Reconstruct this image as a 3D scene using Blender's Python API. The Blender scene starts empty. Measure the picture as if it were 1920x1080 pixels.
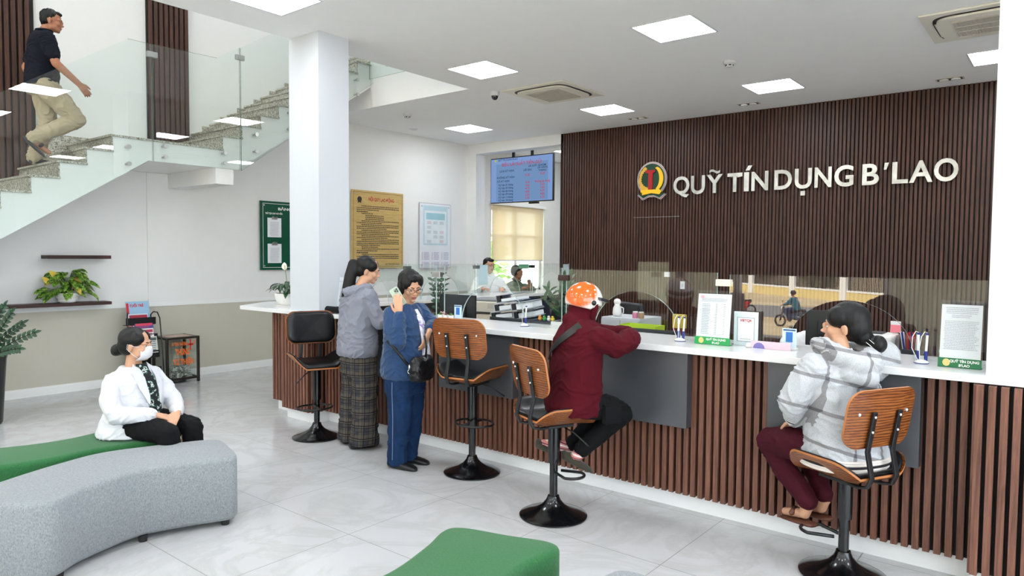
import bpy, bmesh, math, random
from math import pi, sin, cos, radians as R
from mathutils import Vector, Matrix, noise
random.seed(7)
V = Vector
scene = bpy.context.scene
COL = scene.collection

# ------------------------------------------------------------------ camera
YAW, PITCH, ROLL, FPX, CAM_Z = R(38.75688475), R(-2.62029596), R(0.47329262), 1323.062, 1.64
fw = V((-sin(YAW) * cos(PITCH), cos(YAW) * cos(PITCH), sin(PITCH)))
rt = V((cos(YAW), sin(YAW), 0))
up = rt.cross(fw)
r2 = rt * cos(ROLL) + up * sin(ROLL)
u2 = up * cos(ROLL) - rt * sin(ROLL)
cam_d = bpy.data.cameras.new('camera')
cam_d.sensor_width = 36
cam_d.lens = FPX / 1920 * 36
cam_d.clip_start = 0.05
cam_d.clip_end = 300
cam = bpy.data.objects.new('camera', cam_d)
COL.objects.link(cam)
m3 = Matrix((r2, u2, -fw)).transposed()
cam.matrix_world = Matrix.Translation((0, 0, CAM_Z)) @ m3.to_4x4()
scene.camera = cam

# ------------------------------------------------------------------ world, sun, exposure
world = bpy.data.worlds.new('sky')
scene.world = world
world.use_nodes = True
wn = world.node_tree
bg = wn.nodes['Background']
bg.inputs[0].default_value = (0.80, 0.90, 1.0, 1)
bg.inputs[1].default_value = 5.2
sun_d = bpy.data.lights.new('sun', 'SUN')
sun_d.energy = 22
sun_d.angle = R(1.0)
sun_d.color = (1.0, 0.93, 0.82)
sun = bpy.data.objects.new('sun', sun_d)
COL.objects.link(sun)
sun.location = (0, 0, 30)
sun.rotation_euler = V((0.22, -0.75, -0.95)).to_track_quat('-Z', 'Y').to_euler()
scene.view_settings.view_transform = 'Standard'
scene.view_settings.look = 'None'
scene.view_settings.gamma = 1
scene.view_settings.use_curve_mapping = False
scene.view_settings.exposure = 0.34
LAMP = 20
scene.cycles.max_bounces = 8
scene.cycles.diffuse_bounces = 4
scene.cycles.glossy_bounces = 3
scene.cycles.transmission_bounces = 4
scene.cycles.transparent_max_bounces = 16
scene.cycles.sample_clamp_indirect = 6
scene.cycles.use_denoising = True
scene.cycles.caustics_reflective = False
scene.cycles.caustics_refractive = False

# ------------------------------------------------------------------ materials
MATS = {}


def srgb(r, g, b):
    f = lambda c: (c / 255 / 12.92) if c / 255 <= 0.04045 else ((c / 255 + 0.055) / 1.055) ** 2.4
    return (f(r), f(g), f(b), 1)


class NT:
    def __init__(s, name):
        s.m = bpy.data.materials.new(name)
        s.m.use_nodes = True
        s.t = s.m.node_tree
        s.t.nodes.clear()
        s.out = s.t.nodes.new('ShaderNodeOutputMaterial')

    def n(s, typ, **kw):
        nd = s.t.nodes.new('ShaderNode' + typ)
        for k, v in kw.items():
            setattr(nd, k, v)
        return nd

    def l(s, a, b):
        s.t.links.new(a, b)

    def set(s, sock, v):
        if hasattr(v, 'type') and hasattr(v, 'links'):
            s.l(v, sock)
        else:
            sock.default_value = v

    def math(s, op, a, b=None, c=None):
        nd = s.n('Math', operation=op)
        s.set(nd.inputs[0], a)
        if b is not None:
            s.set(nd.inputs[1], b)
        if c is not None:
            s.set(nd.inputs[2], c)
        return nd.outputs[0]

    def mix(s, f, a, b, mode='MIX'):
        nd = s.n('Mix', data_type='RGBA', blend_type=mode)
        s.set(nd.inputs[0], f)
        s.set(nd.inputs[6], a)
        s.set(nd.inputs[7], b)
        return nd.outputs[2]

    def coord(s, kind='Object', scale=(1, 1, 1), rot=(0, 0, 0)):
        tc = s.n('TexCoord')
        mp = s.n('Mapping')
        mp.inputs['Scale'].default_value = scale
        mp.inputs['Rotation'].default_value = rot
        s.l(tc.outputs[kind], mp.inputs[0])
        return mp.outputs[0]

    def noise(s, vec, scale=5, detail=2, rough=.5, dist=0):
        nd = s.n('TexNoise')
        s.l(vec, nd.inputs['Vector'])
        nd.inputs['Scale'].default_value = scale
        nd.inputs['Detail'].default_value = detail
        nd.inputs['Roughness'].default_value = rough
        nd.inputs['Distortion'].default_value = dist
        return nd.outputs['Fac']

    def ramp(s, f, stops):
        nd = s.n('ValToRGB')
        e = nd.color_ramp.elements
        while len(e) < len(stops):
            e.new(.5)
        for i, (p, c) in enumerate(stops):
            e[i].position = p
            e[i].color = c
        s.l(f, nd.inputs[0])
        return nd.outputs[0]

    def bump(s, h, strength=.3, dist=.01):
        nd = s.n('Bump')
        nd.inputs['Strength'].default_value = strength
        nd.inputs['Distance'].default_value = dist
        s.l(h, nd.inputs['Height'])
        return nd.outputs[0]

    def bsdf(s, color, rough=.5, metal=0, normal=None, spec=.5, coat=0, sheen=0, emis=None, es=0, trans=0, sss=0):
        b = s.n('BsdfPrincipled')
        s.set(b.inputs['Base Color'], color)
        s.set(b.inputs['Roughness'], rough)
        b.inputs['Metallic'].default_value = metal
        b.inputs['Specular IOR Level'].default_value = spec
        b.inputs['Coat Weight'].default_value = coat
        b.inputs['Coat Roughness'].default_value = .08
        b.inputs['Sheen Weight'].default_value = sheen
        b.inputs['Transmission Weight'].default_value = trans
        if sss:
            b.inputs['Subsurface Weight'].default_value = sss
            b.inputs['Subsurface Radius'].default_value = (.01, .004, .002)
        if normal is not None:
            s.l(normal, b.inputs['Normal'])
        if emis is not None:
            s.set(b.inputs['Emission Color'], emis)
            b.inputs['Emission Strength'].default_value = es
        s.l(b.outputs[0], s.out.inputs[0])
        return b


def plain(name, color, rough=.5, metal=0, spec=.5, coat=0, var=.04, bump=0, bscale=200, sheen=0):
    """simple procedural surface: base colour with slight mottling"""
    if name in MATS:
        return MATS[name]
    t = NT(name)
    co = t.coord()
    nz = t.noise(co, 6, 3)
    c2 = tuple(min(1, c * (1 + var * 2)) for c in color[:3]) + (1,)
    c1 = tuple(c * (1 - var * 2) for c in color[:3]) + (1,)
    col = t.mix(nz, c1, c2)
    nrm = None
    if bump:
        nrm = t.bump(t.noise(co, bscale, 2), bump, .002)
    t.bsdf(col, rough, metal, nrm, spec, coat, sheen)
    MATS[name] = t.m
    return t.m


def fabric(name, color, scale=350, bump=.35, var=.10, rough=.9, sheen=.2, fold=None):
    if name in MATS:
        return MATS[name]
    t = NT(name)
    co = t.coord()
    fine = t.noise(co, scale, 2, .6)
    big = t.noise(co, 7, 3, .6)
    c1 = tuple(c * (1 - var) for c in color[:3]) + (1,)
    c2 = tuple(min(1, c * (1 + var)) for c in color[:3]) + (1,)
    col = t.mix(t.math('ADD', t.math('MULTIPLY', fine, .7), t.math('MULTIPLY', big, .3)), c1, c2)
    h = t.math('ADD', t.math('MULTIPLY', fine, .3), t.math('MULTIPLY', big, 1.0))
    t.bsdf(col, rough, 0, t.bump(h, bump, .004), .25, 0, sheen)
    MATS[name] = t.m
    return t.m


def wood(name, dark, light, axis='Z', scale=14, stretch=.07, rough=.45, coat=0, warp=1.6):
    if name in MATS:
        return MATS[name]
    t = NT(name)
    sc = {'X': (stretch, 1, 1), 'Y': (1, stretch, 1), 'Z': (1, 1, stretch)}[axis]
    co = t.coord('Object', sc)
    n1 = t.noise(co, scale, 5, .65, warp)
    n2 = t.noise(co, scale * 9, 3, .6)
    f = t.math('ADD', t.math('MULTIPLY', n1, .75), t.math('MULTIPLY', n2, .25))
    col = t.ramp(f, [(.36, dark), (.64, light)])
    t.bsdf(col, rough, 0, t.bump(f, .12, .002), .4, coat)
    MATS[name] = t.m
    return t.m


def glass_mat(name, tint=(.93, .975, .955, 1), ior=1.55, rough=0.0):
    """clear sheet: transmits, reflects by Fresnel"""
    if name in MATS:
        return MATS[name]
    t = NT(name)
    tr = t.n('BsdfTransparent')
    tr.inputs[0].default_value = tint
    gl = t.n('BsdfGlossy')
    gl.inputs['Roughness'].default_value = rough
    gl.inputs[0].default_value = (1, 1, 1, 1)
    fr = t.n('Fresnel')
    fr.inputs[0].default_value = ior
    mx = t.n('MixShader')
    ge = t.n('NewGeometry')
    k = t.math('MULTIPLY', t.math('MULTIPLY', fr.outputs[0], 1.7), t.math('SUBTRACT', 1.0, ge.outputs['Backfacing']))
    t.l(t.math('MINIMUM', k, 1.0), mx.inputs[0])
    t.l(tr.outputs[0], mx.inputs[1])
    t.l(gl.outputs[0], mx.inputs[2])
    t.l(mx.outputs[0], t.out.inputs[0])
    MATS[name] = t.m
    return t.m


def emit(name, color, strength):
    if name in MATS:
        return MATS[name]
    t = NT(name)
    e = t.n('Emission')
    e.inputs[0].default_value = color
    e.inputs[1].default_value = strength
    t.l(e.outputs[0], t.out.inputs[0])
    MATS[name] = t.m
    return t.m


# ------------------------------------------------------------------ mesh helpers
def link(name, me, mat=None, parent=None, smooth=False, loc=None):
    o = bpy.data.objects.new(name, me)
    COL.objects.link(o)
    if mat is not None:
        for m_ in (mat if isinstance(mat, (list, tuple)) else [mat]):
            me.materials.append(m_)
    if parent is not None:
        o.parent = parent
    if smooth:
        for p in me.polygons:
            p.use_smooth = True
    if loc is not None:
        o.location = loc
    return o


def obj(name, bm, mat=None, parent=None, smooth=False, loc=None, bevel=0, seg=2, auto=None):
    bm.normal_update()
    me = bpy.data.meshes.new(name)
    bm.to_mesh(me)
    bm.free()
    o = link(name, me, mat, parent, smooth, loc)
    if bevel:
        md = o.modifiers.new('bevel', 'BEVEL')
        md.width = bevel
        md.segments = seg
        md.limit_method = 'ANGLE'
        md.angle_limit = R(40)
        for p in me.polygons:
            p.use_smooth = True
        md2 = o.modifiers.new('wn', 'WEIGHTED_NORMAL')
        md2.keep_sharp = True
    if auto:
        me.set_sharp_from_angle(angle=R(auto))
    return o


def thing(name, label, cat, loc=(0, 0, 0), rotz=0, group=None):
    o = bpy.data.objects.new(name, None)
    o.empty_display_size = .1
    COL.objects.link(o)
    o.location = loc
    o.rotation_euler = (0, 0, rotz)
    o['label'] = label
    o['category'] = cat
    if group:
        o['group'] = group
    return o


def tag(o, label, cat, group=None, kind=None):
    o['label'] = label
    o['category'] = cat
    if group:
        o['group'] = group
    if kind:
        o['kind'] = kind
    return o


def struct(o, label=None):
    o['kind'] = 'structure'
    if label:
        o['label'] = label
    return o


def dup(root, loc=None, rotz=None, label=None, group=None):
    r = root.copy()
    COL.objects.link(r)
    if loc is not None:
        r.location = loc
    if rotz is not None:
        r.rotation_euler = (0, 0, rotz)
    if label:
        r['label'] = label
    if group:
        r['group'] = group
    for ch in [c for c in bpy.data.objects if c.parent == root]:
        c = ch.copy()
        COL.objects.link(c)
        c.parent = r
        for g in [x for x in bpy.data.objects if x.parent == ch]:
            d = g.copy()
            COL.objects.link(d)
            d.parent = c
    return r


def BM():
    return bmesh.new()


def box(bm, x0, x1, y0, y1, z0, z1, mi=0, M=None):
    vs = [bm.verts.new(V((x, y, z)) if M is None else M @ V((x, y, z))) for x in (x0, x1) for y in (y0, y1) for z in (z0, z1)]
    for idx in ((0, 1, 3, 2), (4, 6, 7, 5), (0, 4, 5, 1), (2, 3, 7, 6), (0, 2, 6, 4), (1, 5, 7, 3)):
        f = bm.faces.new([vs[i] for i in idx])
        f.material_index = mi
    return vs


def frame_of(d):
    d = V(d).normalized()
    a = V((0, 0, 1)) if abs(d.z) < .95 else V((1, 0, 0))
    x = a.cross(d).normalized()
    return x, d.cross(x).normalized(), d


def tube(bm, pts, r, n=10, cap=True, mi=0, closed=False):
    """tube along points, r scalar or list"""
    pts = [V(p) for p in pts]
    rs = r if isinstance(r, (list, tuple)) else [r] * len(pts)
    rings = []
    prevx = None
    N = len(pts)
    for i, p in enumerate(pts):
        if closed:
            d = pts[(i + 1) % N] - pts[i - 1]
        else:
            d = (pts[min(i + 1, N - 1)] - pts[max(i - 1, 0)])
        d.normalize()
        if prevx is None:
            x, y, _ = frame_of(d)
        else:
            x = (prevx - d * prevx.dot(d)).normalized()
            y = d.cross(x)
        prevx = x
        rings.append([bm.verts.new(p + (x * cos(2 * pi * k / n) + y * sin(2 * pi * k / n)) * rs[i]) for k in range(n)])
    for i in range(N if closed else N - 1):
        a, b = rings[i], rings[(i + 1) % N]
        for k in range(n):
            f = bm.faces.new((a[k], a[(k + 1) % n], b[(k + 1) % n], b[k]))
            f.material_index = mi
    if cap and not closed:
        bm.faces.new(list(reversed(rings[0]))).material_index = mi
        bm.faces.new(rings[-1]).material_index = mi
    return rings


def lathe(bm, prof, n=32, c=(0, 0, 0), mi=0, axis=None):
    """prof: list of (r, z)"""
    c = V(c)
    rings = []
    for r, z in prof:
        if r < 1e-6:
            rings.append([bm.verts.new(c + V((0, 0, z)))])
        else:
            rings.append([bm.verts.new(c + V((r * cos(2 * pi * k / n), r * sin(2 * pi * k / n), z))) for k in range(n)])
    for a, b in zip(rings, rings[1:]):
        for k in range(n):
            if len(a) == 1 and len(b) == 1:
                continue
            if len(a) == 1:
                f = bm.faces.new((a[0], b[(k + 1) % n], b[k]))
            elif len(b) == 1:
                f = bm.faces.new((a[k], a[(k + 1) % n], b[0]))
            else:
                f = bm.faces.new((a[k], a[(k + 1) % n], b[(k + 1) % n], b[k]))
            f.material_index = mi
    bmesh.ops.recalc_face_normals(bm, faces=bm.faces[:])


def prism(bm, poly, z0, z1, mi=0, M=None):
    """poly 2D list (x,y) extruded z0..z1"""
    f_ = (lambda p: V(p)) if M is None else (lambda p: M @ V(p))
    a = [bm.verts.new(f_((x, y, z0))) for x, y in poly]
    b = [bm.verts.new(f_((x, y, z1))) for x, y in poly]
    n = len(poly)
    fs = [bm.faces.new(list(reversed(a))), bm.faces.new(b)]
    for i in range(n):
        fs.append(bm.faces.new((a[i], a[(i + 1) % n], b[(i + 1) % n], b[i])))
    for f in fs:
        f.material_index = mi
    bmesh.ops.recalc_face_normals(bm, faces=fs)
    return a, b


def ellipsoid(bm, c, rx, ry, rz, rot=None, u=16, v=10, mi=0):
    M = Matrix.Translation(V(c)) @ (rot.to_4x4() if rot is not None else Matrix.Identity(4)) @ Matrix.Diagonal((rx, ry, rz, 1))
    r = bmesh.ops.create_uvsphere(bm, u_segments=u, v_segments=v, radius=1, matrix=M)
    for vv in r['verts']:
        for f in vv.link_faces:
            f.material_index = mi


def rcone(bm, p0, r0, p1, r1, n=14):
    """round cone (capsule with two radii) as overlapping closed pieces"""
    p0, p1 = V(p0), V(p1)
    ellipsoid(bm, p0, r0, r0, r0, u=n, v=8)
    ellipsoid(bm, p1, r1, r1, r1, u=n, v=8)
    if (p1 - p0).length > 1e-4:
        tube(bm, [p0, p1], [r0, r1], n)


def chain(bm, pts, rs, n=14):
    for i in range(len(pts) - 1):
        rcone(bm, pts[i], rs[i], pts[i + 1], rs[i + 1], n)


def loft(bm, secs, n=28, power=2.0):
    """secs: (center, xdir, ydir, a, b) closed elliptical rings, capped"""
    rings = []
    for c, xd, yd, a, b in secs:
        c, xd, yd = V(c), V(xd).normalized(), V(yd).normalized()
        ring = []
        for k in range(n):
            t = 2 * pi * k / n
            ct, st = cos(t), sin(t)
            e = 2 / power
            ring.append(bm.verts.new(c + xd * a * math.copysign(abs(ct) ** e, ct) + yd * b * math.copysign(abs(st) ** e, st)))
        rings.append(ring)
    fs = []
    for a_, b_ in zip(rings, rings[1:]):
        for k in range(n):
            fs.append(bm.faces.new((a_[k], a_[(k + 1) % n], b_[(k + 1) % n], b_[k])))
    fs.append(bm.faces.new(list(reversed(rings[0]))))
    fs.append(bm.faces.new(rings[-1]))
    bmesh.ops.recalc_face_normals(bm, faces=fs)


def remesh(name, bm, mat, parent=None, voxel=.006, smooth=4, disp=None, cut=None, sfac=.5):
    """union everything in bm to one continuous skin"""
    me = bpy.data.meshes.new(name + '_src')
    bm.to_mesh(me)
    bm.free()
    o = bpy.data.objects.new(name + '_src', me)
    COL.objects.link(o)
    md = o.modifiers.new('r', 'REMESH')
    md.mode = 'VOXEL'
    md.voxel_size = voxel
    md.use_smooth_shade = True
    if smooth:
        s = o.modifiers.new('s', 'SMOOTH')
        s.factor = sfac
        s.iterations = smooth
    bpy.context.view_layer.update()
    dg = bpy.context.evaluated_depsgraph_get()
    me2 = bpy.data.meshes.new_from_object(o.evaluated_get(dg))
    bpy.data.objects.remove(o)
    bpy.data.meshes.remove(me)
    me2.name = name
    if disp:
        nr = [v.normal.copy() for v in me2.vertices]
        for v, n_ in zip(me2.vertices, nr):
            v.co += n_ * disp(v.co, n_)
    if cut:
        b2 = BM()
        b2.from_mesh(me2)
        for co_, no_ in cut:
            bmesh.ops.bisect_plane(b2, geom=b2.verts[:] + b2.edges[:] + b2.faces[:], plane_co=co_, plane_no=no_, clear_outer=True)
        b2.to_mesh(me2)
        b2.free()
    me2.materials.clear()
    for p in me2.polygons:
        p.use_smooth = True
    return link(name, me2, mat, parent)


_fontc = {}


def text_bm(bm, s, size, M, align='LEFT', off=0.0, ext=0.0, mi=0, box_=None):
    """append filled text; M maps text plane (x right, y up) to the world"""
    key = (s, size, align, off, ext)
    if key not in _fontc:
        c = bpy.data.curves.new('txt', 'FONT')
        c.body = s
        c.size = size
        c.align_x = align
        c.offset = off
        c.extrude = ext
        c.resolution_u = 4
        o = bpy.data.objects.new('txt', c)
        COL.objects.link(o)
        bpy.context.view_layer.update()
        dg = bpy.context.evaluated_depsgraph_get()
        me = bpy.data.meshes.new_from_object(o.evaluated_get(dg))
        bpy.data.objects.remove(o)
        bpy.data.curves.remove(c)
        _fontc[key] = me
    me = _fontc[key]
    co = [v.co.copy() for v in me.vertices]
    if not co:
        return
    if box_:
        x0 = min(v.x for v in co); x1 = max(v.x for v in co)
        y0 = min(v.y for v in co); y1 = max(v.y for v in co)
        bx0, bx1, by0, by1 = box_
        for v in co:
            v.x = bx0 + (v.x - x0) / (x1 - x0) * (bx1 - bx0)
            v.y = by0 + (v.y - y0) / (y1 - y0) * (by1 - by0)
    vs = [bm.verts.new(M @ v) for v in co]
    for p in me.polygons:
        try:
            f = bm.faces.new([vs[i] for i in p.vertices])
            f.material_index = mi
        except ValueError:
            pass


def plane_M(origin, xdir, ydir):
    x = V(xdir).normalized()
    y = V(ydir).normalized()
    z = x.cross(y)
    m = Matrix((x, y, z)).transposed().to_4x4()
    return Matrix.Translation(V(origin)) @ m


def quad(bm, M, x0, x1, y0, y1, z=0, mi=0):
    vs = [bm.verts.new(M @ V(p)) for p in ((x0, y0, z), (x1, y0, z), (x1, y1, z), (x0, y1, z))]
    f = bm.faces.new(vs)
    f.material_index = mi


def lines(bm, M, x0, x1, y0, y1, pitch, h, mi=0, z=.0015, rnd=None, ragged=.15):
    """rows of small print"""
    rnd = rnd or random
    y = y1
    while y - h > y0:
        xa = x0 + (rnd.random() * .04 * (x1 - x0))
        xb = x1 - (rnd.random() ** 2) * ragged * (x1 - x0)
        x = xa
        while x < xb:
            w = (.012 + rnd.random() * .03) * (x1 - x0) * 2
            quad(bm, M, x, min(xb, x + w), y - h, y, z, mi)
            x += w + .012 * (x1 - x0)
        y -= pitch
# ------------------------------------------------------------------ structure materials
C_WALL = srgb(234, 233, 230)
m_wall = plain('wall paint', C_WALL, .75, var=.01, spec=.25)
m_col = plain('column paint', srgb(200, 203, 208), .6, var=.008, spec=.3)
m_ceil = plain('ceiling paint', srgb(244, 244, 243), .8, var=.01, spec=.2)
m_dado = plain('dado paint', srgb(196, 191, 176), .6, var=.015, spec=.3)
m_trimw = plain('trim paint', srgb(238, 238, 235), .45, var=.01)
m_kick = plain('white kick', srgb(240, 240, 240), .35, var=.01)
m_slatw = wood('dark slat wood', srgb(52, 32, 25), srgb(90, 58, 46), 'Z', 22, .05, .5)
m_slatc = wood('counter slat wood', srgb(84, 53, 42), srgb(136, 92, 75), 'Z', 22, .05, .45)
m_black = plain('slat backing', srgb(26, 19, 17), .8, var=.05)
m_glass = glass_mat('clear glass', (.965, .985, .975, 1), 1.55)
m_glass2 = glass_mat('stair glass', (.955, .985, .977, 1), 1.55)
m_edge = plain('glass edge green', srgb(84, 118, 104), .15, var=.02)
m_steel = plain('brushed steel', srgb(190, 190, 188), .3, metal=1, var=.03)
m_metalblk = plain('black metal', srgb(22, 22, 24), .38, var=.03, spec=.5)

# floor tiles 0.8 m, polished, thin joints
t = NT('floor tile')
tc = t.n('TexCoord')
sp = t.n('SeparateXYZ')
t.l(tc.outputs['Object'], sp.inputs[0])


def joint(c, off):
    a = t.math('ADD', c, -off)
    b = t.math('DIVIDE', a, .8)
    fr = t.math('FRACT', b)
    p = t.math('ABSOLUTE', t.math('SUBTRACT', fr, .5))
    return t.math('GREATER_THAN', p, .5 - .0022 / .8)


jx, jy = joint(sp.outputs[0], -4.084), joint(sp.outputs[1], 2.58)
jj = t.math('MAXIMUM', jx, jy)
co = t.coord('Object')
v1 = t.noise(co, 1.3, 6, .6, 1.8)
v2 = t.noise(co, 3.5, 5, .6, .8)
vein = t.math('MULTIPLY', t.math('ABSOLUTE', t.math('SUBTRACT', v1, .5)), 6)
vc = t.ramp(vein, [(0.0, srgb(184, 183, 182)), (.5, srgb(195, 195, 196))])
base = t.mix(t.math('MULTIPLY', v2, .4), vc, srgb(203, 203, 204))
col = t.mix(jj, base, srgb(120, 117, 112))
t.bsdf(col, t.math('ADD', .07, t.math('MULTIPLY', jj, .4)), 0, None, .5)
m_floor = t.m

# granite
t = NT('speckled granite')
co = t.coord('Object')
a = t.noise(co, 90, 2, .7)
b = t.noise(co, 40, 3, .6)
f = t.math('ADD', t.math('MULTIPLY', a, .6), t.math('MULTIPLY', b, .4))
g = t.ramp(f, [(.38, srgb(70, 66, 60)), (.46, srgb(140, 134, 120)), (.52, srgb(186, 180, 164)), (.62, srgb(222, 216, 204))])
t.bsdf(g, .35, 0, None, .5)
m_granite = t.m

ZC = 3.742
bm = BM(); box(bm, -9.2, 4.2, -4.6, 13.6, -.12, 0)
struct(obj('floor', bm, m_floor), 'polished light grey tiled floor')
bm = BM()
box(bm, -6.1, 4.2, -4.6, 13.6, ZC, ZC + .74)
struct(obj('ceiling', bm, m_ceil), 'flat white ceiling over the hall'); bm = BM()
box(bm, -9.2, -6.1, 6.7, 13.6, ZC, ZC + .74)
struct(obj('ceiling', bm, m_ceil), 'flat white ceiling behind the stairwell opening')
bm = BM(); box(bm, -9.4, -6.1, -4.6, 6.9, 7.3, 7.5); box(bm, -6.1, -5.9, -4.6, 9.2, 4.48, 7.5); box(bm, -9.2, -6.0, 9.0, 9.2, 4.48, 7.5)
box(bm, -9.4, -5.9, 6.9, 9.2, 7.3, 7.5)
struct(obj('ceiling_upper', bm, m_ceil), 'upper floor ceiling above the stairwell')

# left wall with window hole
bm = BM()
box(bm, -9.45, -9.2, -4.6, 10.78, -.1, 7.4)
box(bm, -9.45, -9.2, 12.56, 13.7, -.1, 7.4)
box(bm, -9.45, -9.2, 10.78, 12.56, -.1, .88)
box(bm, -9.45, -9.2, 10.78, 12.56, 2.62, 7.4)
box(bm, -9.2, -9.185, 4.08, 4.545, 0, 2.65)
struct(obj('wall_left', bm, m_wall), 'white wall behind the stairs')
bm = BM(); box(bm, -9.19, -9.188, -4.5, 4.08, .1, .957); box(bm, -9.186, -9.18, 4.08, 4.545, .1, .957); box(bm, -9.19, -9.188, 4.545, 10.07, .1, .957)
struct(obj('trim_1', bm, m_dado), 'beige painted lower part of the left wall')
bm = BM()
for y0, y1, x in ((-4.5, 4.08, -9.18), (4.08, 4.545, -9.168), (4.545, 10.07, -9.18)):
    box(bm, -9.2, x, y0, y1, .957, .977)
    box(bm, -9.2, x - .006, y0, y1, .977, 1.008)
struct(obj('trim_2', bm, m_trimw), 'white chair rail')
bm = BM()
box(bm, -9.2, -9.17, -4.5, 10.07, 0, .085)
box(bm, -9.2, -9.178, -4.5, 10.07, .085, .1)
struct(obj('baseboard_left', bm, m_trimw), 'white baseboard')
# back wall, header, pier, side walls
bm = BM()
box(bm, -9.2, -7.0, 10.07, 10.32, 3.56, ZC)
box(bm, -9.2, -8.98, 10.07, 10.32, 0, 3.56)
struct(obj('wall_header', bm, m_wall), 'white header and pier over the opening to the back room')
bm = BM(); box(bm, -7.0, 4.2, 10.13, 10.32, 0, ZC)
struct(obj('wall_back', bm, m_wall), 'wall behind the slat cladding')
bm = BM(); box(bm, -9.2, 4.2, 13.4, 13.6, 0, ZC)
struct(obj('wall_far', bm, m_wall), 'far wall of the back room')
bm = BM(); box(bm, 4.0, 4.2, 3.8, 13.6, 0, ZC); box(bm, 4.0, 4.2, -4.6, 3.8, 0, .4); box(bm, 4.0, 4.2, -4.6, 3.8, 3.3, ZC); box(bm, 4.0, 4.2, -4.6, -4.3, .4, 3.3); box(bm, 4.0, 4.2, -.3, -.15, .4, 3.3)
struct(obj('wall_right', bm, m_wall), 'white right wall')

# slat cladding on the sign wall
def slats(bm, x0, x1, y, z0, z1, pitch=.05, w=.031, d=.026, axis='X', mi=0, sgn=-1):
    n = int((x1 - x0) / pitch)
    for i in range(n):
        a = x0 + i * pitch + (pitch - w) / 2
        if axis == 'X':
            lo, hi = sorted((y, y + sgn * d))
            box(bm, a, a + w, lo, hi, z0, z1, mi)
        else:
            lo, hi = sorted((y, y + sgn * d))
            box(bm, lo, hi, a, a + w, z0, z1, mi)


bm = BM()
box(bm, -7.02, 4.0, 10.10, 10.13, 0, ZC - .001, 1)
slats(bm, -7.0, 4.0, 10.10, 0, ZC - .003)
box(bm, -7.03, -7.0, 10.07, 10.3, 0, ZC - .003, 1)
struct(obj('wall_slats', bm, [m_slatw, m_black]), 'dark brown vertical slat cladding')
# stairwell slat panels
bm = BM()
box(bm, -9.2, -9.17, 4.10, 4.63, 2.9, 7.3, 1)
slats(bm, 4.105, 4.63, -9.17, 2.9, 7.3, .065, .042, .03, 'Y', 0, 1)
struct(obj('wall_slat_panel', bm, [m_slatw, m_black]), 'dark slat panel on the landing wall')
bm = BM()
box(bm, -9.2, -9.17, 1.6, 2.874, 2.2, 7.3, 1)
slats(bm, 1.6, 2.874, -9.17, 2.2, 7.3, .065, .042, .03, 'Y', 0, 1)
struct(obj('wall_slat_panel', bm, [m_slatw, m_black]), 'dark slat panel beside the lower flight')

# columns
bm = BM(); box(bm, -6.13, -5.655, 4.10, 4.455, 1.08, ZC)
box(bm, -6.05, -5.72, 4.3, 4.45, 0, 1.03)
struct(obj('wall_column_left', bm, m_col), 'square white column rising from the counter')
bm = BM(); box(bm, -.335, .2, 4.10, 4.5, 1.08, ZC)
box(bm, -.3, .15, 4.3, 4.45, 0, 1.03)
struct(obj('wall_column_right', bm, m_col), 'square white column at the right end of the counter')

# ------------------------------------------------------------------ staircase
NZ, RISE, GO = 2.884, .163, .252
st = thing('staircase', 'white staircase with speckled granite treads rising past a landing', 'staircase', (-8.6, 3.8, 0))


def stpart(name, bm, mat):
    for v in bm.verts:
        v.co -= V((-8.6, 3.8, 0))
    return obj(name, bm, mat, st)


XA, XB = -9.195, -8.0
pf = [(3.21 + 0 * GO, NZ - .02)]
poly = []
# flight 1 + landing + flight 2 as one white body
y = 3.21 - 17 * GO
z = NZ - 17 * RISE
poly.append((y, 0.0))
for j in range(17, 0, -1):
    yy = 3.21 - j * GO
    zz = NZ - j * RISE - .02
    poly.append((yy, zz))
    poly.append((yy + GO, zz))
poly.append((3.21, NZ - .02))
poly.append((4.44, NZ - .02))
for k in range(1, 11):
    yy = 4.44 + (k - 1) * GO
    zz = NZ + k * RISE - .02
    poly.append((yy, zz))
    if k < 10:
        poly.append((yy + GO, zz))
poly.append((6.72, NZ + 10 * RISE - .02))
poly.append((6.72, 4.05))
sl = RISE / GO
poly.append((4.62, 2.655))
poly.append((3.575, 2.65))
poly.append((3.575 - 2.65 / sl * 1.0, 0.0))
bm = BM()
Mx = Matrix(((0, 0, 1, 0), (1, 0, 0, 0), (0, 1, 0, 0), (0, 0, 0, 1)))  # (y,z,x)->(x,y,z)
prism(bm, poly, XA, XB, M=Mx)
stpart('stringer', bm, m_wall)
for j in range(17, -1, -1):
    bm = BM()
    yy, zz = 3.21 - j * GO, NZ - j * RISE
    if zz - RISE > .05:
        box(bm, XA, XB + .004, yy - .012, yy + .001, zz - RISE, zz - .022)
        stpart('riser', bm, m_granite)
        bm = BM()
    y2 = yy + GO if j > 0 else 4.44
    box(bm, XA, XB + .022, yy - .03, y2 + .001, zz - .022, zz)
    stpart('landing_slab' if j == 0 else 'tread', bm, m_granite)
for k in range(1, 11):
    yy, zz = 4.44 + (k - 1) * GO, NZ + k * RISE
    bm = BM(); box(bm, XA, XB + .004, yy - .012, yy + .001, zz - RISE, zz - .022); stpart('riser', bm, m_granite)
    bm = BM(); box(bm, XA, XB + .022, yy - .03, yy + (GO if k < 10 else .8) + .001, zz - .022, zz); stpart('tread' if k < 10 else 'top_landing', bm, m_granite)
bm = BM()
pl = []
for k in range(0, 9):
    yy, zz = 4.63 + max(0, (k - .25)) * GO, 3.332 + (k - 1) * RISE
    ya = 4.63 if k == 0 else 4.566 + k * GO
    pl += [(ya, zz), (4.566 + (k + 1) * GO, zz)]
pl += [(4.566 + 9 * GO, 4.3), (4.63, 2.9)]
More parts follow.
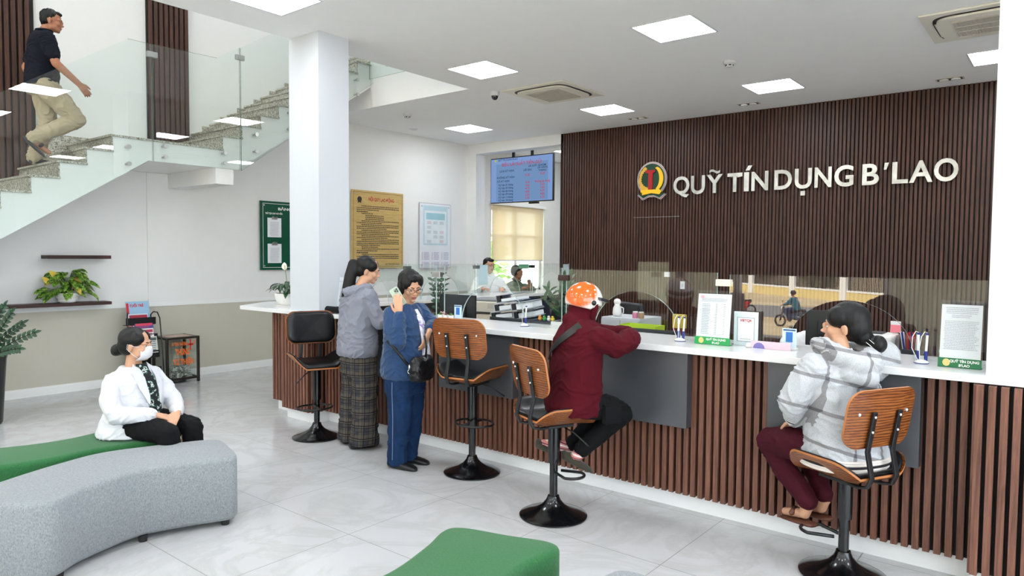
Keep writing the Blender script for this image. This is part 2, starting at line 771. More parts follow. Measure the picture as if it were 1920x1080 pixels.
prism(bm, pl, -9.199, -9.18, M=Mx)
pl = []
for k in range(0, 10):
    zz = NZ - k * RISE + .12 - RISE * 0
    yr = 3.21 - k * GO + .126
    pl += [(yr + (GO if k else .85), zz), (yr - 0.0, zz)]
# walk down the lower flight
pl2 = [(4.1, NZ + .1), (3.0, NZ + .1)]
for k in range(1, 10):
    pl2 += [(3.0 - (k - 1) * GO, NZ + .1 - k * RISE), (3.0 - k * GO, NZ + .1 - k * RISE)]
pl2 += [(3.0 - 9 * GO, .9), (4.1, 2.8)]
prism(bm, pl2, -9.199, -9.185, M=Mx)
stpart('wall_skirting', bm, m_granite)
bm = BM(); box(bm, -9.19, -8.0, 4.346, 4.574, 2.465, 2.652)
stpart('landing_beam', bm, m_wall)

# upper floor fascia above the back of the stairwell
bm = BM(); box(bm, -8.0, -6.12, 6.69, 6.702, ZC, 4.48)
struct(obj('trim_3', bm, m_wall), 'white fascia of the upper floor slab')

# glass balustrades
GX = -7.94


def pane(name, poly, x, mat, parent=None, th=.012, M=Mx):
    bm = BM()
    prism(bm, poly, x, x + th, M=M)
    bm.normal_update()
    for f in bm.faces:
        if len(f.verts) == 4 and f.calc_area() < .09:
            f.material_index = 1
    return obj(name, bm, [mat, m_edge], parent)


def studs(parent, pts, x0=-8.0, off=(0, 0, 0)):
    for y_, z_ in pts:
        bm = BM()
        tube(bm, [(x0 - .002, y_, z_), (GX, y_, z_)], .012, 12)
        tube(bm, [(GX + .012, y_, z_), (GX + .028, y_, z_)], .024, 16)
        for v in bm.verts:
            v.co -= V(off)
        obj('standoff_bolt', bm, m_steel, parent, auto=30)


def balustrade(label, poly, studpts, clip=None):
    o = pane('glass_balustrade', poly, GX, m_glass2)
    tag(o, label, 'balustrade', 'stair glass balustrade panels')
    studs(o, studpts)
    if clip:
        y_, z_ = clip
        bm = BM()
        box(bm, GX - .012, GX - .001, y_ - .055, y_ + .055, z_ - .03, z_ + .03)
        box(bm, GX + .013, GX + .024, y_ - .055, y_ + .055, z_ - .03, z_ + .03)
        obj('clamp', bm, m_steel, o, bevel=.003)
    return o


s1 = (3.901 - 3.137) / (3.36 - 2.219)
p = [(-.9, .4), (-.9, 3.137 - s1 * 3.119 + .1), (3.35, 3.90), (3.585, 3.902), (3.585, 2.645), (3.56, 2.64)]
balustrade('sloping glass panel beside the lower stair flight', [(-.55, .02), (-.55, 1.28), (3.35, 3.90), (3.59, 3.902), (3.59, 2.645), (3.56, 2.64)],
           [(3.34, 2.765), (3.34, 2.585), (2.1, 1.95), (2.1, 1.77), (1.0, 1.25), (1.0, 1.07)], (3.6, 3.79))
balustrade('upright glass panel in front of the stair landing', [(3.602, 2.64), (3.602, 3.902), (4.34, 3.918), (4.625, 4.10), (4.625, 2.64)],
           [(3.73, 2.82), (3.73, 2.70), (4.43, 2.825), (4.43, 2.705)], (4.632, 3.985))
balustrade('sloping glass panel beside the upper stair flight', [(4.64, 2.64), (4.64, 4.10), (6.70, 5.42), (6.70, 4.09)],
           [(4.84, 3.10), (4.84, 2.895), (5.33, 3.45), (5.33, 3.24), (6.40, 4.07), (6.40, 3.87)])
o = pane('glass_balustrade', [(-7.93, 4.12), (-7.93, 5.45), (-6.3, 5.45), (-6.3, 4.12)], 0, m_glass2, M=Matrix(((1, 0, 0, 0), (0, 0, -1, 6.62), (0, 1, 0, 0), (0, 0, 0, 1))))
tag(o, 'glass panel on the edge of the upper floor', 'balustrade', 'stair glass balustrade panels')
for x_ in (-7.55, -6.7):
    bm = BM(); tube(bm, [(x_, 6.69, 4.26), (x_, 6.62, 4.26)], .012, 12); tube(bm, [(x_, 6.606, 4.26), (x_, 6.59, 4.26)], .024, 16)
    obj('standoff_bolt', bm, m_steel, o, auto=30)

# ------------------------------------------------------------------ ceiling fittings
m_panel = emit('lit diffuser', (.90, .95, 1, 1), LAMP)
m_frame = plain('white aluminium', srgb(205, 206, 208), .4, var=.02)


def panel_light(x, y, z=ZC, label='', grp='square ceiling light panels'):
    r = thing('ceiling_light', label, 'ceiling light', (x, y, z), 0, grp)
    bm = BM()
    for a, b, c, d in ((-.3, .3, -.3, -.283), (-.3, .3, .283, .3), (-.3, -.283, -.283, .283), (.283, .3, -.283, .283)):
        box(bm, a, b, c, d, -.006, .004)
    obj('frame', bm, m_frame, r)
    bm = BM(); box(bm, -.283, .283, -.283, .283, -.003, .003)
    obj('diffuser', bm, m_panel, r)
    return r


GP = [(-5.27, 3.36, 'square light panel cut by the top edge of the photo'),
      (-2.99, 6.09, 'large square light panel nearest the middle of the ceiling'),
      (-5.35, 6.11, 'square light panel beside the dome camera'),
      (-5.36, 8.83, 'square light panel between air conditioner and slat wall'),
      (-3.0, 8.82, 'square light panel above the wall sign'),
      (-7.99, 8.77, 'square light panel nearest the left back corner'),
      (-.68, 8.9, 'square light panel half hidden behind the right column')]
for x_, y_, l_ in GP:
    panel_light(x_, y_, label=l_)
for x_ in (-5.3, -2.99, -.66, 1.7):
    for y_ in (-2.1, .63, 3.36):
        if (x_, y_) in ((-5.3, 3.36),):
            continue
        panel_light(x_, y_, label='light panel near the front, %s row from the door, %s' % ({-2.1: 'first', .63: 'second', 3.36: 'third'}[y_], {-5.3: 'nearest the stairs', -2.99: 'second from the stairs', -.66: 'third from the stairs', 1.7: 'furthest from the stairs'}[x_]))
for x_, y_ in ((1.7, 6.1), (1.7, 8.9), (-.66, 6.1)):
    panel_light(x_, y_, label='light panel right of the right column, ' + {(1.7, 6.1): 'over the desks', (1.7, 8.9): 'by the slat wall', (-.66, 6.1): 'just behind the column'}[(x_, y_)])
for x_ in (-8.0, -6.0):  # panels added out of sight behind the header to brighten the back room
    panel_light(x_, 11.9, label='light panel in the back room, ' + ('window side' if x_ < -7 else 'slat wall side'))
for i_, y_ in enumerate((-2.5, .3, 3.1, 5.6)):  # unseen panels added to brighten the stairwell and its upper wall
    for x_ in (-8.4, -6.9):
        panel_light(x_, y_, 7.3, label='light panel high above the stairs, %s row from the door, %s side' % (('first', 'second', 'third', 'last')[i_], 'wall' if x_ < -7.6 else 'hall'))

m_acw = plain('air conditioner plastic', srgb(222, 218, 205), .5, var=.02)
m_acd = plain('air conditioner slot', srgb(40, 40, 42), .6)
m_acg = plain('air conditioner grille', srgb(190, 184, 172), .6, var=.05)


def cassette(x, y, label):
    r = thing('ceiling_air_conditioner', label, 'air conditioner', (x, y, ZC), 0, 'ceiling cassette air conditioners')
    bm = BM()
    box(bm, -.475, .475, -.475, .475, -.018, .001)
    obj('panel', bm, m_acw, r, bevel=.008)
    bm = BM()
    pts = []
    for k in range(48):
        a = 2 * pi * k / 48
        e = .35
        pts.append((.40 * math.copysign(abs(cos(a)) ** e, cos(a)), .40 * math.copysign(abs(sin(a)) ** e, sin(a))))
    prism(bm, pts, -.022, -.017, 0)
    obj('air_outlet', bm, m_acd, r)
    bm = BM()
    prism(bm, [(x_ * .93, y_ * .93) for x_, y_ in pts], -.04, -.017, 0)
    obj('cover', bm, m_acw, r, auto=30)
    bm = BM()
    box(bm, -.25, .25, -.25, .25, -.046, -.038)
    for i in range(25):
        box(bm, -.245 + i * .02, -.24 + i * .02, -.25, .25, -.05, -.044)
    for i in (-.25, -.085, .08, .244):
        box(bm, -.25, .25, i, i + .008, -.052, -.044)
    obj('grille', bm, m_acg, r)
    for s, ang in enumerate((0, 90, 180, 270)):
        bm = BM()
        Mr = Matrix.Rotation(R(ang), 4, 'Z')
        box(bm, -.22, .22, .345, .385, -.034, -.026, M=Mr)
        obj('louver', bm, m_acw, r, bevel=.003)
    return r


cassette(-5.34, 7.47, 'four-way cassette air conditioner near the dome camera')
cassette(-.69, 7.5, 'four-way cassette air conditioner cut by the right column')

r = thing('dome_camera', 'small white dome security camera with black lens on the ceiling', 'camera', (-5.93, 7.0, ZC))
bm = BM(); lathe(bm, [(0, 0), (.06, 0), (.06, -.04), (.05, -.055), (.047, -.055)], 24)
obj('base', bm, m_frame, r, auto=35)
bm = BM(); lathe(bm, [(.045, -.05), (.045, -.062), (.035, -.09), (.018, -.104), (0, -.108)], 24)
obj('dome', bm, plain('camera dome', srgb(18, 18, 20), .1, coat=.5), r, smooth=True)
for x_, y_, l_ in ((-3.0, 7.43, 'round white smoke detector between two light panels'), (-7.91, 7.32, 'round white smoke detector beside the stairwell opening')):
    r = thing('smoke_detector', l_, 'smoke detector', (x_, y_, ZC), 0, 'smoke detectors')
    bm = BM(); lathe(bm, [(0, 0), (.065, 0), (.065, -.028), (.05, -.036), (.045, -.036), (.04, -.055), (.03, -.062), (0, -.062)], 28)
    obj('body', bm, m_frame, r, auto=30)
    bm = BM()
    for k in range(6):
        box(bm, .041, .044, -.012, .012, -.052, -.04, M=Matrix.Rotation(k * pi / 3, 4, 'Z'))
    obj('sensor_slot', bm, m_acd, r)
r = thing('speaker_grille', 'round flush ceiling fitting near the left back corner', 'ceiling fitting', (-8.76, 8.24, ZC))
bm = BM(); lathe(bm, [(0, -.004), (.055, -.004), (.065, -.01), (.075, -.004), (.075, 0)], 28); obj('ring', bm, m_frame, r, auto=30)
for x_, y_, l_ in ((-1.25, 9.68, 'twin recessed spotlight near the right column'), (-3.6, 9.62, 'twin recessed spotlight above the middle of the wall sign'), (-5.3, 9.63, 'twin recessed spotlight above the emblem')):
    r = thing('ceiling_spotlight', l_, 'spotlight', (x_, y_, ZC), 0, 'twin recessed spotlights')
    bm = BM(); box(bm, -.14, .14, -.07, .07, -.006, .002); obj('frame', bm, m_acg, r, bevel=.002)
    bm = BM(); box(bm, -.125, .125, -.055, .055, -.007, -.005); obj('recess', bm, m_acd, r)
    for s in (-.06, .06):
        bm = BM(); lathe(bm, [(0, -.012), (.03, -.014), (.046, -.02), (.05, -.007), (.048, -.006)], 20, (s, 0, 0))
        obj('bulb', bm, plain('spot reflector', srgb(226, 226, 224), .25, metal=0), r, auto=30)

# ------------------------------------------------------------------ back room window
bm = BM()
for y0, y1, z0, z1 in ((10.78, 10.84, .88, 2.62), (12.5, 12.56, .88, 2.62), (10.78, 12.56, .88, .94), (10.78, 12.56, 2.56, 2.62), (11.63, 11.71, .88, 2.62), (10.78, 12.56, 2.02, 2.08)):
    box(bm, -9.36, -9.28, y0, y1, z0, z1)
struct(obj('window_1', bm, m_trimw), 'white framed window of the back room')
bm = BM(); box(bm, -9.325, -9.319, 10.8, 12.54, .9, 2.6)
struct(obj('window_2', bm, m_glass), 'window pane of the back room')
t = NT('roller blind cloth')
d = t.n('BsdfDiffuse'); d.inputs[0].default_value = srgb(236, 230, 214)
tl = t.n('BsdfTranslucent'); tl.inputs[0].default_value = srgb(214, 200, 172)
tp = t.n('BsdfTransparent'); tp.inputs[0].default_value = (1, .97, .9, 1)
m1 = t.n('MixShader'); m1.inputs[0].default_value = .5
m2_ = t.n('MixShader'); m2_.inputs[0].default_value = .22
t.l(d.outputs[0], m1.inputs[1]); t.l(tl.outputs[0], m1.inputs[2]); t.l(m1.outputs[0], m2_.inputs[1]); t.l(tp.outputs[0], m2_.inputs[2]); t.l(m2_.outputs[0], t.out.inputs[0])
r = thing('roller_blind', 'cream roller blind half lowered over the back room window', 'blind', (-9.17, 11.67, 2.66))
bm = BM(); box(bm, -.004, -.002, -.9, .82, -1.115, 0); obj('cloth', bm, t.m, r)
bm = BM(); box(bm, -.03, .03, -.93, .9, 0, .05); obj('cassette', bm, m_trimw, r, bevel=.006)
bm = BM(); box(bm, -.01, .006, -.9, .82, -1.13, -1.11); obj('hem_bar', bm, m_frame, r)

# front facade with vertical blinds and open doorway
m_bl = NT('vertical blind cloth')
d = m_bl.n('BsdfDiffuse'); d.inputs[0].default_value = srgb(226, 228, 218)
tl = m_bl.n('BsdfTranslucent'); tl.inputs[0].default_value = srgb(226, 228, 218)
m1 = m_bl.n('MixShader'); m1.inputs[0].default_value = .75
m_bl.l(d.outputs[0], m1.inputs[1]); m_bl.l(tl.outputs[0], m1.inputs[2]); m_bl.l(m1.outputs[0], m_bl.out.inputs[0])
bm = BM()
box(bm, -9.2, 4.2, -4.7, -4.55, 3.1, 4.48)
for x_ in (-9.2, -6.3, -5.25, -2.6, .6, 3.9):
    box(bm, x_, x_ + .12, -4.7, -4.55, -.1, 3.1)
for x_ in (-9.2, -6.1):
    box(bm, x_, x_ + .12, -4.7, -4.55, 4.48, 7.4)
box(bm, -9.2, -6.0, -4.7, -4.55, 6.9, 7.4)
struct(obj('wall_front', bm, m_wall), 'front facade frame')


def vblind(x0, x1, label):
    r = thing('vertical_blind', label, 'blind', ((x0 + x1) / 2, -4.42, 3.05), 0, 'vertical blinds on the front glazing')
    bm = BM()
    h = (x1 - x0) / 2
    box(bm, -h, h, -.03, .03, 0, .05)
    obj('head_rail', bm, m_frame, r)
    bm = BM()
    n = int((x1 - x0) / .115)
    for i in range(n):
        Mr = Matrix.Translation((-h + .06 + i * .115, 0, 0)) @ Matrix.Rotation(R(9), 4, 'Z')
        box(bm, -.0625, .0625, -.001, .001, -3.0, 0, M=Mr)
    obj('vane_set', bm, m_bl.m, r)


vblind(-9.05, -6.3, 'vertical blind behind the photographer by the stairs')
vblind(-6.15, -5.28, 'narrow vertical blind beside the open doorway')
vblind(-2.45, .55, 'vertical blind behind the photographer')
vblind(.75, 3.9, 'vertical blind far right behind the photographer')

# ------------------------------------------------------------------ outside
bm = BM(); box(bm, -9.4, 4.2, -8.6, -4.72, 3.3, 3.42)  # slab added out of view, holds back sky light from the front
struct(obj('shade_canopy', bm, m_wall), 'unseen canopy added over the entrance to cut sky light')
t = NT('outside ground')
co = t.coord('Object')
n1 = t.noise(co, .35, 4, .6)
n2 = t.noise(co, 3, 4, .6)
sp = t.n('SeparateXYZ'); t.l(t.n('TexCoord').outputs['Object'], sp.inputs[0])
sand = t.ramp(n1, [(.35, srgb(176, 150, 112)), (.6, srgb(208, 190, 156))])
t.bsdf(t.mix(t.math('MULTIPLY', n2, .5), sand, srgb(190, 170, 130)), .95)
bm = BM(); box(bm, -60, 40, -120, -4.7, -1.7, -1.6); box(bm, -60, -9.5, -4.7, 40, -1.7, -1.6)
struct(obj('ground_outside', bm, t.m), 'sandy ground outside')
bm = BM(); box(bm, -60, 40, -39.5, -30, -1.6, -1.59)
struct(obj('road_outside', bm, plain('asphalt', srgb(120, 118, 116), .9, var=.06, bump=.3, bscale=60)), 'grey road outside')
bm = BM(); box(bm, -5.3, -2.4, -6.4, -4.7, -1.6, -.02); box(bm, -5.3, -2.4, -7.2, -6.4, -1.6, -.5); box(bm, -5.3, -2.4, -8.0, -7.2, -1.6, -1.0)
struct(obj('floor_porch', bm, m_granite), 'granite porch outside the doorway')
a, b = V((-40, -69.5, -1.6)), V((0, -37.2, -1.6))
dr = (b - a).normalized()
Lf = (b - a).length
Mf = plane_M(a, dr, (0, 0, 1))
yel = plain('yellow wall paint', srgb(226, 205, 140), .8, var=.04)
creamw = plain('cream house paint', srgb(232, 210, 184), .8, var=.03)
r = thing('fence', 'long yellow boundary wall with white pillars and dark bars across the road', 'fence', a)
def ploc(bm):
    for v in bm.verts: v.co -= a
bm = BM(); box(bm, 0, Lf, 0, .7, -.12, .12, M=Mf); ploc(bm); obj('low_wall', bm, yel, r)
bm = BM(); box(bm, 0, Lf, .7, .85, -.15, .15, M=Mf); ploc(bm); obj('coping', bm, m_trimw, r)
x_ = 1.5
while x_ < Lf:
    bm = BM(); box(bm, x_, x_ + .7, 0, 3.6, -.25, .25, M=Mf); ploc(bm); obj('pillar', bm, m_trimw, r)
    bm = BM()
    q = x_ + .7
    while q < x_ + 6.4 and q < Lf:
        box(bm, q, q + .05, .85, 3.1, -.03, .03, M=Mf); q += .17
    box(bm, x_ + .7, x_ + 6.4, 3.1, 3.25, -.05, .05, M=Mf)
    ploc(bm); obj('bar_panel', bm, m_metalblk, r)
    x_ += 6.4


def leafball(bm, c, rx, ry, rz, n, size, rnd):
    for _ in range(n):
        d = V((rnd.gauss(0, 1), rnd.gauss(0, 1), rnd.gauss(0, 1))).normalized()
        p = V(c) + V((d.x * rx, d.y * ry, d.z * rz)) * rnd.uniform(.6, 1)
        nx, ny, nz = frame_of(V((rnd.gauss(0, 1), rnd.gauss(0, 1), rnd.gauss(0, 1) + .6)))
        s = size * rnd.uniform(.6, 1.3)
        vs = [bm.verts.new(p + nx * a_ * s + ny * b_ * s) for a_, b_ in ((-1, 0), (0, -.45), (1, 0), (0, .45))]
        bm.faces.new(vs)


m_tree = fabric('tree leaves', srgb(110, 150, 66), 8, .1, .35)
m_trunk = wood('tree bark', srgb(80, 62, 46), srgb(120, 98, 76))
rnd = random.Random(3)
for i, (x_, y_, z_, s, lab) in enumerate(((-30, -75, 1.5, 3.4, 'leafy tree behind the boundary fence at its far end'), (-19, -62, 1.2, 3.0, 'leafy tree behind the middle of the boundary fence'), (-9, -56, 1.5, 3.2, 'leafy tree behind the boundary fence nearer the road'),
                                      (-13.5, 11.6, 1.2, 1.9, 'bright green tree outside the back room window'), (-15.5, 16.0, 1.2, 2.0, 'green tree further along outside the back room window'), (-13.9, 7.6, .9, 1.7, 'green tree outside left of the back room window'))):
    r = thing('tree', lab, 'tree', (x_, y_, -1.6), 0, 'trees outside')
    bm = BM(); leafball(bm, (0, 0, z_ + 1.6), s, s, s * .8, 1600, s * .09, rnd); ellipsoid(bm, (0, 0, z_ + 1.6), s * .7, s * .7, s * .56)
    obj('crown', bm, m_tree, r)['kind'] = 'stuff'
    bm = BM(); tube(bm, [(0, 0, 0), (.1, 0, 1), (0, .1, z_ + 1.6)], [.25, .2, .1], 8); obj('trunk', bm, m_trunk, r)
r = thing('house', 'pale cream house with white window frames beyond the back room window', 'house', (-21, 14, -1.6))
bm = BM(); box(bm, -3, 3, -8, 8, 0, 9); obj('wall', bm, creamw, r)
for k in range(6):
    for z_ in (1.2, 4.4):
        bm = BM(); box(bm, 3, 3.08, -7 + k * 2.4, -5.6 + k * 2.4, z_, z_ + 1.8); w_ = obj('window', bm, m_trimw, r)
        bm = BM(); box(bm, 3.08, 3.1, -6.9 + k * 2.4, -5.7 + k * 2.4, z_ + .1, z_ + 1.7); obj('pane', bm, m_acd, w_)
# ------------------------------------------------------------------ reception counter
m_stone = plain('white quartz', srgb(226, 226, 226), .18, var=.008, spec=.5)
m_knee = plain('grey laminate', srgb(72, 73, 78), .32, var=.03)
m_darkp = plain('charcoal laminate', srgb(34, 36, 42), .4, var=.03)
m_desk = wood('brown desk top', srgb(78, 50, 40), srgb(112, 76, 60), 'X', 12, .08, .4)
ct = thing('reception_counter', 'long brown slatted reception counter base with white kick plate and grey knee panels', 'counter', (-3.2, 4.3, 0))
OC = V((-3.2, 4.3, 0))


def cpart(name, bm, mat, **kw):
    for v in bm.verts:
        v.co -= OC
    return obj(name, bm, mat, ct, **kw)


bm = BM()
box(bm, -6.60, 2.2, 4.235, 4.28, .11, 1.035)
box(bm, -6.60, -6.40, 4.28, 5.0, .11, 1.035)
box(bm, -6.40, 2.2, 4.28, 4.62, .95, 1.035)
cpart('body', bm, m_black)
bm = BM()
slats(bm, -6.60, 2.2, 4.235, .11, 1.035, .05, .031, .045)
slats(bm, 4.22, 5.0, -6.60, .11, 1.035, .05, .031, .03, 'Y')
cpart('slat_front', bm, m_slatc)
bm = BM()
box(bm, -6.58, 2.2, 4.25, 4.27, 0, .11)
box(bm, -6.58, -6.56, 4.27, 5.0, 0, .11)
cpart('kick_plate', bm, m_kick)
for x0, x1 in ((-6.18, -5.695), (-.375, .2)):
    bm = BM()
    box(bm, x0 + .01, x1 - .012, 4.075, 4.235, .11, 1.037)
    cpart('pilaster', bm, m_black)
    bm = BM()
    slats(bm, x0, x1, 4.075, .11, 1.037, .05, .031, .05)
    slats(bm, 4.03, 4.20, x1 - .012, .11, 1.037, .05, .031, .012, 'Y', 0, 1)
    slats(bm, 4.03, 4.20, x0 + .01, .11, 1.037, .05, .031, .012, 'Y', 0, -1)
    cpart('pilaster_slats', bm, m_slatc)
    bm = BM(); box(bm, x0 + .01, x1 - .01, 4.085, 4.25, 0, .11)
    cpart('pilaster_kick', bm, m_kick)
for x0 in (-5.35, -4.07, -2.67, -1.39):
    bm = BM(); box(bm, x0, x0 + .78, 4.115, 4.19, .56, 1.036)
    cpart('knee_panel', bm, m_knee, bevel=.002)
# arm of the counter into the room depth
bm = BM(); box(bm, -6.85, -6.38, 5.0, 9.5, .11, 1.035); cpart('arm_body', bm, m_darkp)
bm = BM(); slats(bm, 5.0, 9.5, -6.85, .11, 1.035, .05, .031, .03, 'Y'); cpart('arm_slats', bm, m_slatc)
bm = BM(); box(bm, -6.83, -6.40, 5.0, 9.5, 0, .11); cpart('arm_kick', bm, m_kick)
bm = BM()
prism(bm, [(-7.0, 4.06), (2.3, 4.06), (2.3, 4.66), (-6.3, 4.66), (-6.3, 9.55), (-6.98, 9.55), (-6.98, 5.0), (-7.42, 4.66)], 1.042, 1.082)
o = obj('countertop', bm, m_stone, bevel=.003)
tag(o, 'white quartz top running along the whole reception counter', 'countertop')

# staff desk behind the glass
r = thing('staff_desk', 'brown staff desk behind the glass screens', 'desk', (-2.6, 5.1, 0))
bm = BM(); box(bm, -2.2, 2.3, -.42, .35, .715, .75); obj('desk_top', bm, m_desk, r, bevel=.003)
bm = BM(); box(bm, -2.2, 2.3, -.40, -.38, .05, .715); obj('modesty_panel', bm, m_darkp, r)
for x_ in (-2.18, -.7, .8, 2.26):
    bm = BM(); box(bm, x_, x_ + .03, -.38, .33, 0, .715); obj('side_panel', bm, m_darkp, r)
r = thing('side_desk', 'light wood desk against the dark arm of the counter', 'desk', (-5.7, 6.2, 0))
m_lwood = wood('light desk wood', srgb(176, 146, 106), srgb(202, 174, 134), 'Y', 10, .1, .5)
bm = BM(); box(bm, -.6, .5, -1.0, 1.6, .715, .75); obj('desk_top', bm, m_lwood, r)
for y_ in (-.98, 1.55):
    bm = BM(); box(bm, -.55, .45, y_, y_ + .03, 0, .715); obj('side_panel', bm, m_darkp, r)

# ------------------------------------------------------------------ glass screens on the counter
m_rim = plain('polished glass rim', srgb(176, 196, 190), .12, var=.02, coat=.3)
Mfront = Matrix(((1, 0, 0, 0), (0, 0, -1, 4.456), (0, 1, 0, 0), (0, 0, 0, 1)))
Marm = Matrix(((0, 0, 1, -6.456), (1, 0, 0, 0), (0, 1, 0, 0), (0, 0, 0, 1)))


def screen(label, a, b, ztop, zb, M, arch=None, th=.012):
    poly = [(a, ztop), (a, zb)]
    if arch is not None:
        hw, h = .345, .312
        poly += [(arch - hw, zb)]
        for k in range(1, 28):
            th_ = pi - pi * k / 28
            poly.append((arch + hw * cos(th_), zb + h * sin(th_)))
        poly += [(arch + hw, zb)]
    poly += [(b, zb), (b, ztop)]
    bm = BM()
    A, B = prism(bm, poly, 0, th, M=M)
    bm.normal_update()
    bm.faces.ensure_lookup_table()
    for f in bm.faces:
        if len(f.verts) == 4:
            f.material_index = 1
    o = obj('glass_screen', bm, [m_glass, m_rim])
    bmesh_tri(o)
    tag(o, label, 'glass screen', 'glass screens on the reception counter')
    return o


def bmesh_tri(o):
    b = BM(); b.from_mesh(o.data)
    big = [f for f in b.faces if len(f.verts) > 4]
    bmesh.ops.triangulate(b, faces=big)
    b.to_mesh(o.data); b.free()


def gclamp(parent, x, y, z, axis='X', mat=None, w=.05):
    bm = BM()
    if axis == 'X':
        box(bm, x - w, x + w, y - .022, y + .022, z - .022, z + .022)
    else:
        box(bm, x - .022, x + .022, y - w, y + w, z - .022, z + .022)
    obj('clamp', bm, mat or m_steel, parent, bevel=.003)


s = screen('glass counter screen with arched opening right of the left column', -5.60, -4.43, 1.55, 1.083, Mfront, -5.08)
gclamp(s, -4.42, 4.45, 1.47)
gclamp(s, -5.35, 4.45, 1.47, w=.02)
s = screen('glass counter screen with arched opening in front of the binder pile', -4.33, -3.08, 1.55, 1.083, Mfront, -3.775)
m_brn = plain('dark bronze clamp', srgb(58, 36, 36), .35, metal=.4)
gclamp(s, -3.06, 4.45, 1.475, mat=m_brn, w=.045)
s = screen('glass counter screen with arched opening behind the helmeted person', -3.04, -1.845, 1.54, 1.083, Mfront, -2.445)
s = screen('glass counter screen with arched opening behind the woman in the checked hoodie', -1.76, -.37, 1.53, 1.083, Mfront, -1.045)
m_cream = plain('cream clamp', srgb(226, 220, 200), .35)
gclamp(s, -1.80, 4.45, 1.475, mat=m_cream, w=.05)
for i, (a, b) in enumerate(((4.68, 5.95), (5.99, 7.22), (7.27, 8.48), (8.53, 9.5))):
    s = screen('glass screen on the receding arm of the counter, ' + ('nearest the column', 'below the poster', 'before the white shirt', 'furthest back')[i], a, b, 1.525, 1.083, Marm, (a + b) / 2 if i != 1 else 6.55)
    if i:
        gclamp(s, -6.45, a - .02, 1.48, 'Y', plain('black clamp', srgb(30, 30, 32), .4))
r = obj('glass_partition', (lambda b: (box(b, -2.84, -2.56, 5.2, 5.208, .76, 1.60), b)[1])(BM()), m_glass)
tag(r, 'small clear partition standing on the staff desk behind the helmeted person', 'partition')
bm = BM(); box(bm, -.02, .02, -.012, .012, -.02, .02)
for v in bm.verts: v.co += V((-2.58, 5.204, 1.50))
obj('clamp', bm, m_frame, r)

# paper notices stuck on the arm glass
def sticker(y0, y1, z0, z1, col, label):
    bm = BM(); box(bm, -6.442, -6.4405, y0, y1, z0, z1)
    o = obj('paper_notice', bm, plain('notice ' + label[:12], col, .6, var=.02))
    tag(o, label, 'notice', 'notices stuck on the glass')
    return o


sticker(7.28, 7.48, 1.23, 1.51, srgb(176, 204, 214), 'pale blue paper notice on the glass beside the man in the white shirt')
o = sticker(9.33, 9.49, 1.24, 1.51, srgb(182, 198, 202), 'grey paper notice on the glass against the edge of the slat wall')
sticker(8.18, 8.42, 1.45, 1.515, srgb(88, 150, 112), 'green sticker at the top of the glass above the man in the olive shirt')

# ------------------------------------------------------------------ bar stools
t = NT('walnut plywood')
co = t.coord('Object', (.22, 1, 1))
n1 = t.noise(co, 7, 4, .6, 1.2)
wv = t.n('TexWave'); wv.wave_type = 'BANDS'; wv.bands_direction = 'Z'
t.l(co, wv.inputs['Vector']); wv.inputs['Scale'].default_value = 22; wv.inputs['Distortion'].default_value = 5.5; wv.inputs['Detail'].default_value = 3
n2 = t.noise(t.coord('Object', (.08, 1, 1)), 130, 3, .6)
f = t.math('ADD', t.math('MULTIPLY', wv.outputs['Fac'], .22), t.math('ADD', t.math('MULTIPLY', n1, .4), t.math('MULTIPLY', n2, .35)))
t.bsdf(t.ramp(f, [(.34, srgb(84, 42, 18)), (.5, srgb(130, 72, 32)), (.68, srgb(166, 102, 50))]), .34, 0, t.bump(f, .06, .001), .45, .15)
m_ply = t.m
m_plyedge = plain('plywood edge', srgb(178, 112, 62), .45, var=.05)
m_leather = plain('black leather', srgb(10, 10, 12), .32, var=.05, spec=.35, coat=.08, bump=.15, bscale=120)
m_gloss = plain('gloss black steel', srgb(10, 11, 14), .16, var=.02, spec=.6)
m_bolt = plain('chrome bolt', srgb(226, 226, 226), .2, metal=1)


def seat_z(x, y):
    ax = abs(x)
    w = max(0, ax - .10) / .14
    return .12 * (w ** 1.5) * (1.0) + .02 * max(0, (-y - .08) / .12) ** 2 - .012 * max(0, (y - .10) / .1) ** 2


def rrect(hw, hh, r, n=10):
    pts = []
    for cx, cy, a0 in ((hw - r, hh - r, 0), (-hw + r, hh - r, 90), (-hw + r, -hh + r, 180), (hw - r, -hh + r, 270)):
        for k in range(n + 1):
            a = R(a0 + 90 * k / n)
            pts.append((cx + r * cos(a), cy + r * sin(a)))
    return pts


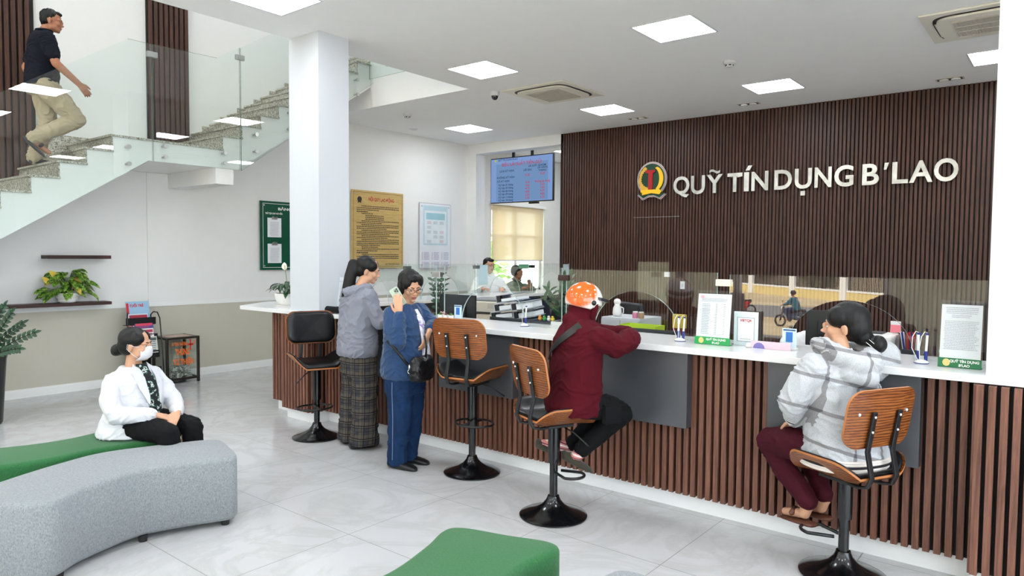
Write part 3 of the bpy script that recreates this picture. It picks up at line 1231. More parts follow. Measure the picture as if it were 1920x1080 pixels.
def shell(outline, fz, th, nx=1, mi=0, puff=0):
    """curved sheet: outline scaled inward rings, height fz(x,y), thickness th"""
    bm = BM()
    rings_t, rings_b = [], []
    S = [1, .995, .96, .88, .75, .6, .42, .22]
    for s_ in S:
        t_, b_ = [], []
        for x, y in outline:
            p = (x * s_, y * s_)
            z = fz(*p)
            pf = puff * (1 - s_ ** 6) ** .5 if puff else 0
            t_.append(bm.verts.new((p[0], p[1], z + th + pf)))
            b_.append(bm.verts.new((p[0], p[1], z)))
        rings_t.append(t_); rings_b.append(b_)
    n = len(outline)
    for R_, flip in ((rings_t, 0), (rings_b, 1)):
        for a, b in zip(R_, R_[1:]):
            for k in range(n):
                q = (a[k], a[(k + 1) % n], b[(k + 1) % n], b[k])
                bm.faces.new(q if not flip else tuple(reversed(q)))
        c = bm.verts.new((0, 0, fz(0, 0) + (th + puff if not flip else 0)))
        for k in range(n):
            q = (R_[-1][k], R_[-1][(k + 1) % n], c)
            bm.faces.new(q if not flip else tuple(reversed(q)))
    for k in range(n):
        f = bm.faces.new((rings_t[0][(k + 1) % n], rings_t[0][k], rings_b[0][k], rings_b[0][(k + 1) % n]))
        f.material_index = mi
    bmesh.ops.recalc_face_normals(bm, faces=bm.faces[:])
    return bm


def stool(loc, rot, zs, label, foot='loop', footz=.30, footrot=0):
    """zs: height of the underside of the seat"""
    r = thing('bar_stool', label, 'bar stool', (loc[0], loc[1], 0), R(rot), 'walnut and black leather bar stools')
    bm = BM()
    lathe(bm, [(0, .0), (.205, .0), (.215, .004), (.215, .010), (.20, .018), (.16, .032), (.11, .05), (.07, .075), (.045, .105), (.036, .13), (0, .13)], 48)
    obj('base', bm, m_gloss, r, smooth=True, auto=50)
    zm = .34 if zs > .55 else .30
    bm = BM(); tube(bm, [(0, 0, .1), (0, 0, zm + .05)], .026, 20); obj('gas_lift', bm, m_gloss, r, auto=40)
    bm = BM(); tube(bm, [(0, 0, zm), (0, 0, zm + .03), (0, 0, zs - .02)], [.036, .038, .038], 24); obj('column_sleeve', bm, m_gloss, r, auto=40)
    bm = BM()
    box(bm, -.09, .09, -.09, .09, zs - .022, zs - .004)
    obj('mounting_plate', bm, m_metalblk, r, bevel=.003)
    bm = BM()
    if foot == 'loop':
        pts = [(.036, -.03 + 0, footz)]
        for k in range(13):
            a = R(-75 + 150 * k / 12)
            pts.append((.10 + .10 * cos(a) if False else (.13 + .09 * cos(a)), .085 * sin(a), footz))
        pts.append((.036, .03, footz))
        Mr = Matrix.Rotation(R(footrot), 4, 'Z')
        tube(bm, [Mr @ V(p) for p in pts], .009, 10)
    else:
        Mr = Matrix.Rotation(R(footrot), 4, 'Z')
        pts = [Mr @ V((.02 + .155 * cos(2 * pi * k / 32), .125 * sin(2 * pi * k / 32), footz)) for k in range(32)]
        tube(bm, pts, .009, 8, closed=True)
        tube(bm, [Mr @ V((.0, -.12, footz)), Mr @ V((0, .12, footz))], .008, 8)
    obj('footrest', bm, m_metalblk, r, smooth=True)
    bm = BM(); tube(bm, [(.06, .04, zs - .03), (.12, .07, zs - .05), (.21, .12, zs - .12)], .005, 8); obj('lever', bm, m_metalblk, r, smooth=True)
    out = rrect(.235, .205, .10)
    bm = shell(out, lambda x, y: zs + seat_z(x, y), .012, mi=1)
    obj('seat_shell', bm, [m_ply, m_plyedge], r, smooth=True, auto=50)
    out2 = rrect(.225, .195, .095)
    bm = shell(out2, lambda x, y: zs + .012 + seat_z(x, y), .012, puff=.028)
    obj('seat_cushion', bm, m_leather, r, smooth=True)
    # backrest: local plane tilted, curved
    zb0 = zs + .185
    hb = .15
    tilt = R(10)
    Mb = Matrix.Translation((0, -.205, zb0 + hb)) @ Matrix.Rotation(R(90) + tilt, 4, 'X')
    # local x right, y up, z -> -Y(back)... shell height along z
    bo = rrect(.225, hb, .085)
    curve = lambda x, y: .55 * x * x
    bm = shell(bo, lambda x, y: -curve(x, y), .012, mi=1)
    bmesh.ops.transform(bm, matrix=Mb, verts=bm.verts)
    bk = obj('backrest', bm, [m_ply, m_plyedge], r, smooth=True, auto=50)
    bo2 = rrect(.215, hb - .01, .08)
    bm = shell(bo2, lambda x, y: curve(x, y), .008, puff=.022)
    bmesh.ops.transform(bm, matrix=Mb @ Matrix.Rotation(pi, 4, 'Y'), verts=bm.verts)
    obj('back_cushion', bm, m_leather, r, smooth=True)
    for bx in (-.085, .085):
        q = Mb @ V((bx, .045, .020)); q2 = Mb @ V((bx, -hb - .01, .020)); q3 = V((bx, -.225, zs + .05))
        q4 = V((bx, -.20, zs + .0)); q5 = V((bx, -.15, zs - .012)); q6 = V((bx * .8, -.05, zs - .012))
        bm = BM()
        pts = [q, q2, q3, q4, q5, q6]
        prev = None
        for i, p in enumerate(pts):
            d = (pts[min(i + 1, 5)] - pts[max(i - 1, 0)]).normalized()
            nrm = V((1, 0, 0)).cross(d).normalized()
            ring = [bm.verts.new(p + V((sx * .014, 0, 0)) + nrm * sn * .007) for sx, sn in ((-1, -1), (1, -1), (1, 1), (-1, 1))]
            if prev:
                for k in range(4):
                    bm.faces.new((prev[k], prev[(k + 1) % 4], ring[(k + 1) % 4], ring[k]))
            else:
                bm.faces.new(ring)
            prev = ring
        bm.faces.new(list(reversed(prev)))
        bmesh.ops.recalc_face_normals(bm, faces=bm.faces[:])
        br = obj('back_bracket', bm, m_metalblk, r, bevel=.003)
        for yy in (.022, -.055):
            bm = BM(); ellipsoid(bm, Mb @ V((bx, yy, .027)), .008, .008, .008, u=10, v=6); obj('bolt', bm, m_bolt, br, smooth=True)
    for bx in (-.16, .16):
        bm = BM(); ellipsoid(bm, Mb @ V((bx, .03, .012 - curve(bx, 0))), .010, .010, .010, u=12, v=6); obj('button_bolt', bm, m_bolt, bk, smooth=True)
    return r


stool((-5.283, 3.80), -111, .635, 'bar stool at the left column turned with its black padded back to the room', 'ring', .27)
stool((-3.528, 3.93), 10, .70, 'empty bar stool beside the woman in the blue jacket', 'ring', .38, -10)
stool((-2.54, 3.60), -24, .60, 'bar stool under the person wearing the orange and white helmet', 'loop', .29, 20)
stool((-.90, 3.88), 62, .53, 'bar stool under the woman in the checked grey hoodie', 'loop', .20, 110)

# ------------------------------------------------------------------ poufs
def cloth_knit(name, c1, c2, sc=260):
    t = NT(name)
    co = t.coord()
    a = t.noise(t.coord('Object', (1, 1, .35)), sc, 2, .7)
    b = t.noise(co, sc * .35, 2, .6)
    f = t.math('ADD', t.math('MULTIPLY', a, .65), t.math('MULTIPLY', b, .35))
    col = t.ramp(f, [(.33, c1), (.67, c2)])
    t.bsdf(col, .95, 0, t.bump(f, .45, .004), .2, 0, .15)
    return t.m


m_greyf = cloth_knit('grey woven upholstery', srgb(116, 120, 123), srgb(158, 162, 165))
m_greenf = cloth_knit('green felt upholstery', srgb(36, 90, 50), srgb(56, 112, 66), 300)


def spline(pts, n=8):
    out = []
    N = len(pts)
    for i in range(N):
        p0, p1, p2, p3 = [V((*pts[(i + k) % N], 0)) for k in (-1, 0, 1, 2)]
        for k in range(n):
            t_ = k / n
            q = .5 * ((2 * p1) + (-p0 + p2) * t_ + (2 * p0 - 5 * p1 + 4 * p2 - p3) * t_ * t_ + (-p0 + 3 * p1 - 3 * p2 + p3) * t_ ** 3)
            out.append((q.x, q.y))
    return out


def pouf(name, pts, h, mat, label, n=6, rr=.03, feet=()):
    out = spline(pts, n)
    cx = sum(p[0] for p in out) / len(out); cy = sum(p[1] for p in out) / len(out)
    r = thing(name, label, 'ottoman', (cx, cy, 0), 0, 'curved ottomans in the waiting area')
    out = [(x - cx, y - cy) for x, y in out]
    N = len(out)
    area = sum(out[i][0] * out[(i + 1) % N][1] - out[(i + 1) % N][0] * out[i][1] for i in range(N))
    if area < 0:
        out.reverse()
    nor = []
    for i in range(N):
        d = V((out[(i + 1) % N][0] - out[i - 1][0], out[(i + 1) % N][1] - out[i - 1][1], 0)).normalized()
        nor.append(V((-d.y, d.x, 0)))  # inward for CCW
    bm = BM()
    rings = []
    prof = [(rr * .6, .035), (0, .06), (0, h - rr)] + [(rr * (1 - cos(R(a))), h - rr + rr * sin(R(a))) for a in (22, 45, 67, 90)]
    for ins, z in prof:
        rings.append([bm.verts.new((out[i][0] + nor[i].x * ins, out[i][1] + nor[i].y * ins, z)) for i in range(N)])
    for a, b in zip(rings, rings[1:]):
        for k in range(N):
            bm.faces.new((a[k], a[(k + 1) % N], b[(k + 1) % N], b[k]))
    f1 = bm.faces.new(rings[-1]); f2 = bm.faces.new(list(reversed(rings[0])))
    bmesh.ops.triangulate(bm, faces=[f1, f2])
    obj('upholstery', bm, mat, r, smooth=True, auto=60)
    for fx, fy in feet:
        bm = BM(); lathe(bm, [(0, 0), (.022, 0), (.026, .036), (0, .036)], 16, (fx - cx, fy - cy, 0)); obj('foot', bm, m_metalblk, r)
    return r


pouf('curved_ottoman', [(-3.885, 1.25), (-3.98, 1.42), (-4.075, 1.70), (-4.06, 1.85), (-4.0, 2.02), (-3.925, 2.21), (-3.99, 2.285), (-4.18, 2.345), (-4.36, 2.385), (-4.45, 2.30), (-4.56, 2.02), (-4.63, 1.76), (-4.58, 1.52), (-4.46, 1.22), (-4.32, .99), (-4.2, .98), (-4.0, 1.10)],
     .42, m_greyf, 'light grey curved ottoman in the foreground', feet=((-3.98, 2.2), (-4.1, 1.77), (-3.97, 1.3), (-4.4, 2.28), (-4.3, 1.1)))
pouf('curved_ottoman', [(-5.5, .9), (-5.30, 1.18), (-5.21, 1.42), (-5.155, 1.58), (-5.14, 1.76), (-5.19, 1.98), (-5.26, 2.16), (-5.16, 2.28), (-5.0, 2.33), (-4.82, 2.33), (-4.70, 2.27), (-4.66, 2.12), (-4.70, 1.9), (-4.72, 1.72), (-4.70, 1.5), (-4.78, 1.2), (-4.98, .85), (-5.2, .7)],
     .42, m_greenf, 'green curved ottoman that the woman in the white blazer sits on', feet=((-5.15, 2.2), (-4.8, 2.22), (-5.2, 1.7), (-4.8, 1.4), (-5.3, 1.0)))
pouf('curved_ottoman', [(-2.02, 1.1), (-2.06, 1.45), (-2.045, 1.78), (-2.11, 2.05), (-2.175, 2.23), (-2.12, 2.315), (-1.92, 2.375), (-1.73, 2.435), (-1.655, 2.38), (-1.665, 2.15), (-1.58, 1.85), (-1.50, 1.5), (-1.52, 1.15), (-1.75, 1.05)],
     .42, m_greenf, 'green curved ottoman in the lower middle of the photo', feet=((-2.1, 2.2), (-1.72, 2.36), (-1.95, 1.5), (-1.6, 1.3)))
pouf('curved_ottoman', [(-1.34, 1.2), (-1.42, 1.6), (-1.44, 2.0), (-1.395, 2.29), (-1.36, 2.39), (-1.25, 2.415), (-1.05, 2.36), (-.92, 2.25), (-.93, 1.9), (-.86, 1.5), (-.82, 1.2), (-1.05, 1.08)],
     .42, m_greyf, 'light grey ottoman of which only a corner shows at the bottom edge', feet=((-1.35, 2.3), (-1.0, 2.25), (-1.35, 1.4), (-.95, 1.3)))
# ------------------------------------------------------------------ people
def skin_mat(name, c):
    t = NT(name)
    co = t.coord()
    n = t.noise(co, 9, 4, .6)
    f = t.noise(co, 120, 2, .6)
    c2 = (c[0] * .86, c[1] * .78, c[2] * .74, 1)
    col = t.mix(t.math('MULTIPLY', n, .7), c, c2)
    t.bsdf(col, .5, 0, t.bump(f, .12, .001), .4)
    return t.m


m_skin = skin_mat('skin warm', srgb(206, 158, 128))
m_skin2 = skin_mat('skin tanned', srgb(172, 118, 90))
m_lip = plain('lips', srgb(168, 92, 82), .4)
m_eye = plain('eye white', srgb(176, 168, 160), .3)
m_iris = plain('iris dark', srgb(30, 22, 18), .15)
t = NT('black hair')
co = t.coord('Object', (1, 1, .16))
hn = t.noise(co, 150, 3, .6, .6)
hc = t.ramp(hn, [(.3, srgb(5, 5, 5)), (.75, srgb(18, 15, 14))])
t.bsdf(hc, .45, 0, t.bump(hn, .5, .003), .3)
m_hair = t.m


class Fig:
    def __init__(s, x, y, z, h):
        s.o = V((x, y, z))
        s.h = R(h)
        s.F = V((-sin(s.h), cos(s.h), 0))
        s.Rr = V((cos(s.h), sin(s.h), 0))

    def w(s, r, f, z):
        return s.Rr * r + s.F * f + V((0, 0, z))   # relative to the origin

    def torso(s, bm, secs, power=2.4, yaw=None):
        out = []
        for q in secs:
            (r, f, z), a, b = q[:3]
            yw = R(q[3]) if len(q) > 3 else 0
            X = s.Rr * cos(yw) + s.F * sin(yw)
            Y = -s.Rr * sin(yw) + s.F * cos(yw)
            if len(q) > 4:       # pitch the ring forward
                p = R(q[4]); Y = Y * cos(p) - V((0, 0, 1)) * sin(p)
            out.append((s.w(r, f, z), X, Y, a, b))
        loft(bm, out, 30, power)


def head_matrix(c, heading, pitch=0, roll=0):
    return Matrix.Translation(V(c)) @ (Matrix.Rotation(R(heading), 4, 'Z') @ Matrix.Rotation(R(pitch), 4, 'X') @ Matrix.Rotation(R(roll), 4, 'Y'))


def head(bm, M, s=1.0, male=False):
    """x right, y towards the face, z up"""
    def e(c, rx, ry, rz, rot=None):
        m = M @ Matrix.Translation(V(c) * s) @ (rot.to_4x4() if rot else Matrix.Identity(4)) @ Matrix.Diagonal((rx * s, ry * s, rz * s, 1))
        bmesh.ops.create_uvsphere(bm, u_segments=24, v_segments=16, radius=1, matrix=m)
    rx = lambda a: Matrix.Rotation(R(a), 3, 'X')
    e((0, -.012, .03), .074, .092, .082)
    e((0, .022, -.028), .060, .066, .072)
    e((0, .030, -.066), .045, .050, .036, rx(-12))
    e((0, .064, -.092), .020, .018, .016)
    e((0, .066, .018), .056, .022, .022)
    for x in (-1, 1):
        e((x * .036, .056, -.026), .024, .026, .026)
        e((x * .045, .02, -.062), .016, .04, .026, rx(20))
        e((x * .029, .080, .013), .018, .010, .006)
        e((x * .072, -.006, -.014), .009, .016, .030, rx(-12))
        e((x * .078, -.010, -.008), .007, .010, .022, rx(-12))
        e((x * .010, .092, -.034), .008, .009, .007)
    e((0, .087, -.010), .008, .013, .026, rx(-20))
    e((0, .098, -.029), .0105, .013, .0095)
    e((0, .082, -.056), .021, .012, .006)
    e((0, .080, -.068), .018, .011, .007)
    e((0, .076, -.062), .024, .010, .012)
    if male:
        e((0, .03, -.075), .052, .05, .030, rx(-10))
        e((0, .062, -.094), .026, .018, .016)


def face_parts(root, M, s=1.0, lid=0, brows=True):
    """eyes and brows, as parts of the person"""
    for x in (-1, 1):
        bm = BM()
        c = M @ (V((x * .029, .0725, -.004)) * s)
        ellipsoid(bm, c, .0112 * s, .0108 * s, .0085 * s, u=14, v=10)
        n0 = len(bm.faces)
        fwd = (M.to_3x3() @ V((0, 1, 0))).normalized()
        ellipsoid(bm, c + fwd * .0042 * s, .0074 * s, .0074 * s, .0074 * s, u=12, v=8, mi=1)
        obj('eye', bm, [m_eye, m_iris], root, smooth=True)
        if brows:
            bm = BM()
            pts = [M @ (V(p) * s) for p in ((x * .012, .0895, .0165), (x * .028, .088, .0215), (x * .045, .0745, .0165))]
            tube(bm, pts, [.003 * s, .0035 * s, .002 * s], 6)
            obj('eyebrow', bm, m_hair, root, smooth=True)


def glasses(root, M, s=1.0, col=None):
    bm = BM()
    for x in (-1, 1):
        pts = []
        for k in range(20):
            a = 2 * pi * k / 20
            pts.append(M @ (V((x * .031 + .023 * cos(a), .100 - abs(.4 * x * .023 * cos(a)) * .3, -.006 + .017 * sin(a))) * s))
        tube(bm, pts, .0014, 6, closed=True)
        tube(bm, [M @ (V(p) * s) for p in ((x * .054, .096, .0), (x * .074, .05, .002), (x * .079, -.005, .002))], .0014, 6)
    tube(bm, [M @ (V((-.009, .101, -.002)) * s), M @ (V((.009, .101, -.002)) * s)], .0014, 6)
    g = obj('glasses', bm, col or m_metalblk, root, smooth=True)
    return g


def strand_disp(amp=.0035, fr=70):
    return lambda co, n: amp * noise.noise(V((co.x * fr, co.y * fr, co.z * fr * .12)))


def fold_disp(amp=.006, fr=9, seed=0, fine=.002):
    def f(co, n):
        q = co * fr + V((seed * 7.3, seed * 3.1, 0))
        wv = noise.noise(q * .6) * 1.4
        a = noise.noise(V((q.x + wv, q.y + wv, q.z * 1.7 + wv)))
        b = 1 - abs(noise.noise(V((q.x * 1.3, q.y * 1.3, q.z * 2.3 + wv * 2)))) * 2
        c = noise.noise(co * fr * 4)
        return amp * (.9 * a + 1.0 * b * b * b) + fine * c
    return f


def hand(bm, wrist, dirv, palm, side=1, s=1.0, curl=25, spread=6, thumb=35):
    """wrist point, direction of the fingers, direction the palm faces, side: +1 thumb on the +x side"""
    d = V(dirv).normalized()
    pn = V(palm)
    pn = (pn - d * pn.dot(d)).normalized()
    x = d.cross(pn).normalized() * side
    w = V(wrist)
    L = .082 * s
    bases = []
    for i, (ox, ln) in enumerate(((.027, 1.0), (.009, 1.1), (-.009, 1.03), (-.026, .82))):
        b = w + d * (L * (1 - abs(ox) * 1.6)) + x * ox * s
        bases.append((b, ln, ox))
        rcone(bm, w + x * ox * .55 * s + d * .008, .0125 * s, b, .0105 * s, 10)
    rcone(bm, w, .021 * s, w + d * .05 * s, .018 * s, 10)
    for b, ln, ox in bases:
        p = b
        ang = curl * (.6 + random.random() * .25)
        a = ang
        dd = (d + x * (ox * spread * .35)).normalized()
        for seg, r0, r1 in ((.040, .0092, .0085), (.025, .0085, .0078), (.020, .0078, .0068)):
            v = dd * cos(R(a)) + pn * sin(R(a))
            q = p + v * seg * ln * s
            rcone(bm, p, r0 * s, q, r1 * s, 10)
            p = q
            a += curl
    tb = w + d * .018 * s + x * .022 * s
    v1 = (d * cos(R(thumb)) + x * sin(R(thumb)) + pn * .25).normalized()
    q = tb + v1 * .042 * s
    rcone(bm, tb, .0125 * s, q, .0105 * s, 10)
    v2 = (d * .9 + x * sin(R(thumb)) * .4 + pn * .35).normalized()
    q2 = q + v2 * .030 * s
    rcone(bm, q, .0105 * s, q2, .0095 * s, 10)
    rcone(bm, q2, .0095 * s, q2 + v2 * .020 * s, .0078 * s, 10)


def make_body(fig, bm, label, mat, mouth=None, voxel=.0048, smooth=3):
    o = remesh('person', bm, [mat, m_lip], None, voxel, smooth)
    o.data.materials.clear()
    o.data.materials.append(mat)
    o.data.materials.append(m_lip)
    if mouth is not None:
        Mi = mouth[0].inverted()
        s = mouth[1]
        for p in o.data.polygons:
            c = Mi @ p.center
            if abs(c.x) < .020 * s and c.y > .074 * s and abs(c.z + .062 * s) < (.010 - .2 * abs(c.x)) * s:
                p.material_index = 1
    o.location = fig.o
    o['label'] = label
    o['category'] = 'person'
    return o


def shoe(bm, heel, toe, w=.045, h=.06):
    heel, toe = V(heel), V(toe)
    d = (toe - heel)
    u_ = V((0, 0, 1))
    secs = []
    for t_, ww, hh, up_ in ((0.0, .6, .75, .5), (.08, .85, 1.0, .55), (.3, .88, 1.05, .52), (.55, 1.0, .8, .40), (.8, .98, .6, .31), (.95, .7, .42, .22), (1.0, .35, .25, .14)):
        secs.append((heel + d * t_ + u_ * h * up_, d.cross(u_).normalized(), u_, w * ww, h * hh * .5))
    loft(bm, secs, 18, 2.6)


# ---------- cloth materials
m_gjack = fabric('grey windbreaker', srgb(128, 130, 142), 500, .25, .05, .6, .1)
m_bjack = fabric('blue fleece', srgb(38, 64, 100), 420, .4, .12, .95, .25)
m_white = fabric('white blazer cloth', srgb(212, 212, 217), 600, .15, .02, .8, .1)
m_blackc = fabric('black trouser cloth', srgb(9, 9, 12), 500, .2, .1, .9, 0)
m_navy = fabric('navy shirt cloth', srgb(7, 10, 24), 500, .2, .1, .85, 0)
m_khaki = fabric('khaki trouser cloth', srgb(170, 154, 128), 450, .25, .06, .85, .1)
m_maroon = fabric('maroon hoodie cloth', srgb(74, 3, 18), 450, .3, .10, .95, 0)
m_wine = fabric('wine trouser cloth', srgb(62, 6, 22), 450, .2, .08, .85, 0)
m_shirtw = fabric('white shirt cloth', srgb(232, 232, 232), 500, .15, .02, .8, .1)
m_olive = fabric('olive shirt cloth', srgb(104, 112, 92), 500, .2, .06, .85, .1)
m_blackshoe = plain('black shoe leather', srgb(20, 20, 22), .4, var=.05)
m_brownshoe = plain('brown sandal leather', srgb(92, 52, 36), .5, var=.08)
m_sole = plain('rubber sole', srgb(52, 48, 44), .8)
# jeans
t = NT('blue denim')
co = t.coord('Object')
a = t.noise(co, 400, 2, .7)
b = t.noise(t.coord('Object', (1, 1, .3)), 14, 4, .6)
f = t.math('ADD', t.math('MULTIPLY', a, .45), t.math('MULTIPLY', b, .55))
t.bsdf(t.ramp(f, [(.32, srgb(12, 30, 58)), (.68, srgb(26, 54, 92))]), .85, 0, t.bump(f, .3, .003), .2)
m_jeans = t.m


def stripe_lines(t, c, period, width, off=0.0):
    fr = t.math('FRACT', t.math('DIVIDE', t.math('ADD', c, off), period))
    return t.math('LESS_THAN', fr, width / period)


# plaid trousers (dark check)
t = NT('dark checked cloth')
co = t.coord('Object', (1, 1, 1), (0, 0, R(-38)))
sp = t.n('SeparateXYZ'); t.l(co, sp.inputs[0])
x_, z_ = sp.outputs[0], sp.outputs[2]
wv = t.math('MULTIPLY', t.math('SUBTRACT', t.noise(t.coord('Object'), 3, 2), .5), .02)
x_ = t.math('ADD', x_, wv)
base = t.mix(stripe_lines(t, x_, .085, .040), srgb(78, 73, 68), srgb(60, 60, 65))
base = t.mix(t.math('MULTIPLY', stripe_lines(t, z_, .105, .045, .02), .55), base, srgb(96, 87, 75))
for off, wd in ((0, .007), (.016, .004), (.045, .003)):
    base = t.mix(t.math('MULTIPLY', stripe_lines(t, x_, .085, wd, off), .85), base, srgb(24, 25, 32))
    base = t.mix(t.math('MULTIPLY', stripe_lines(t, z_, .105, wd * 1.2, off + .01), .85), base, srgb(24, 25, 32))
t.bsdf(base, .9, 0, t.bump(t.noise(co, 500), .2, .002), .2)
m_plaid = t.m
# light checked hoodie: bands with darker crossings
t = NT('light checked fleece')
co = t.coord('Object', (1, 1, 1), (R(8), R(-10), R(-52)))
sp = t.n('SeparateXYZ'); t.l(co, sp.inputs[0])
wv = t.math('MULTIPLY', t.math('SUBTRACT', t.noise(t.coord('Object'), 4, 2), .5), .03)
x_ = t.math('ADD', sp.outputs[0], wv)
z_ = t.math('ADD', sp.outputs[2], wv)
sx = stripe_lines(t, x_, .165, .018, .05)
sz = stripe_lines(t, z_, .165, .018, .02)
fz = t.noise(t.coord('Object'), 260, 3, .7)
base = t.ramp(fz, [(.35, srgb(168, 170, 174)), (.65, srgb(196, 197, 200))])
grey = t.ramp(fz, [(.35, srgb(122, 120, 122)), (.65, srgb(144, 142, 144))])
base = t.mix(t.math('MAXIMUM', sx, sz), base, grey)
base = t.mix(t.math('MULTIPLY', sx, sz), base, srgb(92, 90, 94))
t.bsdf(base, .95, 0, t.bump(fz, .3, .003), .2, 0, .2)
m_check = t.m


def garment(fig, root, name, bm, mat, voxel=.007, smooth=5, amp=.006, fr=9, seed=1, fine=.0015, cut=None):
    return remesh(name, bm, mat, root, voxel, smooth, fold_disp(amp * 1.2, fr, seed, fine) if amp else None, cut)


# ================= 1. woman in the grey jacket with the long ponytail (standing, back to us)
g = Fig(-4.80, 3.88, 0, -8)
W = g.w
Mh = head_matrix(W(.035, .075, 1.505), g.h * 180 / pi - 38, -14, 4)
bm = BM()
head(bm, Mh, 1.0)
rcone(bm, W(.02, .0, 1.33), .055, W(.03, .05, 1.44), .047)
g.torso(bm, [((0, 0, .80), .14, .10), ((0, 0, 1.0), .12, .09), ((0, 0, 1.25), .15, .09), ((0, 0, 1.34), .06, .05)])
for sx, el, wr in ((1, (.23, .06, 1.08), (.13, .24, 1.105)), (-1, (-.22, .05, 1.07), (-.10, .24, 1.105))):
    chain(bm, [W(sx * .165, 0, 1.30), W(*el), W(*wr)], [.04, .034, .024])
    hand(bm, W(*wr), g.F * .6 + g.Rr * (-sx * .8) + V((0, 0, -.05)), (0, 0, -1), side=sx, s=.9, curl=14)
    chain(bm, [W(sx * .085, 0, .84), W(sx * .09, .01, .45), W(sx * .085, -.01, .08)], [.07, .05, .035])
p1_ = make_body(g, bm, 'woman in grey jacket with long black ponytail and checked trousers standing at the counter', m_skin, (Mh, 1.0))
face_parts(p1_, Mh, 1.0)
bm = BM()
g.torso(bm, [((0, -.01, .775), .180, .135), ((0, -.015, .81), .196, .150), ((0, -.01, .95), .190, .145), ((0, 0, 1.12), .195, .135), ((0, .0, 1.25), .205, .125), ((0, .005, 1.32), .175, .105), ((.01, .02, 1.37), .09, .08)])
for sx, el, wr in ((1, (.245, .06, 1.07), (.14, .21, 1.11)), (-1, (-.235, .05, 1.06), (-.12, .21, 1.11))):
    chain(bm, [W(sx * .165, 0, 1.285), W(sx * .20, .02, 1.18), W(*el), W(*wr)], [.068, .064, .056, .042])
chain(bm, [W(-.10, .03, 1.355), W(-.075, -.06, 1.34), W(.0, -.095, 1.315), (W(.085, -.06, 1.34)), W(.11, .03, 1.36)], [.035, .040, .045, .040, .035])
garment(g, p1_, 'jacket', bm, m_gjack, amp=.007, seed=2)
bm = BM()
for pts in (((-.095, .02, 1.385), (-.07, -.05, 1.375), (.0, -.075, 1.36), (.08, -.045, 1.375), (.10, .03, 1.395)),):
    tube(bm, [W(*q) for q in pts], .006, 6)
obj('collar_piping', bm, plain('maroon piping', srgb(96, 40, 44), .7), p1_, smooth=True)
bm = BM()
g.torso(bm, [((0, 0, .62), .165, .12), ((0, 0, .74), .175, .13), ((0, 0, .84), .165, .12)])
for sx, ox in ((1, .02), (-1, .0)):
    g.torso(bm, [((sx * .10 + ox, -.02, .035), .115, .118), ((sx * .10 + ox * .6, -.015, .10), .112, .112), ((sx * .095, 0, .30), .100, .102), ((sx * .09, .01, .5), .094, .10), ((sx * .085, .0, .70), .092, .112)], 2.2)
garment(g, p1_, 'trousers', bm, m_plaid, amp=.009, fr=6, seed=3)
for sx, hy in ((1, -.06), (-1, -.02)):
    bm = BM(); shoe(bm, W(sx * .095, hy - .08, .0), W(sx * .115, hy + .15, .0), .044, .075); obj('shoe', bm, m_blackshoe, p1_, smooth=True)
bm = BM()
def hcap(bm, M, s, parts):
    for c, rx, ry, rz in parts:
        m = M @ Matrix.Translation(V(c) * s) @ Matrix.Diagonal((rx * s, ry * s, rz * s, 1))
        bmesh.ops.create_uvsphere(bm, u_segments=24, v_segments=16, radius=1, matrix=m)
hcap(bm, Mh, 1.0, [((0, -.026, .042), .083, .092, .082), ((0, -.05, .0), .074, .065, .075), ((.0, -.085, .035), .035, .035, .03), ((-.04, .02, .045), .045, .055, .052), ((.04, .02, .045), .045, .055, .052)])
hb = Mh @ V((0, -.10, .03))
tail = [hb, hb + V((-.02, -.03, .0)), hb + V((-.03, -.05, -.10)), hb + V((-.045, -.065, -.22)), hb + V((-.065, -.065, -.34)), hb + V((-.08, -.055, -.44)), hb + V((-.075, -.05, -.54))]
chain(bm, tail, [.034, .044, .052, .054, .048, .036, .008])
garment(g, p1_, 'hair', bm, m_hair, .006, 4, 0)
bm = BM(); tube(bm, [hb + V((-.012, -.018, .018)), hb + V((-.018, -.03, -.03))], .007, 8); obj('hair_clip', bm, m_bolt, p1_, smooth=True)

# ================= 2. woman in the blue jacket on the phone (standing)
g = Fig(-4.045, 3.72, 0, -76)
W = g.w
Mh = head_matrix(W(.01, .055, 1.40), g.h * 180 / pi - 30, -18, 3)
bm = BM()
head(bm, Mh, 1.0)
rcone(bm, W(0, .0, 1.24), .055, W(.01, .05, 1.33), .048)
g.torso(bm, [((0, 0, .74), .14, .11), ((0, 0, .95), .13, .11), ((0, 0, 1.15), .15, .10), ((0, 0, 1.25), .06, .05)])
# right hand holds the phone to the ear, left forearm across the belly resting on the counter side
rs, re, rw = W(.165, .0, 1.19), W(.225, .085, 1.0), V((.130, -.175, 1.195))
ls, le, lw = W(-.16, .02, 1.20), V((.150, .165, 1.10)), V((.232, .035, 1.065))
chain(bm, [rs, re, rw], [.034, .026, .023])
chain(bm, [ls, le, lw], [.034, .026, .023])
hand(bm, rw, V((0, 0, 1)) - rt * .10 + fw * .05, fw, side=1, s=.95, curl=17, thumb=40)
hand(bm, lw, -V((0, 0, 1)) - rt * .35 - fw * .1, fw * .4 - rt, side=1, s=.98, curl=12)
for sx in (1, -1):
    chain(bm, [W(sx * .08, 0, .78), W(sx * .08, .02, .42), W(sx * .075, -.02, .08)], [.075, .055, .038])
p2_ = make_body(g, bm, 'woman in blue jacket and jeans holding a phone to her ear', m_skin, (Mh, 1.0))
face_parts(p2_, Mh, 1.0)
glasses(p2_, Mh, 1.0)
bm = BM()
g.torso(bm, [((0, .0, .695), .172, .160), ((0, .0, .74), .185, .168), ((0, .01, .88), .178, .162), ((0, .01, 1.02), .178, .148), ((0, .005, 1.14), .185, .132), ((0, .0, 1.21), .165, .11), ((0, .01, 1.26), .085, .075)])
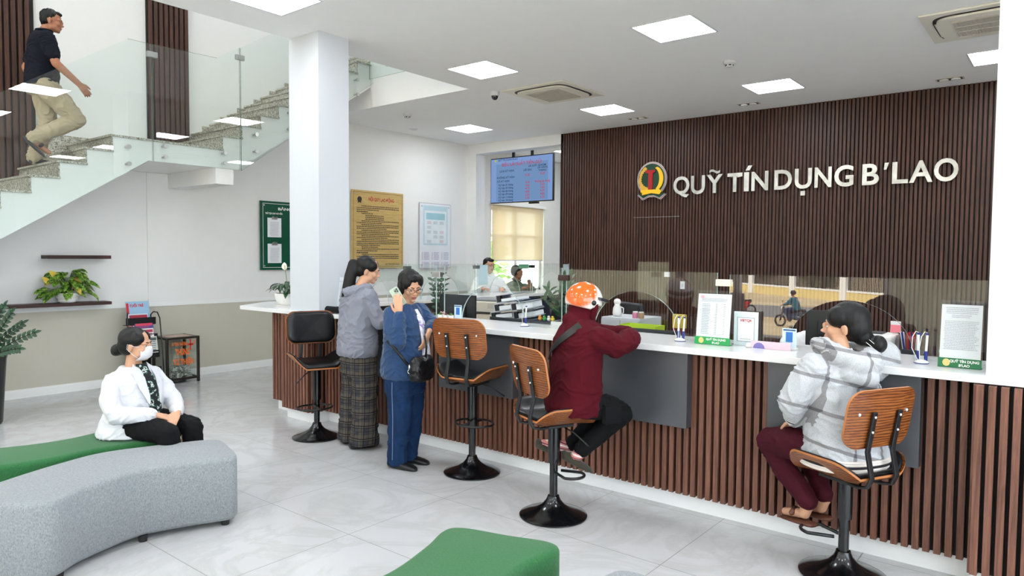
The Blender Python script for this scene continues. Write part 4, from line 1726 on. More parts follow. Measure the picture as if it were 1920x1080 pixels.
chain(bm, [rs, W(.205, .03, 1.08), re, re * .45 + rw * .55, rw - (rw - re).normalized() * .01], [.066, .066, .062, .054, .042])
chain(bm, [ls, (ls + le) / 2 - V((0, 0, .01)), le, lw - (lw - le).normalized() * .045], [.066, .060, .056, .044])
garment(g, p2_, 'jacket', bm, m_bjack, amp=.007, seed=5, fr=10)
bm = BM()
for kk, rr_ in ((0, .0), (1, .014)):
    pts = [W(.075 * cos(R(a)) * 1.05, -.01 + .078 * sin(R(a)), 1.272 + rr_ + .012 * sin(R(a) * -1)) for a in range(160, 385, 15)]
    tube(bm, pts, .0045, 6)
obj('collar_stripe', bm, m_shirtw, p2_, smooth=True)
bm = BM()
pts_ = [((-.02, .165, .70), .05, .012), ((-.025, .182, .85), .055, .012), ((-.02, .172, 1.0), .05, .012), ((-.01, .145, 1.13), .038, .012), ((0, .095, 1.225), .022, .012)]
g.torso(bm, pts_)
t = NT('patterned blouse')
co = t.coord()
nz = t.noise(co, 22, 3, .6)
t.bsdf(t.ramp(nz, [(.35, srgb(120, 104, 168)), (.47, srgb(226, 222, 232)), (.62, srgb(236, 234, 240)), (.7, srgb(176, 168, 206))]), .8)
m_blouse = t.m
obj('blouse', bm, m_blouse, p2_, smooth=True)
bm = BM()
g.torso(bm, [((0, 0, .58), .15, .135), ((0, 0, .70), .165, .148), ((0, 0, .80), .155, .14)])
for sx in (1, -1):
    g.torso(bm, [((sx * .078, -.02, .03), .068, .078), ((sx * .080, -.015, .12), .066, .074), ((sx * .082, .01, .38), .075, .084), ((sx * .082, .01, .6), .086, .108), ((sx * .08, .0, .70), .088, .12)], 2.2)
garment(g, p2_, 'jeans', bm, m_jeans, amp=.006, fr=8, seed=6)
bm = BM()
tube(bm, [W(.152, -.012, .08), W(.152, -.01, .15), W(.163, .0, .4), W(.174, .0, .6), W(.172, .0, .68)], .0022, 5)
obj('jeans_seam', bm, plain('pale seam thread', srgb(120, 140, 168), .8), p2_)
for sx, fy in ((1, 0), (-1, .0)):
    bm = BM(); shoe(bm, W(sx * .08, -.09 + fy, .0), W(sx * .09, .165 + fy, .0), .045, .068); obj('shoe', bm, m_blackshoe, p2_, smooth=True)
bm = BM()
hcap(bm, Mh, 1.0, [((0, -.024, .044), .086, .094, .084), ((0, -.045, -.005), .080, .070, .080), ((0, -.062, -.05), .062, .045, .04), ((-.045, .018, .045), .048, .060, .056), ((.045, .018, .045), .048, .060, .056), ((.066, -.015, -.02), .026, .042, .052), ((-.066, -.015, -.02), .026, .042, .052), ((0, .045, .080), .058, .045, .030)])
remesh('hair', bm, m_hair, p2_, .006, 4, strand_disp(.006, 45))
# phone (held, its own thing)
ear = V((-3.975, 3.585, 1.325))
axis_ = (rt * .5 - V((0, 0, .86))).normalized()
nx_ = (-fw * 1.0 - rt * .25).normalized()
nx_ = (nx_ - axis_ * nx_.dot(axis_)).normalized()
side_ = axis_.cross(nx_).normalized()
Mp = Matrix((side_, -axis_, nx_)).transposed().to_4x4()
r = thing('mobile_phone', 'pale green phone with round camera lenses held to the ear of the woman in blue', 'phone', ear)
bm = BM(); prism(bm, rrect(.036, .074, .012, 6), -.004, .0045, M=Mp); obj('body', bm, plain('pale green phone back', srgb(188, 204, 184), .25, coat=.3), r, bevel=.0015)
bm = BM(); prism(bm, [(x - .014, y + .046) for x, y in rrect(.017, .018, .006, 4)], .0045, .007, M=Mp); obj('camera_bump', bm, plain('phone camera plate', srgb(150, 166, 150), .2), r)
for cx, cy in ((-.022, .054), (-.022, .038), (-.007, .046)):
    bm = BM(); prism(bm, [(cx + .006 * cos(k * pi / 8), cy + .006 * sin(k * pi / 8)) for k in range(16)], .007, .009, M=Mp); obj('lens', bm, m_iris, r)
# handbag
hbx = V((-3.80, 3.665, .80))
r = thing('handbag', 'black leather shoulder bag hanging at the front of the woman in the blue jacket', 'handbag', hbx)
bm = BM()
Mb_ = Matrix((g.Rr, g.F, V((0, 0, 1)))).transposed().to_4x4()
secs = [(Mb_ @ V((0, 0, z)), g.F, g.Rr, a, b) for z, a, b in ((-.10, .03, .08), (-.085, .055, .115), (0, .062, .125), (.06, .05, .118), (.085, .02, .10))]
loft(bm, secs, 28, 3)
remesh('bag_body', bm, m_leather, r, .006, 3, fold_disp(.004, 14, 9))
bm = BM()
tube(bm, [-rt * .245 - fw * .06 + V((0, 0, .20)), -rt * .20 - fw * .09 + V((0, 0, .165)), -rt * .13 - fw * .10 + V((0, 0, .08)), -rt * .085 - fw * .08 + V((0, 0, .02))], .011, 6)
obj('strap', bm, m_leather, r, smooth=True)
bm = BM()
tube(bm, [rt * .03 + V((0, 0, .07)), rt * .035 + V((0, 0, .16)), rt * .02 + V((0, 0, .24))], .008, 6)
obj('strap', bm, m_leather, r, smooth=True)
bm = BM(); bc = -rt * .08 - fw * .085
tube(bm, [bc + V((0, 0, .03)), bc + V((0, 0, -.01))], .008, 8); tube(bm, [bc + rt * (.012 * cos(a)) + V((0, 0, -.022 + .014 * sin(a))) for a in [k * pi / 6 for k in range(12)]], .003, 6, closed=True)
obj('buckle', bm, m_bolt, r, smooth=True)

# ================= 3. woman in the white blazer sitting on the green pouf
g = Fig(-4.90, 2.085, 0, -68)
W = g.w
Mh = head_matrix(W(.02, .03, 1.03), g.h * 180 / pi + 18, -2, 2)
bm = BM()
head(bm, Mh, .96)
rcone(bm, W(0, -.02, .85), .055, W(.01, .0, .955), .046)
g.torso(bm, [((0, -.02, .46), .13, .10), ((0, 0, .60), .12, .10), ((0, 0, .78), .12, .08), ((0, -.01, .87), .06, .05)])
rs, re, rw = W(.16, -.02, .80), W(.22, .06, .60), W(.08, .235, .585)
ls, le, lw = W(-.15, .0, .80), W(-.20, .13, .62), W(-.06, .285, .575)
chain(bm, [rs, re, rw], [.034, .026, .023])
chain(bm, [ls, le, lw], [.034, .026, .023])
hand(bm, rw, g.F * .55 - g.Rr * .75 - V((0, 0, .30)), V((0, 0, -1)) - g.F * .5, side=1, s=.88, curl=26)
hand(bm, lw, g.F * .35 + g.Rr * .8 - V((0, 0, .30)), V((0, 0, -1)) - g.F * .4, side=-1, s=.88, curl=26)
for sx in (1, -1):
    chain(bm, [W(sx * .09, .0, .50), W(sx * .10, .34, .47), W(sx * .09, .34, .10)], [.075, .052, .036])
p3_ = make_body(g, bm, 'seated woman in white blazer with white face mask and black bun', m_skin)
face_parts(p3_, Mh, .96)
bm = BM()
g.torso(bm, [((0, -.04, .43), .215, .185), ((0, -.04, .47), .208, .178), ((0, -.02, .58), .178, .155), ((0, 0, .68), .175, .140), ((0, 0, .78), .178, .122), ((0, -.01, .845), .155, .095), ((0, -.01, .885), .08, .07)])
chain(bm, [rs, W(.215, .0, .70), re, rw - (rw - re).normalized() * .03], [.060, .058, .056, .042])
chain(bm, [ls, W(-.195, .05, .71), le, lw - (lw - le).normalized() * .03], [.060, .056, .054, .042])
garment(g, p3_, 'blazer', bm, m_white, amp=.006, seed=8, fr=8)
# dark printed top in the opening, lapels
t = NT('printed black top')
co = t.coord()
nz = t.noise(co, 30, 2, .5)
t.bsdf(t.ramp(nz, [(.5, srgb(20, 20, 24)), (.56, srgb(28, 92, 76)), (.62, srgb(222, 224, 222)), (.66, srgb(24, 24, 26))]), .85)
bm = BM()
g.torso(bm, [((-.025, .115, .50), .05, .040), ((-.02, .128, .60), .058, .030), ((-.01, .125, .70), .056, .032), ((-.005, .105, .79), .045, .034), ((0, .07, .86), .030, .030), ((0, .045, .90), .04, .02)])
obj('printed_top', bm, t.m, p3_, smooth=True)
for sx in (1, -1):
    bm = BM()
    pl = [W(sx * .055, .03, .905), W(sx * .105, .075, .85), W(sx * .10, .122, .76), W(sx * .045, .158, .635), W(sx * .038, .150, .70), W(sx * .045, .115, .82)]
    a_ = [bm.verts.new(q) for q in pl]
    b_ = [bm.verts.new(q + g.F * .007) for q in pl]
    bm.faces.new(a_); bm.faces.new(list(reversed(b_)))
    for k in range(6):
        bm.faces.new((a_[k], a_[(k + 1) % 6], b_[(k + 1) % 6], b_[k]))
    bmesh.ops.recalc_face_normals(bm, faces=bm.faces[:])
    obj('lapel', bm, m_white, p3_, bevel=.002)
bm = BM()
g.torso(bm, [((0, -.03, .44), .165, .14), ((0, -.02, .55), .17, .13)])
for sx in (1, -1):
    chain(bm, [W(sx * .09, .0, .505), W(sx * .10, .20, .495), W(sx * .105, .36, .475), W(sx * .10, .37, .28), W(sx * .09, .35, .09)], [.088, .080, .068, .062, .055])
garment(g, p3_, 'trousers', bm, m_blackc, amp=.004, seed=9)
for sx in (1, -1):
    bm = BM(); shoe(bm, W(sx * .09, .29, .0), W(sx * .10, .52, .0), .042, .06); obj('shoe', bm, m_blackshoe, p3_, smooth=True)
bm = BM()
hcap(bm, Mh, .96, [((0, -.026, .042), .085, .094, .082), ((0, -.055, -.005), .076, .066, .075), ((-.042, .02, .045), .045, .055, .052), ((.042, .02, .045), .045, .055, .052), ((0, -.10, -.03), .045, .04, .05), ((0, -.135, -.045), .042, .036, .042)])
remesh('hair', bm, m_hair, p3_, .006, 4, strand_disp(.003, 50))
bm = BM(); tube(bm, [Mh @ (V((.022 * cos(a), -.160, -.038 + .022 * sin(a))) * .96) for a in [k * pi / 8 for k in range(16)]], .0025, 6, closed=True); obj('hair_tie', bm, plain('brown hair tie', srgb(120, 84, 60), .4), p3_, smooth=True)
# mask
bm = BM()
sc_ = .96
secs = []
rows = []
for iz, z in enumerate((-.004, -.02, -.038, -.056, -.075, -.092, -.106)):
    row = []
    for k in range(13):
        u_ = (k - 6) / 6
        bul = (.109 - .012 * (abs(z + .04) / .06) ** 2) - .052 * abs(u_) ** 2.2
        if iz == 0:
            bul -= .008
        if iz >= 5:
            bul -= .014 * (iz - 4)
        row.append(bm.verts.new(Mh @ (V((u_ * (.062 - .006 * abs(iz - 2.5)), bul, z)) * sc_)))
    rows.append(row)
for a, b in zip(rows, rows[1:]):
    for k in range(12):
        bm.faces.new((a[k], a[k + 1], b[k + 1], b[k]))
o = obj('face_mask', bm, m_white, p3_, smooth=True)
md = o.modifiers.new('s', 'SOLIDIFY'); md.thickness = .003
bm = BM()
for sx in (1, -1):
    tube(bm, [Mh @ (V(q) * sc_) for q in ((sx * .060, .052, -.010), (sx * .075, .01, -.0), (sx * .084, -.018, .012), (sx * .082, -.024, -.02), (sx * .068, .01, -.06), (sx * .052, .042, -.088))], .0018, 5)
obj('mask_loop', bm, m_white, p3_, smooth=True)

# ================= 4. person in maroon hoodie and helmet on the bar stool
g = Fig(-2.425, 3.69, 0, -24)
W = g.w
Mh = head_matrix(W(-.04, .06, 1.33), g.h * 180 / pi - 10, -14, 0)
bm = BM()
head(bm, Mh, .93)
rcone(bm, W(-.02, .01, 1.17), .045, W(-.04, .04, 1.25), .040)
g.torso(bm, [((0, -.03, .70), .13, .10), ((0, 0, .90), .12, .09), ((0, 0, 1.10), .13, .08), ((-.01, 0, 1.19), .05, .04)])
rs, re, rw = W(.18, .03, 1.145), W(.165, .27, 1.125), W(-.03, .38, 1.115)
ls, le, lw = W(-.165, .03, 1.14), W(-.22, .28, 1.13), W(-.13, .40, 1.12)
chain(bm, [rs, re, rw], [.034, .026, .023])
chain(bm, [ls, le, lw], [.034, .026, .023])
hand(bm, rw, -g.Rr * .9 + g.F * .3, (0, 0, -1), side=1, s=.88, curl=15)
hand(bm, lw, g.Rr * .9 + g.F * .3, (0, 0, -1), side=-1, s=.88, curl=15)
rk, ra = W(.10, .27, .645), W(-.02, .05, .415)
lk, la = W(-.10, .27, .63), W(-.18, .08, .41)
chain(bm, [W(.09, .0, .73), rk, ra], [.075, .052, .034])
chain(bm, [W(-.09, .0, .73), lk, la], [.075, .052, .034])
p4_ = make_body(g, bm, 'person in maroon hoodie and orange and white helmet leaning on the counter', m_skin, (Mh, .93))
face_parts(p4_, Mh, .93)
bm = BM()
g.torso(bm, [((0, -.04, .665), .185, .145), ((0, -.04, .72), .198, .155), ((0, -.025, .85), .190, .145), ((0, -.01, .99), .188, .135), ((0, .0, 1.12), .195, .12), ((0, .01, 1.195), .165, .10), ((-.01, .02, 1.245), .10, .08)])
chain(bm, [rs, W(.19, .15, 1.09), re, (re + rw) / 2, rw], [.074, .072, .068, .056, .042])
chain(bm, [ls, W(-.19, .18, 1.10), le, W(-.08, .42, 1.13), lw], [.070, .064, .060, .052, .040])
# hood wrapped round head and neck
hcap(bm, Mh, .93, [((0, -.005, -.05), .088, .094, .085), ((.0, -.02, -.12), .108, .104, .065), ((0, .012, -.05), .092, .084, .085), ((0, 0, -.08), .100, .098, .065)])
bm2 = BM()
garment(g, p4_, 'hoodie', bm, m_maroon, amp=.006, seed=12, fr=8)
bm2.free()
bm = BM()
tube(bm, [Mh @ (V(q) * .93) for q in ((.082, .045, .05), (.088, .05, .0), (.082, .045, -.06), (.06, .05, -.11))], [.016, .02, .02, .016], 8)
tube(bm, [Mh @ (V(q) * .93) for q in ((-.082, .045, .05), (-.088, .05, .0), (-.082, .045, -.06), (-.06, .05, -.11))], [.016, .02, .02, .016], 8)
obj('hood_edge', bm, m_maroon, p4_, smooth=True)
bm = BM()
g.torso(bm, [((0, -.03, .68), .155, .135), ((0, -.03, .78), .15, .12)])
chain(bm, [W(.09, .0, .725), W(.11, .15, .70), rk, (rk + ra) / 2, ra], [.088, .080, .066, .058, .050])
chain(bm, [W(-.09, .0, .725), W(-.10, .15, .70), lk, (lk + la) / 2, la], [.088, .076, .066, .056, .050])
garment(g, p4_, 'trousers', bm, m_blackc, amp=.004, seed=13)
t = NT('striped pink sock')
sp = t.n('SeparateXYZ'); t.l(t.n('TexCoord').outputs['Object'], sp.inputs[0])
zc = t.math('ADD', sp.outputs[2], t.math('MULTIPLY', sp.outputs[0], .35))
base = t.mix(stripe_lines(t, zc, .034, .010), srgb(214, 134, 128), srgb(238, 226, 224))
base = t.mix(stripe_lines(t, zc, .034, .005, .017), base, srgb(48, 36, 60))
t.bsdf(base, .9)
m_sock = t.m
m_grnshoe = fabric('dark olive canvas', srgb(62, 58, 48), 400, .3)
for a_, toe_, hl_ in ((ra, W(.03, .10, .265), W(-.085, -.06, .345)), (la, W(-.20, -.02, .335), W(-.30, -.13, .375))):
    bm = BM()
    aa = a_ + V((0, 0, -.02))
    mid = (toe_ * .35 + hl_ * .65) + V((0, 0, .04))
    rcone(bm, aa, .036, mid, .034)
    obj('sock', bm, m_sock, p4_, smooth=True)
    bm = BM()
    shoe(bm, hl_, toe_, .040, .062)
    obj('shoe', bm, m_grnshoe, p4_, smooth=True)
# helmet
t = NT('orange white helmet')
sp = t.n('SeparateXYZ'); t.l(t.n('TexCoord').outputs['Object'], sp.inputs[0])
hm = BM()
s_ = .93
prof = []
Mhel = Mh @ Matrix.Translation((0, -.006, .032))
n_u, n_v = 40, 24
rows = []
for j in range(n_v + 1):
    ph = pi / 2 - (pi * .64) * j / n_v
    row = []
    for i in range(n_u):
        a = 2 * pi * i / n_u
        x, y, z = cos(a) * cos(ph), sin(a) * cos(ph), sin(ph)
        # lower edge higher at the front (face opening)
        zz = z
        lim = -.08 if y > .45 else (-.62 - .12 * min(1, max(0, -y)))
        if .0 < y <= .45:
            lim = -.62 + (y / .45) * .54
        zz = max(z, lim)
        row.append(hm.verts.new(Mhel @ V((.101 * x, .116 * y, .112 * zz))))
    rows.append(row)
for a, b in zip(rows, rows[1:]):
    for i in range(n_u):
        hm.faces.new((a[i], a[(i + 1) % n_u], b[(i + 1) % n_u], b[i]))
bmesh.ops.remove_doubles(hm, verts=hm.verts[:], dist=.0008)
Mi_ = Mhel.inverted()
# paint orange on the crown
hl = obj('helmet', hm, None, p4_, smooth=True)
att = hl.data.color_attributes.new('paint', 'FLOAT_COLOR', 'POINT')
for i, v in enumerate(hl.data.vertices):
    q = Mi_ @ v.co
    d_ = (q - V((.055, -.06, .05))).length
    k = max(0, min(1, (.108 - d_) / .014))
    att.data[i].color = (k, k, k, 1)
t = NT('orange and white gloss helmet paint')
at = t.n('Attribute'); at.attribute_name = 'paint'
t.bsdf(t.mix(at.outputs['Fac'], srgb(232, 228, 222), srgb(226, 96, 18)), .12, 0, None, .5, .6)
hl.data.materials.append(t.m)
md = hl.modifiers.new('s', 'SOLIDIFY'); md.thickness = .006
for q in ((.099, .025, -.005), (-.099, .025, -.005)):
    bm = BM(); lathe(bm, [(0, 0), (.016, 0), (.016, .008), (0, .01)], 16)
    bmesh.ops.transform(bm, matrix=Mhel @ Matrix.Translation(V(q)) @ Matrix.Rotation(R(90 if q[0] > 0 else -90), 4, 'Y'), verts=bm.verts)
    obj('visor_screw', bm, m_metalblk, hl, smooth=True)
bm = BM()
for k in range(2):
    prism(bm, [(.104 * cos(R(a)), .114 * sin(R(a))) for a in range(25, 156, 10)] + [(.108 * cos(R(a)), .118 * sin(R(a)) + .045 * sin(R(a))) for a in range(155, 24, -10)], .020, .038, M=Mhel)
    break
obj('visor_peak', bm, m_metalblk, hl)
# messenger strap of the person
r = thing('shoulder_bag', 'black shoulder bag worn across the back of the person in maroon', 'bag', g.o + W(.20, .12, .72))
off = W(.20, .12, .72)
bm = BM()
pts = [W(.11, -.06, 1.225), W(.07, -.118, 1.17), W(.0, -.142, 1.115), W(-.09, -.142, 1.05), W(-.165, -.112, .995)]
prev = None
for i, p in enumerate(pts):
    d_ = (pts[min(i + 1, 4)] - pts[max(i - 1, 0)]).normalized()
    nn = (p - W(0, 0, p.z)).normalized()
    sd = d_.cross(nn).normalized()
    ring = [bm.verts.new(p - off + sd * a + nn * b) for a, b in ((-.02, .0), (.02, .0), (.02, .006), (-.02, .006))]
    if prev:
        for k in range(4):
            bm.faces.new((prev[k], prev[(k + 1) % 4], ring[(k + 1) % 4], ring[k]))
    else:
        bm.faces.new(ring)
    prev = ring
bm.faces.new(list(reversed(prev)))
bmesh.ops.recalc_face_normals(bm, faces=bm.faces[:])
obj('strap', bm, m_metalblk, r, smooth=True, auto=40)
bm = BM(); box(bm, -.025, .025, -.06, .06, -.10, .02, M=Matrix.Rotation(g.h, 4, 'Z')); obj('bag_body', bm, m_blackc, r, bevel=.01)

# ================= 5. woman in the checked hoodie on the right bar stool
g = Fig(-.955, 3.93, 0, 60)
W = g.w
Mh = head_matrix(W(.05, .03, 1.285), g.h * 180 / pi + 42, 0, 0)
bm = BM()
head(bm, Mh, 1.02)
rcone(bm, W(0, -.02, 1.07), .055, W(.01, .02, 1.19), .047)
g.torso(bm, [((0, -.03, .60), .15, .11), ((0, 0, .80), .14, .11), ((0, 0, 1.0), .15, .10), ((0, 0, 1.10), .06, .05)])
rs, re, rw = W(.19, .0, 1.06), W(.315, -.01, 1.122), W(.22, .11, 1.12)
ls, le, lw = W(-.175, .0, 1.07), W(-.255, .055, .90), W(-.16, .13, .775)
chain(bm, [rs, re, rw], [.04, .034, .024])
chain(bm, [ls, le, lw], [.04, .034, .026])
hand(bm, rw, g.F * .5 - g.Rr * .8, (0, 0, -1), side=-1, s=.9, curl=12)
hand(bm, lw, g.F * .8 - V((0, 0, .4)) + g.Rr * .35, (0, 0, -1), side=1, s=.92, curl=16)
lk, la = W(-.11, .37, .60), W(-.06, .135, .30)
rk, ra = W(.11, .33, .565), W(.05, .13, .32)
chain(bm, [W(-.09, .0, .62), lk, la], [.08, .055, .034])
chain(bm, [W(.09, .0, .62), rk, ra], [.08, .055, .034])
for a_ in (la, ra):
    rcone(bm, a_, .032, a_ + g.F * .02 - V((0, 0, .05)), .03)
    rcone(bm, a_ + g.F * .02 - V((0, 0, .05)), .028, a_ + g.F * .16 - V((0, 0, .085)), .022)
p5_ = make_body(g, bm, 'woman in light grey checked hoodie and wine trousers seated on the nearest bar stool', m_skin, (Mh, 1.02))
face_parts(p5_, Mh, 1.02)
bm = BM()
g.torso(bm, [((0, -.05, .600), .215, .172), ((0, -.05, .65), .212, .168), ((0, -.035, .77), .195, .152), ((0, -.02, .89), .195, .14), ((.01, .0, 1.01), .205, .128), ((.02, .0, 1.09), .180, .11), ((.03, .0, 1.15), .10, .085)])
chain(bm, [rs, (rs + re) / 2 - V((0, 0, .02)), re, (re + rw) / 2, rw + g.Rr * .02], [.078, .078, .070, .058, .046])
chain(bm, [ls, (ls + le) / 2 - g.Rr * .01, le, lw - (lw - le).normalized() * .045], [.076, .076, .070, .054])
# hood lying on the back
chain(bm, [W(-.06, .10, 1.185), W(-.095, .02, 1.185), W(-.095, -.07, 1.155), W(-.02, -.125, 1.105), W(.07, -.125, 1.105), W(.14, -.06, 1.135), W(.155, .03, 1.15), W(.12, .09, 1.15)], [.036, .044, .052, .060, .060, .052, .044, .036])
chain(bm, [W(-.06, -.11, 1.06), W(.03, -.14, 1.03), W(.11, -.10, 1.06)], [.045, .055, .045])
garment(g, p5_, 'hoodie', bm, m_check, amp=.008, seed=15, fr=9)
bm = BM()
for z_, rr_, mi in ((.584, 1.0, 0), (.596, 1.005, 0), (.609, 1.012, 1), (.621, 1.005, 0), (.632, 1.0, 0)):
    pts = []
    for k in range(48):
        a = 2 * pi * k / 48
        e_ = 2 / 2.4
        pts.append(W(.219 * rr_ * math.copysign(abs(cos(a)) ** e_, cos(a)), -.05 + .176 * rr_ * math.copysign(abs(sin(a)) ** e_, sin(a)), z_))
    tube(bm, pts, .0085, 8, closed=True, mi=mi)
obj('hem_band', bm, [plain('cream ribbing', srgb(216, 206, 198), .9), plain('black ribbing', srgb(28, 26, 30), .9)], p5_, smooth=True)
bm = BM()
dirn = (lw - le).normalized()
x__, y__, _ = frame_of(dirn)
for off_, mi in ((-.052, 0), (-.040, 1), (-.030, 0)):
    cc = lw + dirn * off_
    tube(bm, [cc + (x__ * cos(2 * pi * k / 24) + y__ * sin(2 * pi * k / 24)) * .047 for k in range(24)], .007, 8, closed=True, mi=mi)
obj('cuff', bm, [MATS['cream ribbing'], MATS['black ribbing']], p5_, smooth=True)
bm = BM()
g.torso(bm, [((0, -.05, .575), .205, .16), ((0, -.05, .66), .19, .145)])
chain(bm, [W(-.09, .0, .625), W(-.115, .22, .63), lk, (lk + la) / 2 + g.F * .01, la + V((0, 0, .03))], [.095, .090, .078, .064, .052])
chain(bm, [W(.09, .0, .625), W(.115, .22, .62), rk, (rk + ra) / 2, ra + V((0, 0, .03))], [.095, .085, .070, .058, .046])
garment(g, p5_, 'trousers', bm, m_wine, amp=.004, seed=16)
for a_ in (la, ra):
    bm = BM()
    h_ = a_ + g.F * -.05 - V((0, 0, .105)); t_ = a_ + g.F * .19 - V((0, 0, .125))
    shoe(bm, h_, t_, .044, .026)
    n0 = len(bm.faces)
    chain(bm, [a_ + g.F * .075 - V((0, 0, .06)) - g.Rr * .038, a_ + g.F * .09 - V((0, 0, .045)), a_ + g.F * .075 - V((0, 0, .06)) + g.Rr * .038], [.014, .016, .014])
    obj('sandal', bm, m_brownshoe, p5_, smooth=True)
bm = BM()
hcap(bm, Mh, 1.03, [((0, -.026, .042), .088, .100, .086), ((0, -.055, .0), .082, .076, .082), ((-.045, .022, .047), .050, .060, .056), ((.045, .022, .047), .050, .060, .056), ((.06, .0, .0), .03, .04, .05), ((0, -.085, -.045), .058, .050, .050), ((0, -.125, -.07), .030, .030, .030), ((0, -.158, -.085), .046, .042, .046)])
remesh('hair', bm, m_hair, p5_, .006, 4, strand_disp(.0025, 45))
bm = BM()
Ms = Mh @ Matrix.Translation((0, -.118, -.085)) @ Matrix.Rotation(R(40), 4, 'X')
tube(bm, [Ms @ V((.044 * cos(k * pi / 10), .044 * sin(k * pi / 10), 0)) for k in range(20)], .002, 6, closed=True)
tube(bm, [Ms @ V((.044 * cos(k * pi / 10), .044 * sin(k * pi / 10), .02)) for k in range(20)], .0015, 6, closed=True)
obj('hair_tie', bm, m_bolt, p5_, smooth=True)

# ================= 6. man climbing the stairs
zt = NZ - 2 * RISE
g = Fig(-8.45, 2.72, zt, -12)
W = g.w
Mh = head_matrix(W(.02, .09, 1.475), g.h * 180 / pi - 14, -6, 0)
bm = BM()
head(bm, Mh, 1.0, True)
rcone(bm, W(0, -.0, 1.30), .062, W(.01, .05, 1.40), .056)
g.torso(bm, [((0, -.02, .78), .14, .10), ((0, 0, 1.0), .14, .10), ((0, 0, 1.22), .16, .10), ((0, 0, 1.32), .07, .06)])
rs, re, rw = W(.195, .02, 1.25), W(.25, .09, 1.00), W(.225, .29, .83)
ls, le, lw = W(-.195, .0, 1.25), W(-.24, -.12, 1.02), W(-.20, -.06, .80)
chain(bm, [rs, re, rw], [.050, .042, .030])
chain(bm, [ls, le, lw], [.050, .042, .030])
hand(bm, rw, g.F * .65 - V((0, 0, .75)), -g.Rr, side=1, s=1.0, curl=26)
hand(bm, lw, g.F * .3 - V((0, 0, .9)), g.Rr, side=-1, s=1.0, curl=26)
rk, ra = W(.11, .28, .47), W(.10, -.09, .25)
lk, la = W(-.09, .05, .45), W(-.09, -.08, .09)
chain(bm, [W(.09, .0, .82), rk, ra], [.085, .060, .038])
chain(bm, [W(-.09, .0, .82), lk, la], [.085, .060, .038])
rcone(bm, ra, .036, ra + g.F * .0 - V((0, 0, .05)), .032)
rcone(bm, ra - V((0, 0, .03)) - g.F * .03, .03, ra + g.F * .12 - V((0, 0, .14)), .024)
p6_ = make_body(g, bm, 'man in navy polo shirt and khaki trousers climbing the stairs', m_skin2, (Mh, 1.0))
face_parts(p6_, Mh, 1.0)
bm = BM()
g.torso(bm, [((0, -.01, .79), .185, .145), ((0, -.01, .83), .19, .15), ((0, .0, .98), .185, .15), ((0, .0, 1.12), .195, .14), ((0, .0, 1.24), .205, .125), ((0, .0, 1.30), .17, .10), ((0, .01, 1.35), .085, .075)])
chain(bm, [rs, rs * .35 + re * .65], [.078, .070])
chain(bm, [ls, ls * .35 + le * .65], [.078, .070])
garment(g, p6_, 'polo_shirt', bm, m_navy, amp=.006, seed=21)
bm = BM()
tube(bm, [W(.075 * cos(R(a)), .02 + .07 * sin(R(a)), 1.365) for a in range(0, 360, 20)], .014, 8, closed=True)
obj('collar', bm, m_navy, p6_, smooth=True)
bm = BM()
g.torso(bm, [((0, -.01, .72), .165, .13), ((0, -.01, .82), .168, .13)])
chain(bm, [W(.09, .0, .80), W(.11, .16, .62), rk, (rk + ra) / 2, ra + (ra - rk).normalized() * .02], [.112, .102, .085, .074, .066])
chain(bm, [W(-.09, .0, .80), W(-.09, .03, .62), lk, (lk + la) / 2, la - V((0, 0, .02))], [.112, .100, .082, .074, .070])
garment(g, p6_, 'trousers', bm, m_khaki, amp=.007, seed=22, fr=8)
m_sandal = plain('black sandal', srgb(38, 36, 40), .7)
bm = BM()
shoe(bm, ra - g.F * .10 - V((0, 0, .035)), ra + g.F * .09 - V((0, 0, .205)), .05, .05)
chain(bm, [ra + g.F * .045 - V((0, 0, .085)) - g.Rr * .04, ra + g.F * .06 - V((0, 0, .07)), ra + g.F * .045 - V((0, 0, .085)) + g.Rr * .04], [.018, .02, .018])
obj('sandal', bm, m_sandal, p6_, smooth=True)
bm = BM()
shoe(bm, W(-.09, -.13, .0), W(-.09, .13, .0), .05, .06)
obj('sandal', bm, m_sandal, p6_, smooth=True)
bm = BM()
hcap(bm, Mh, 1.0, [((0, -.026, .046), .080, .090, .078), ((0, -.055, .01), .074, .058, .07), ((0, .045, .082), .05, .035, .024), ((0, -.06, -.035), .05, .035, .03)])
remesh('hair', bm, m_hair, p6_, .006, 3, strand_disp(.007, 60))

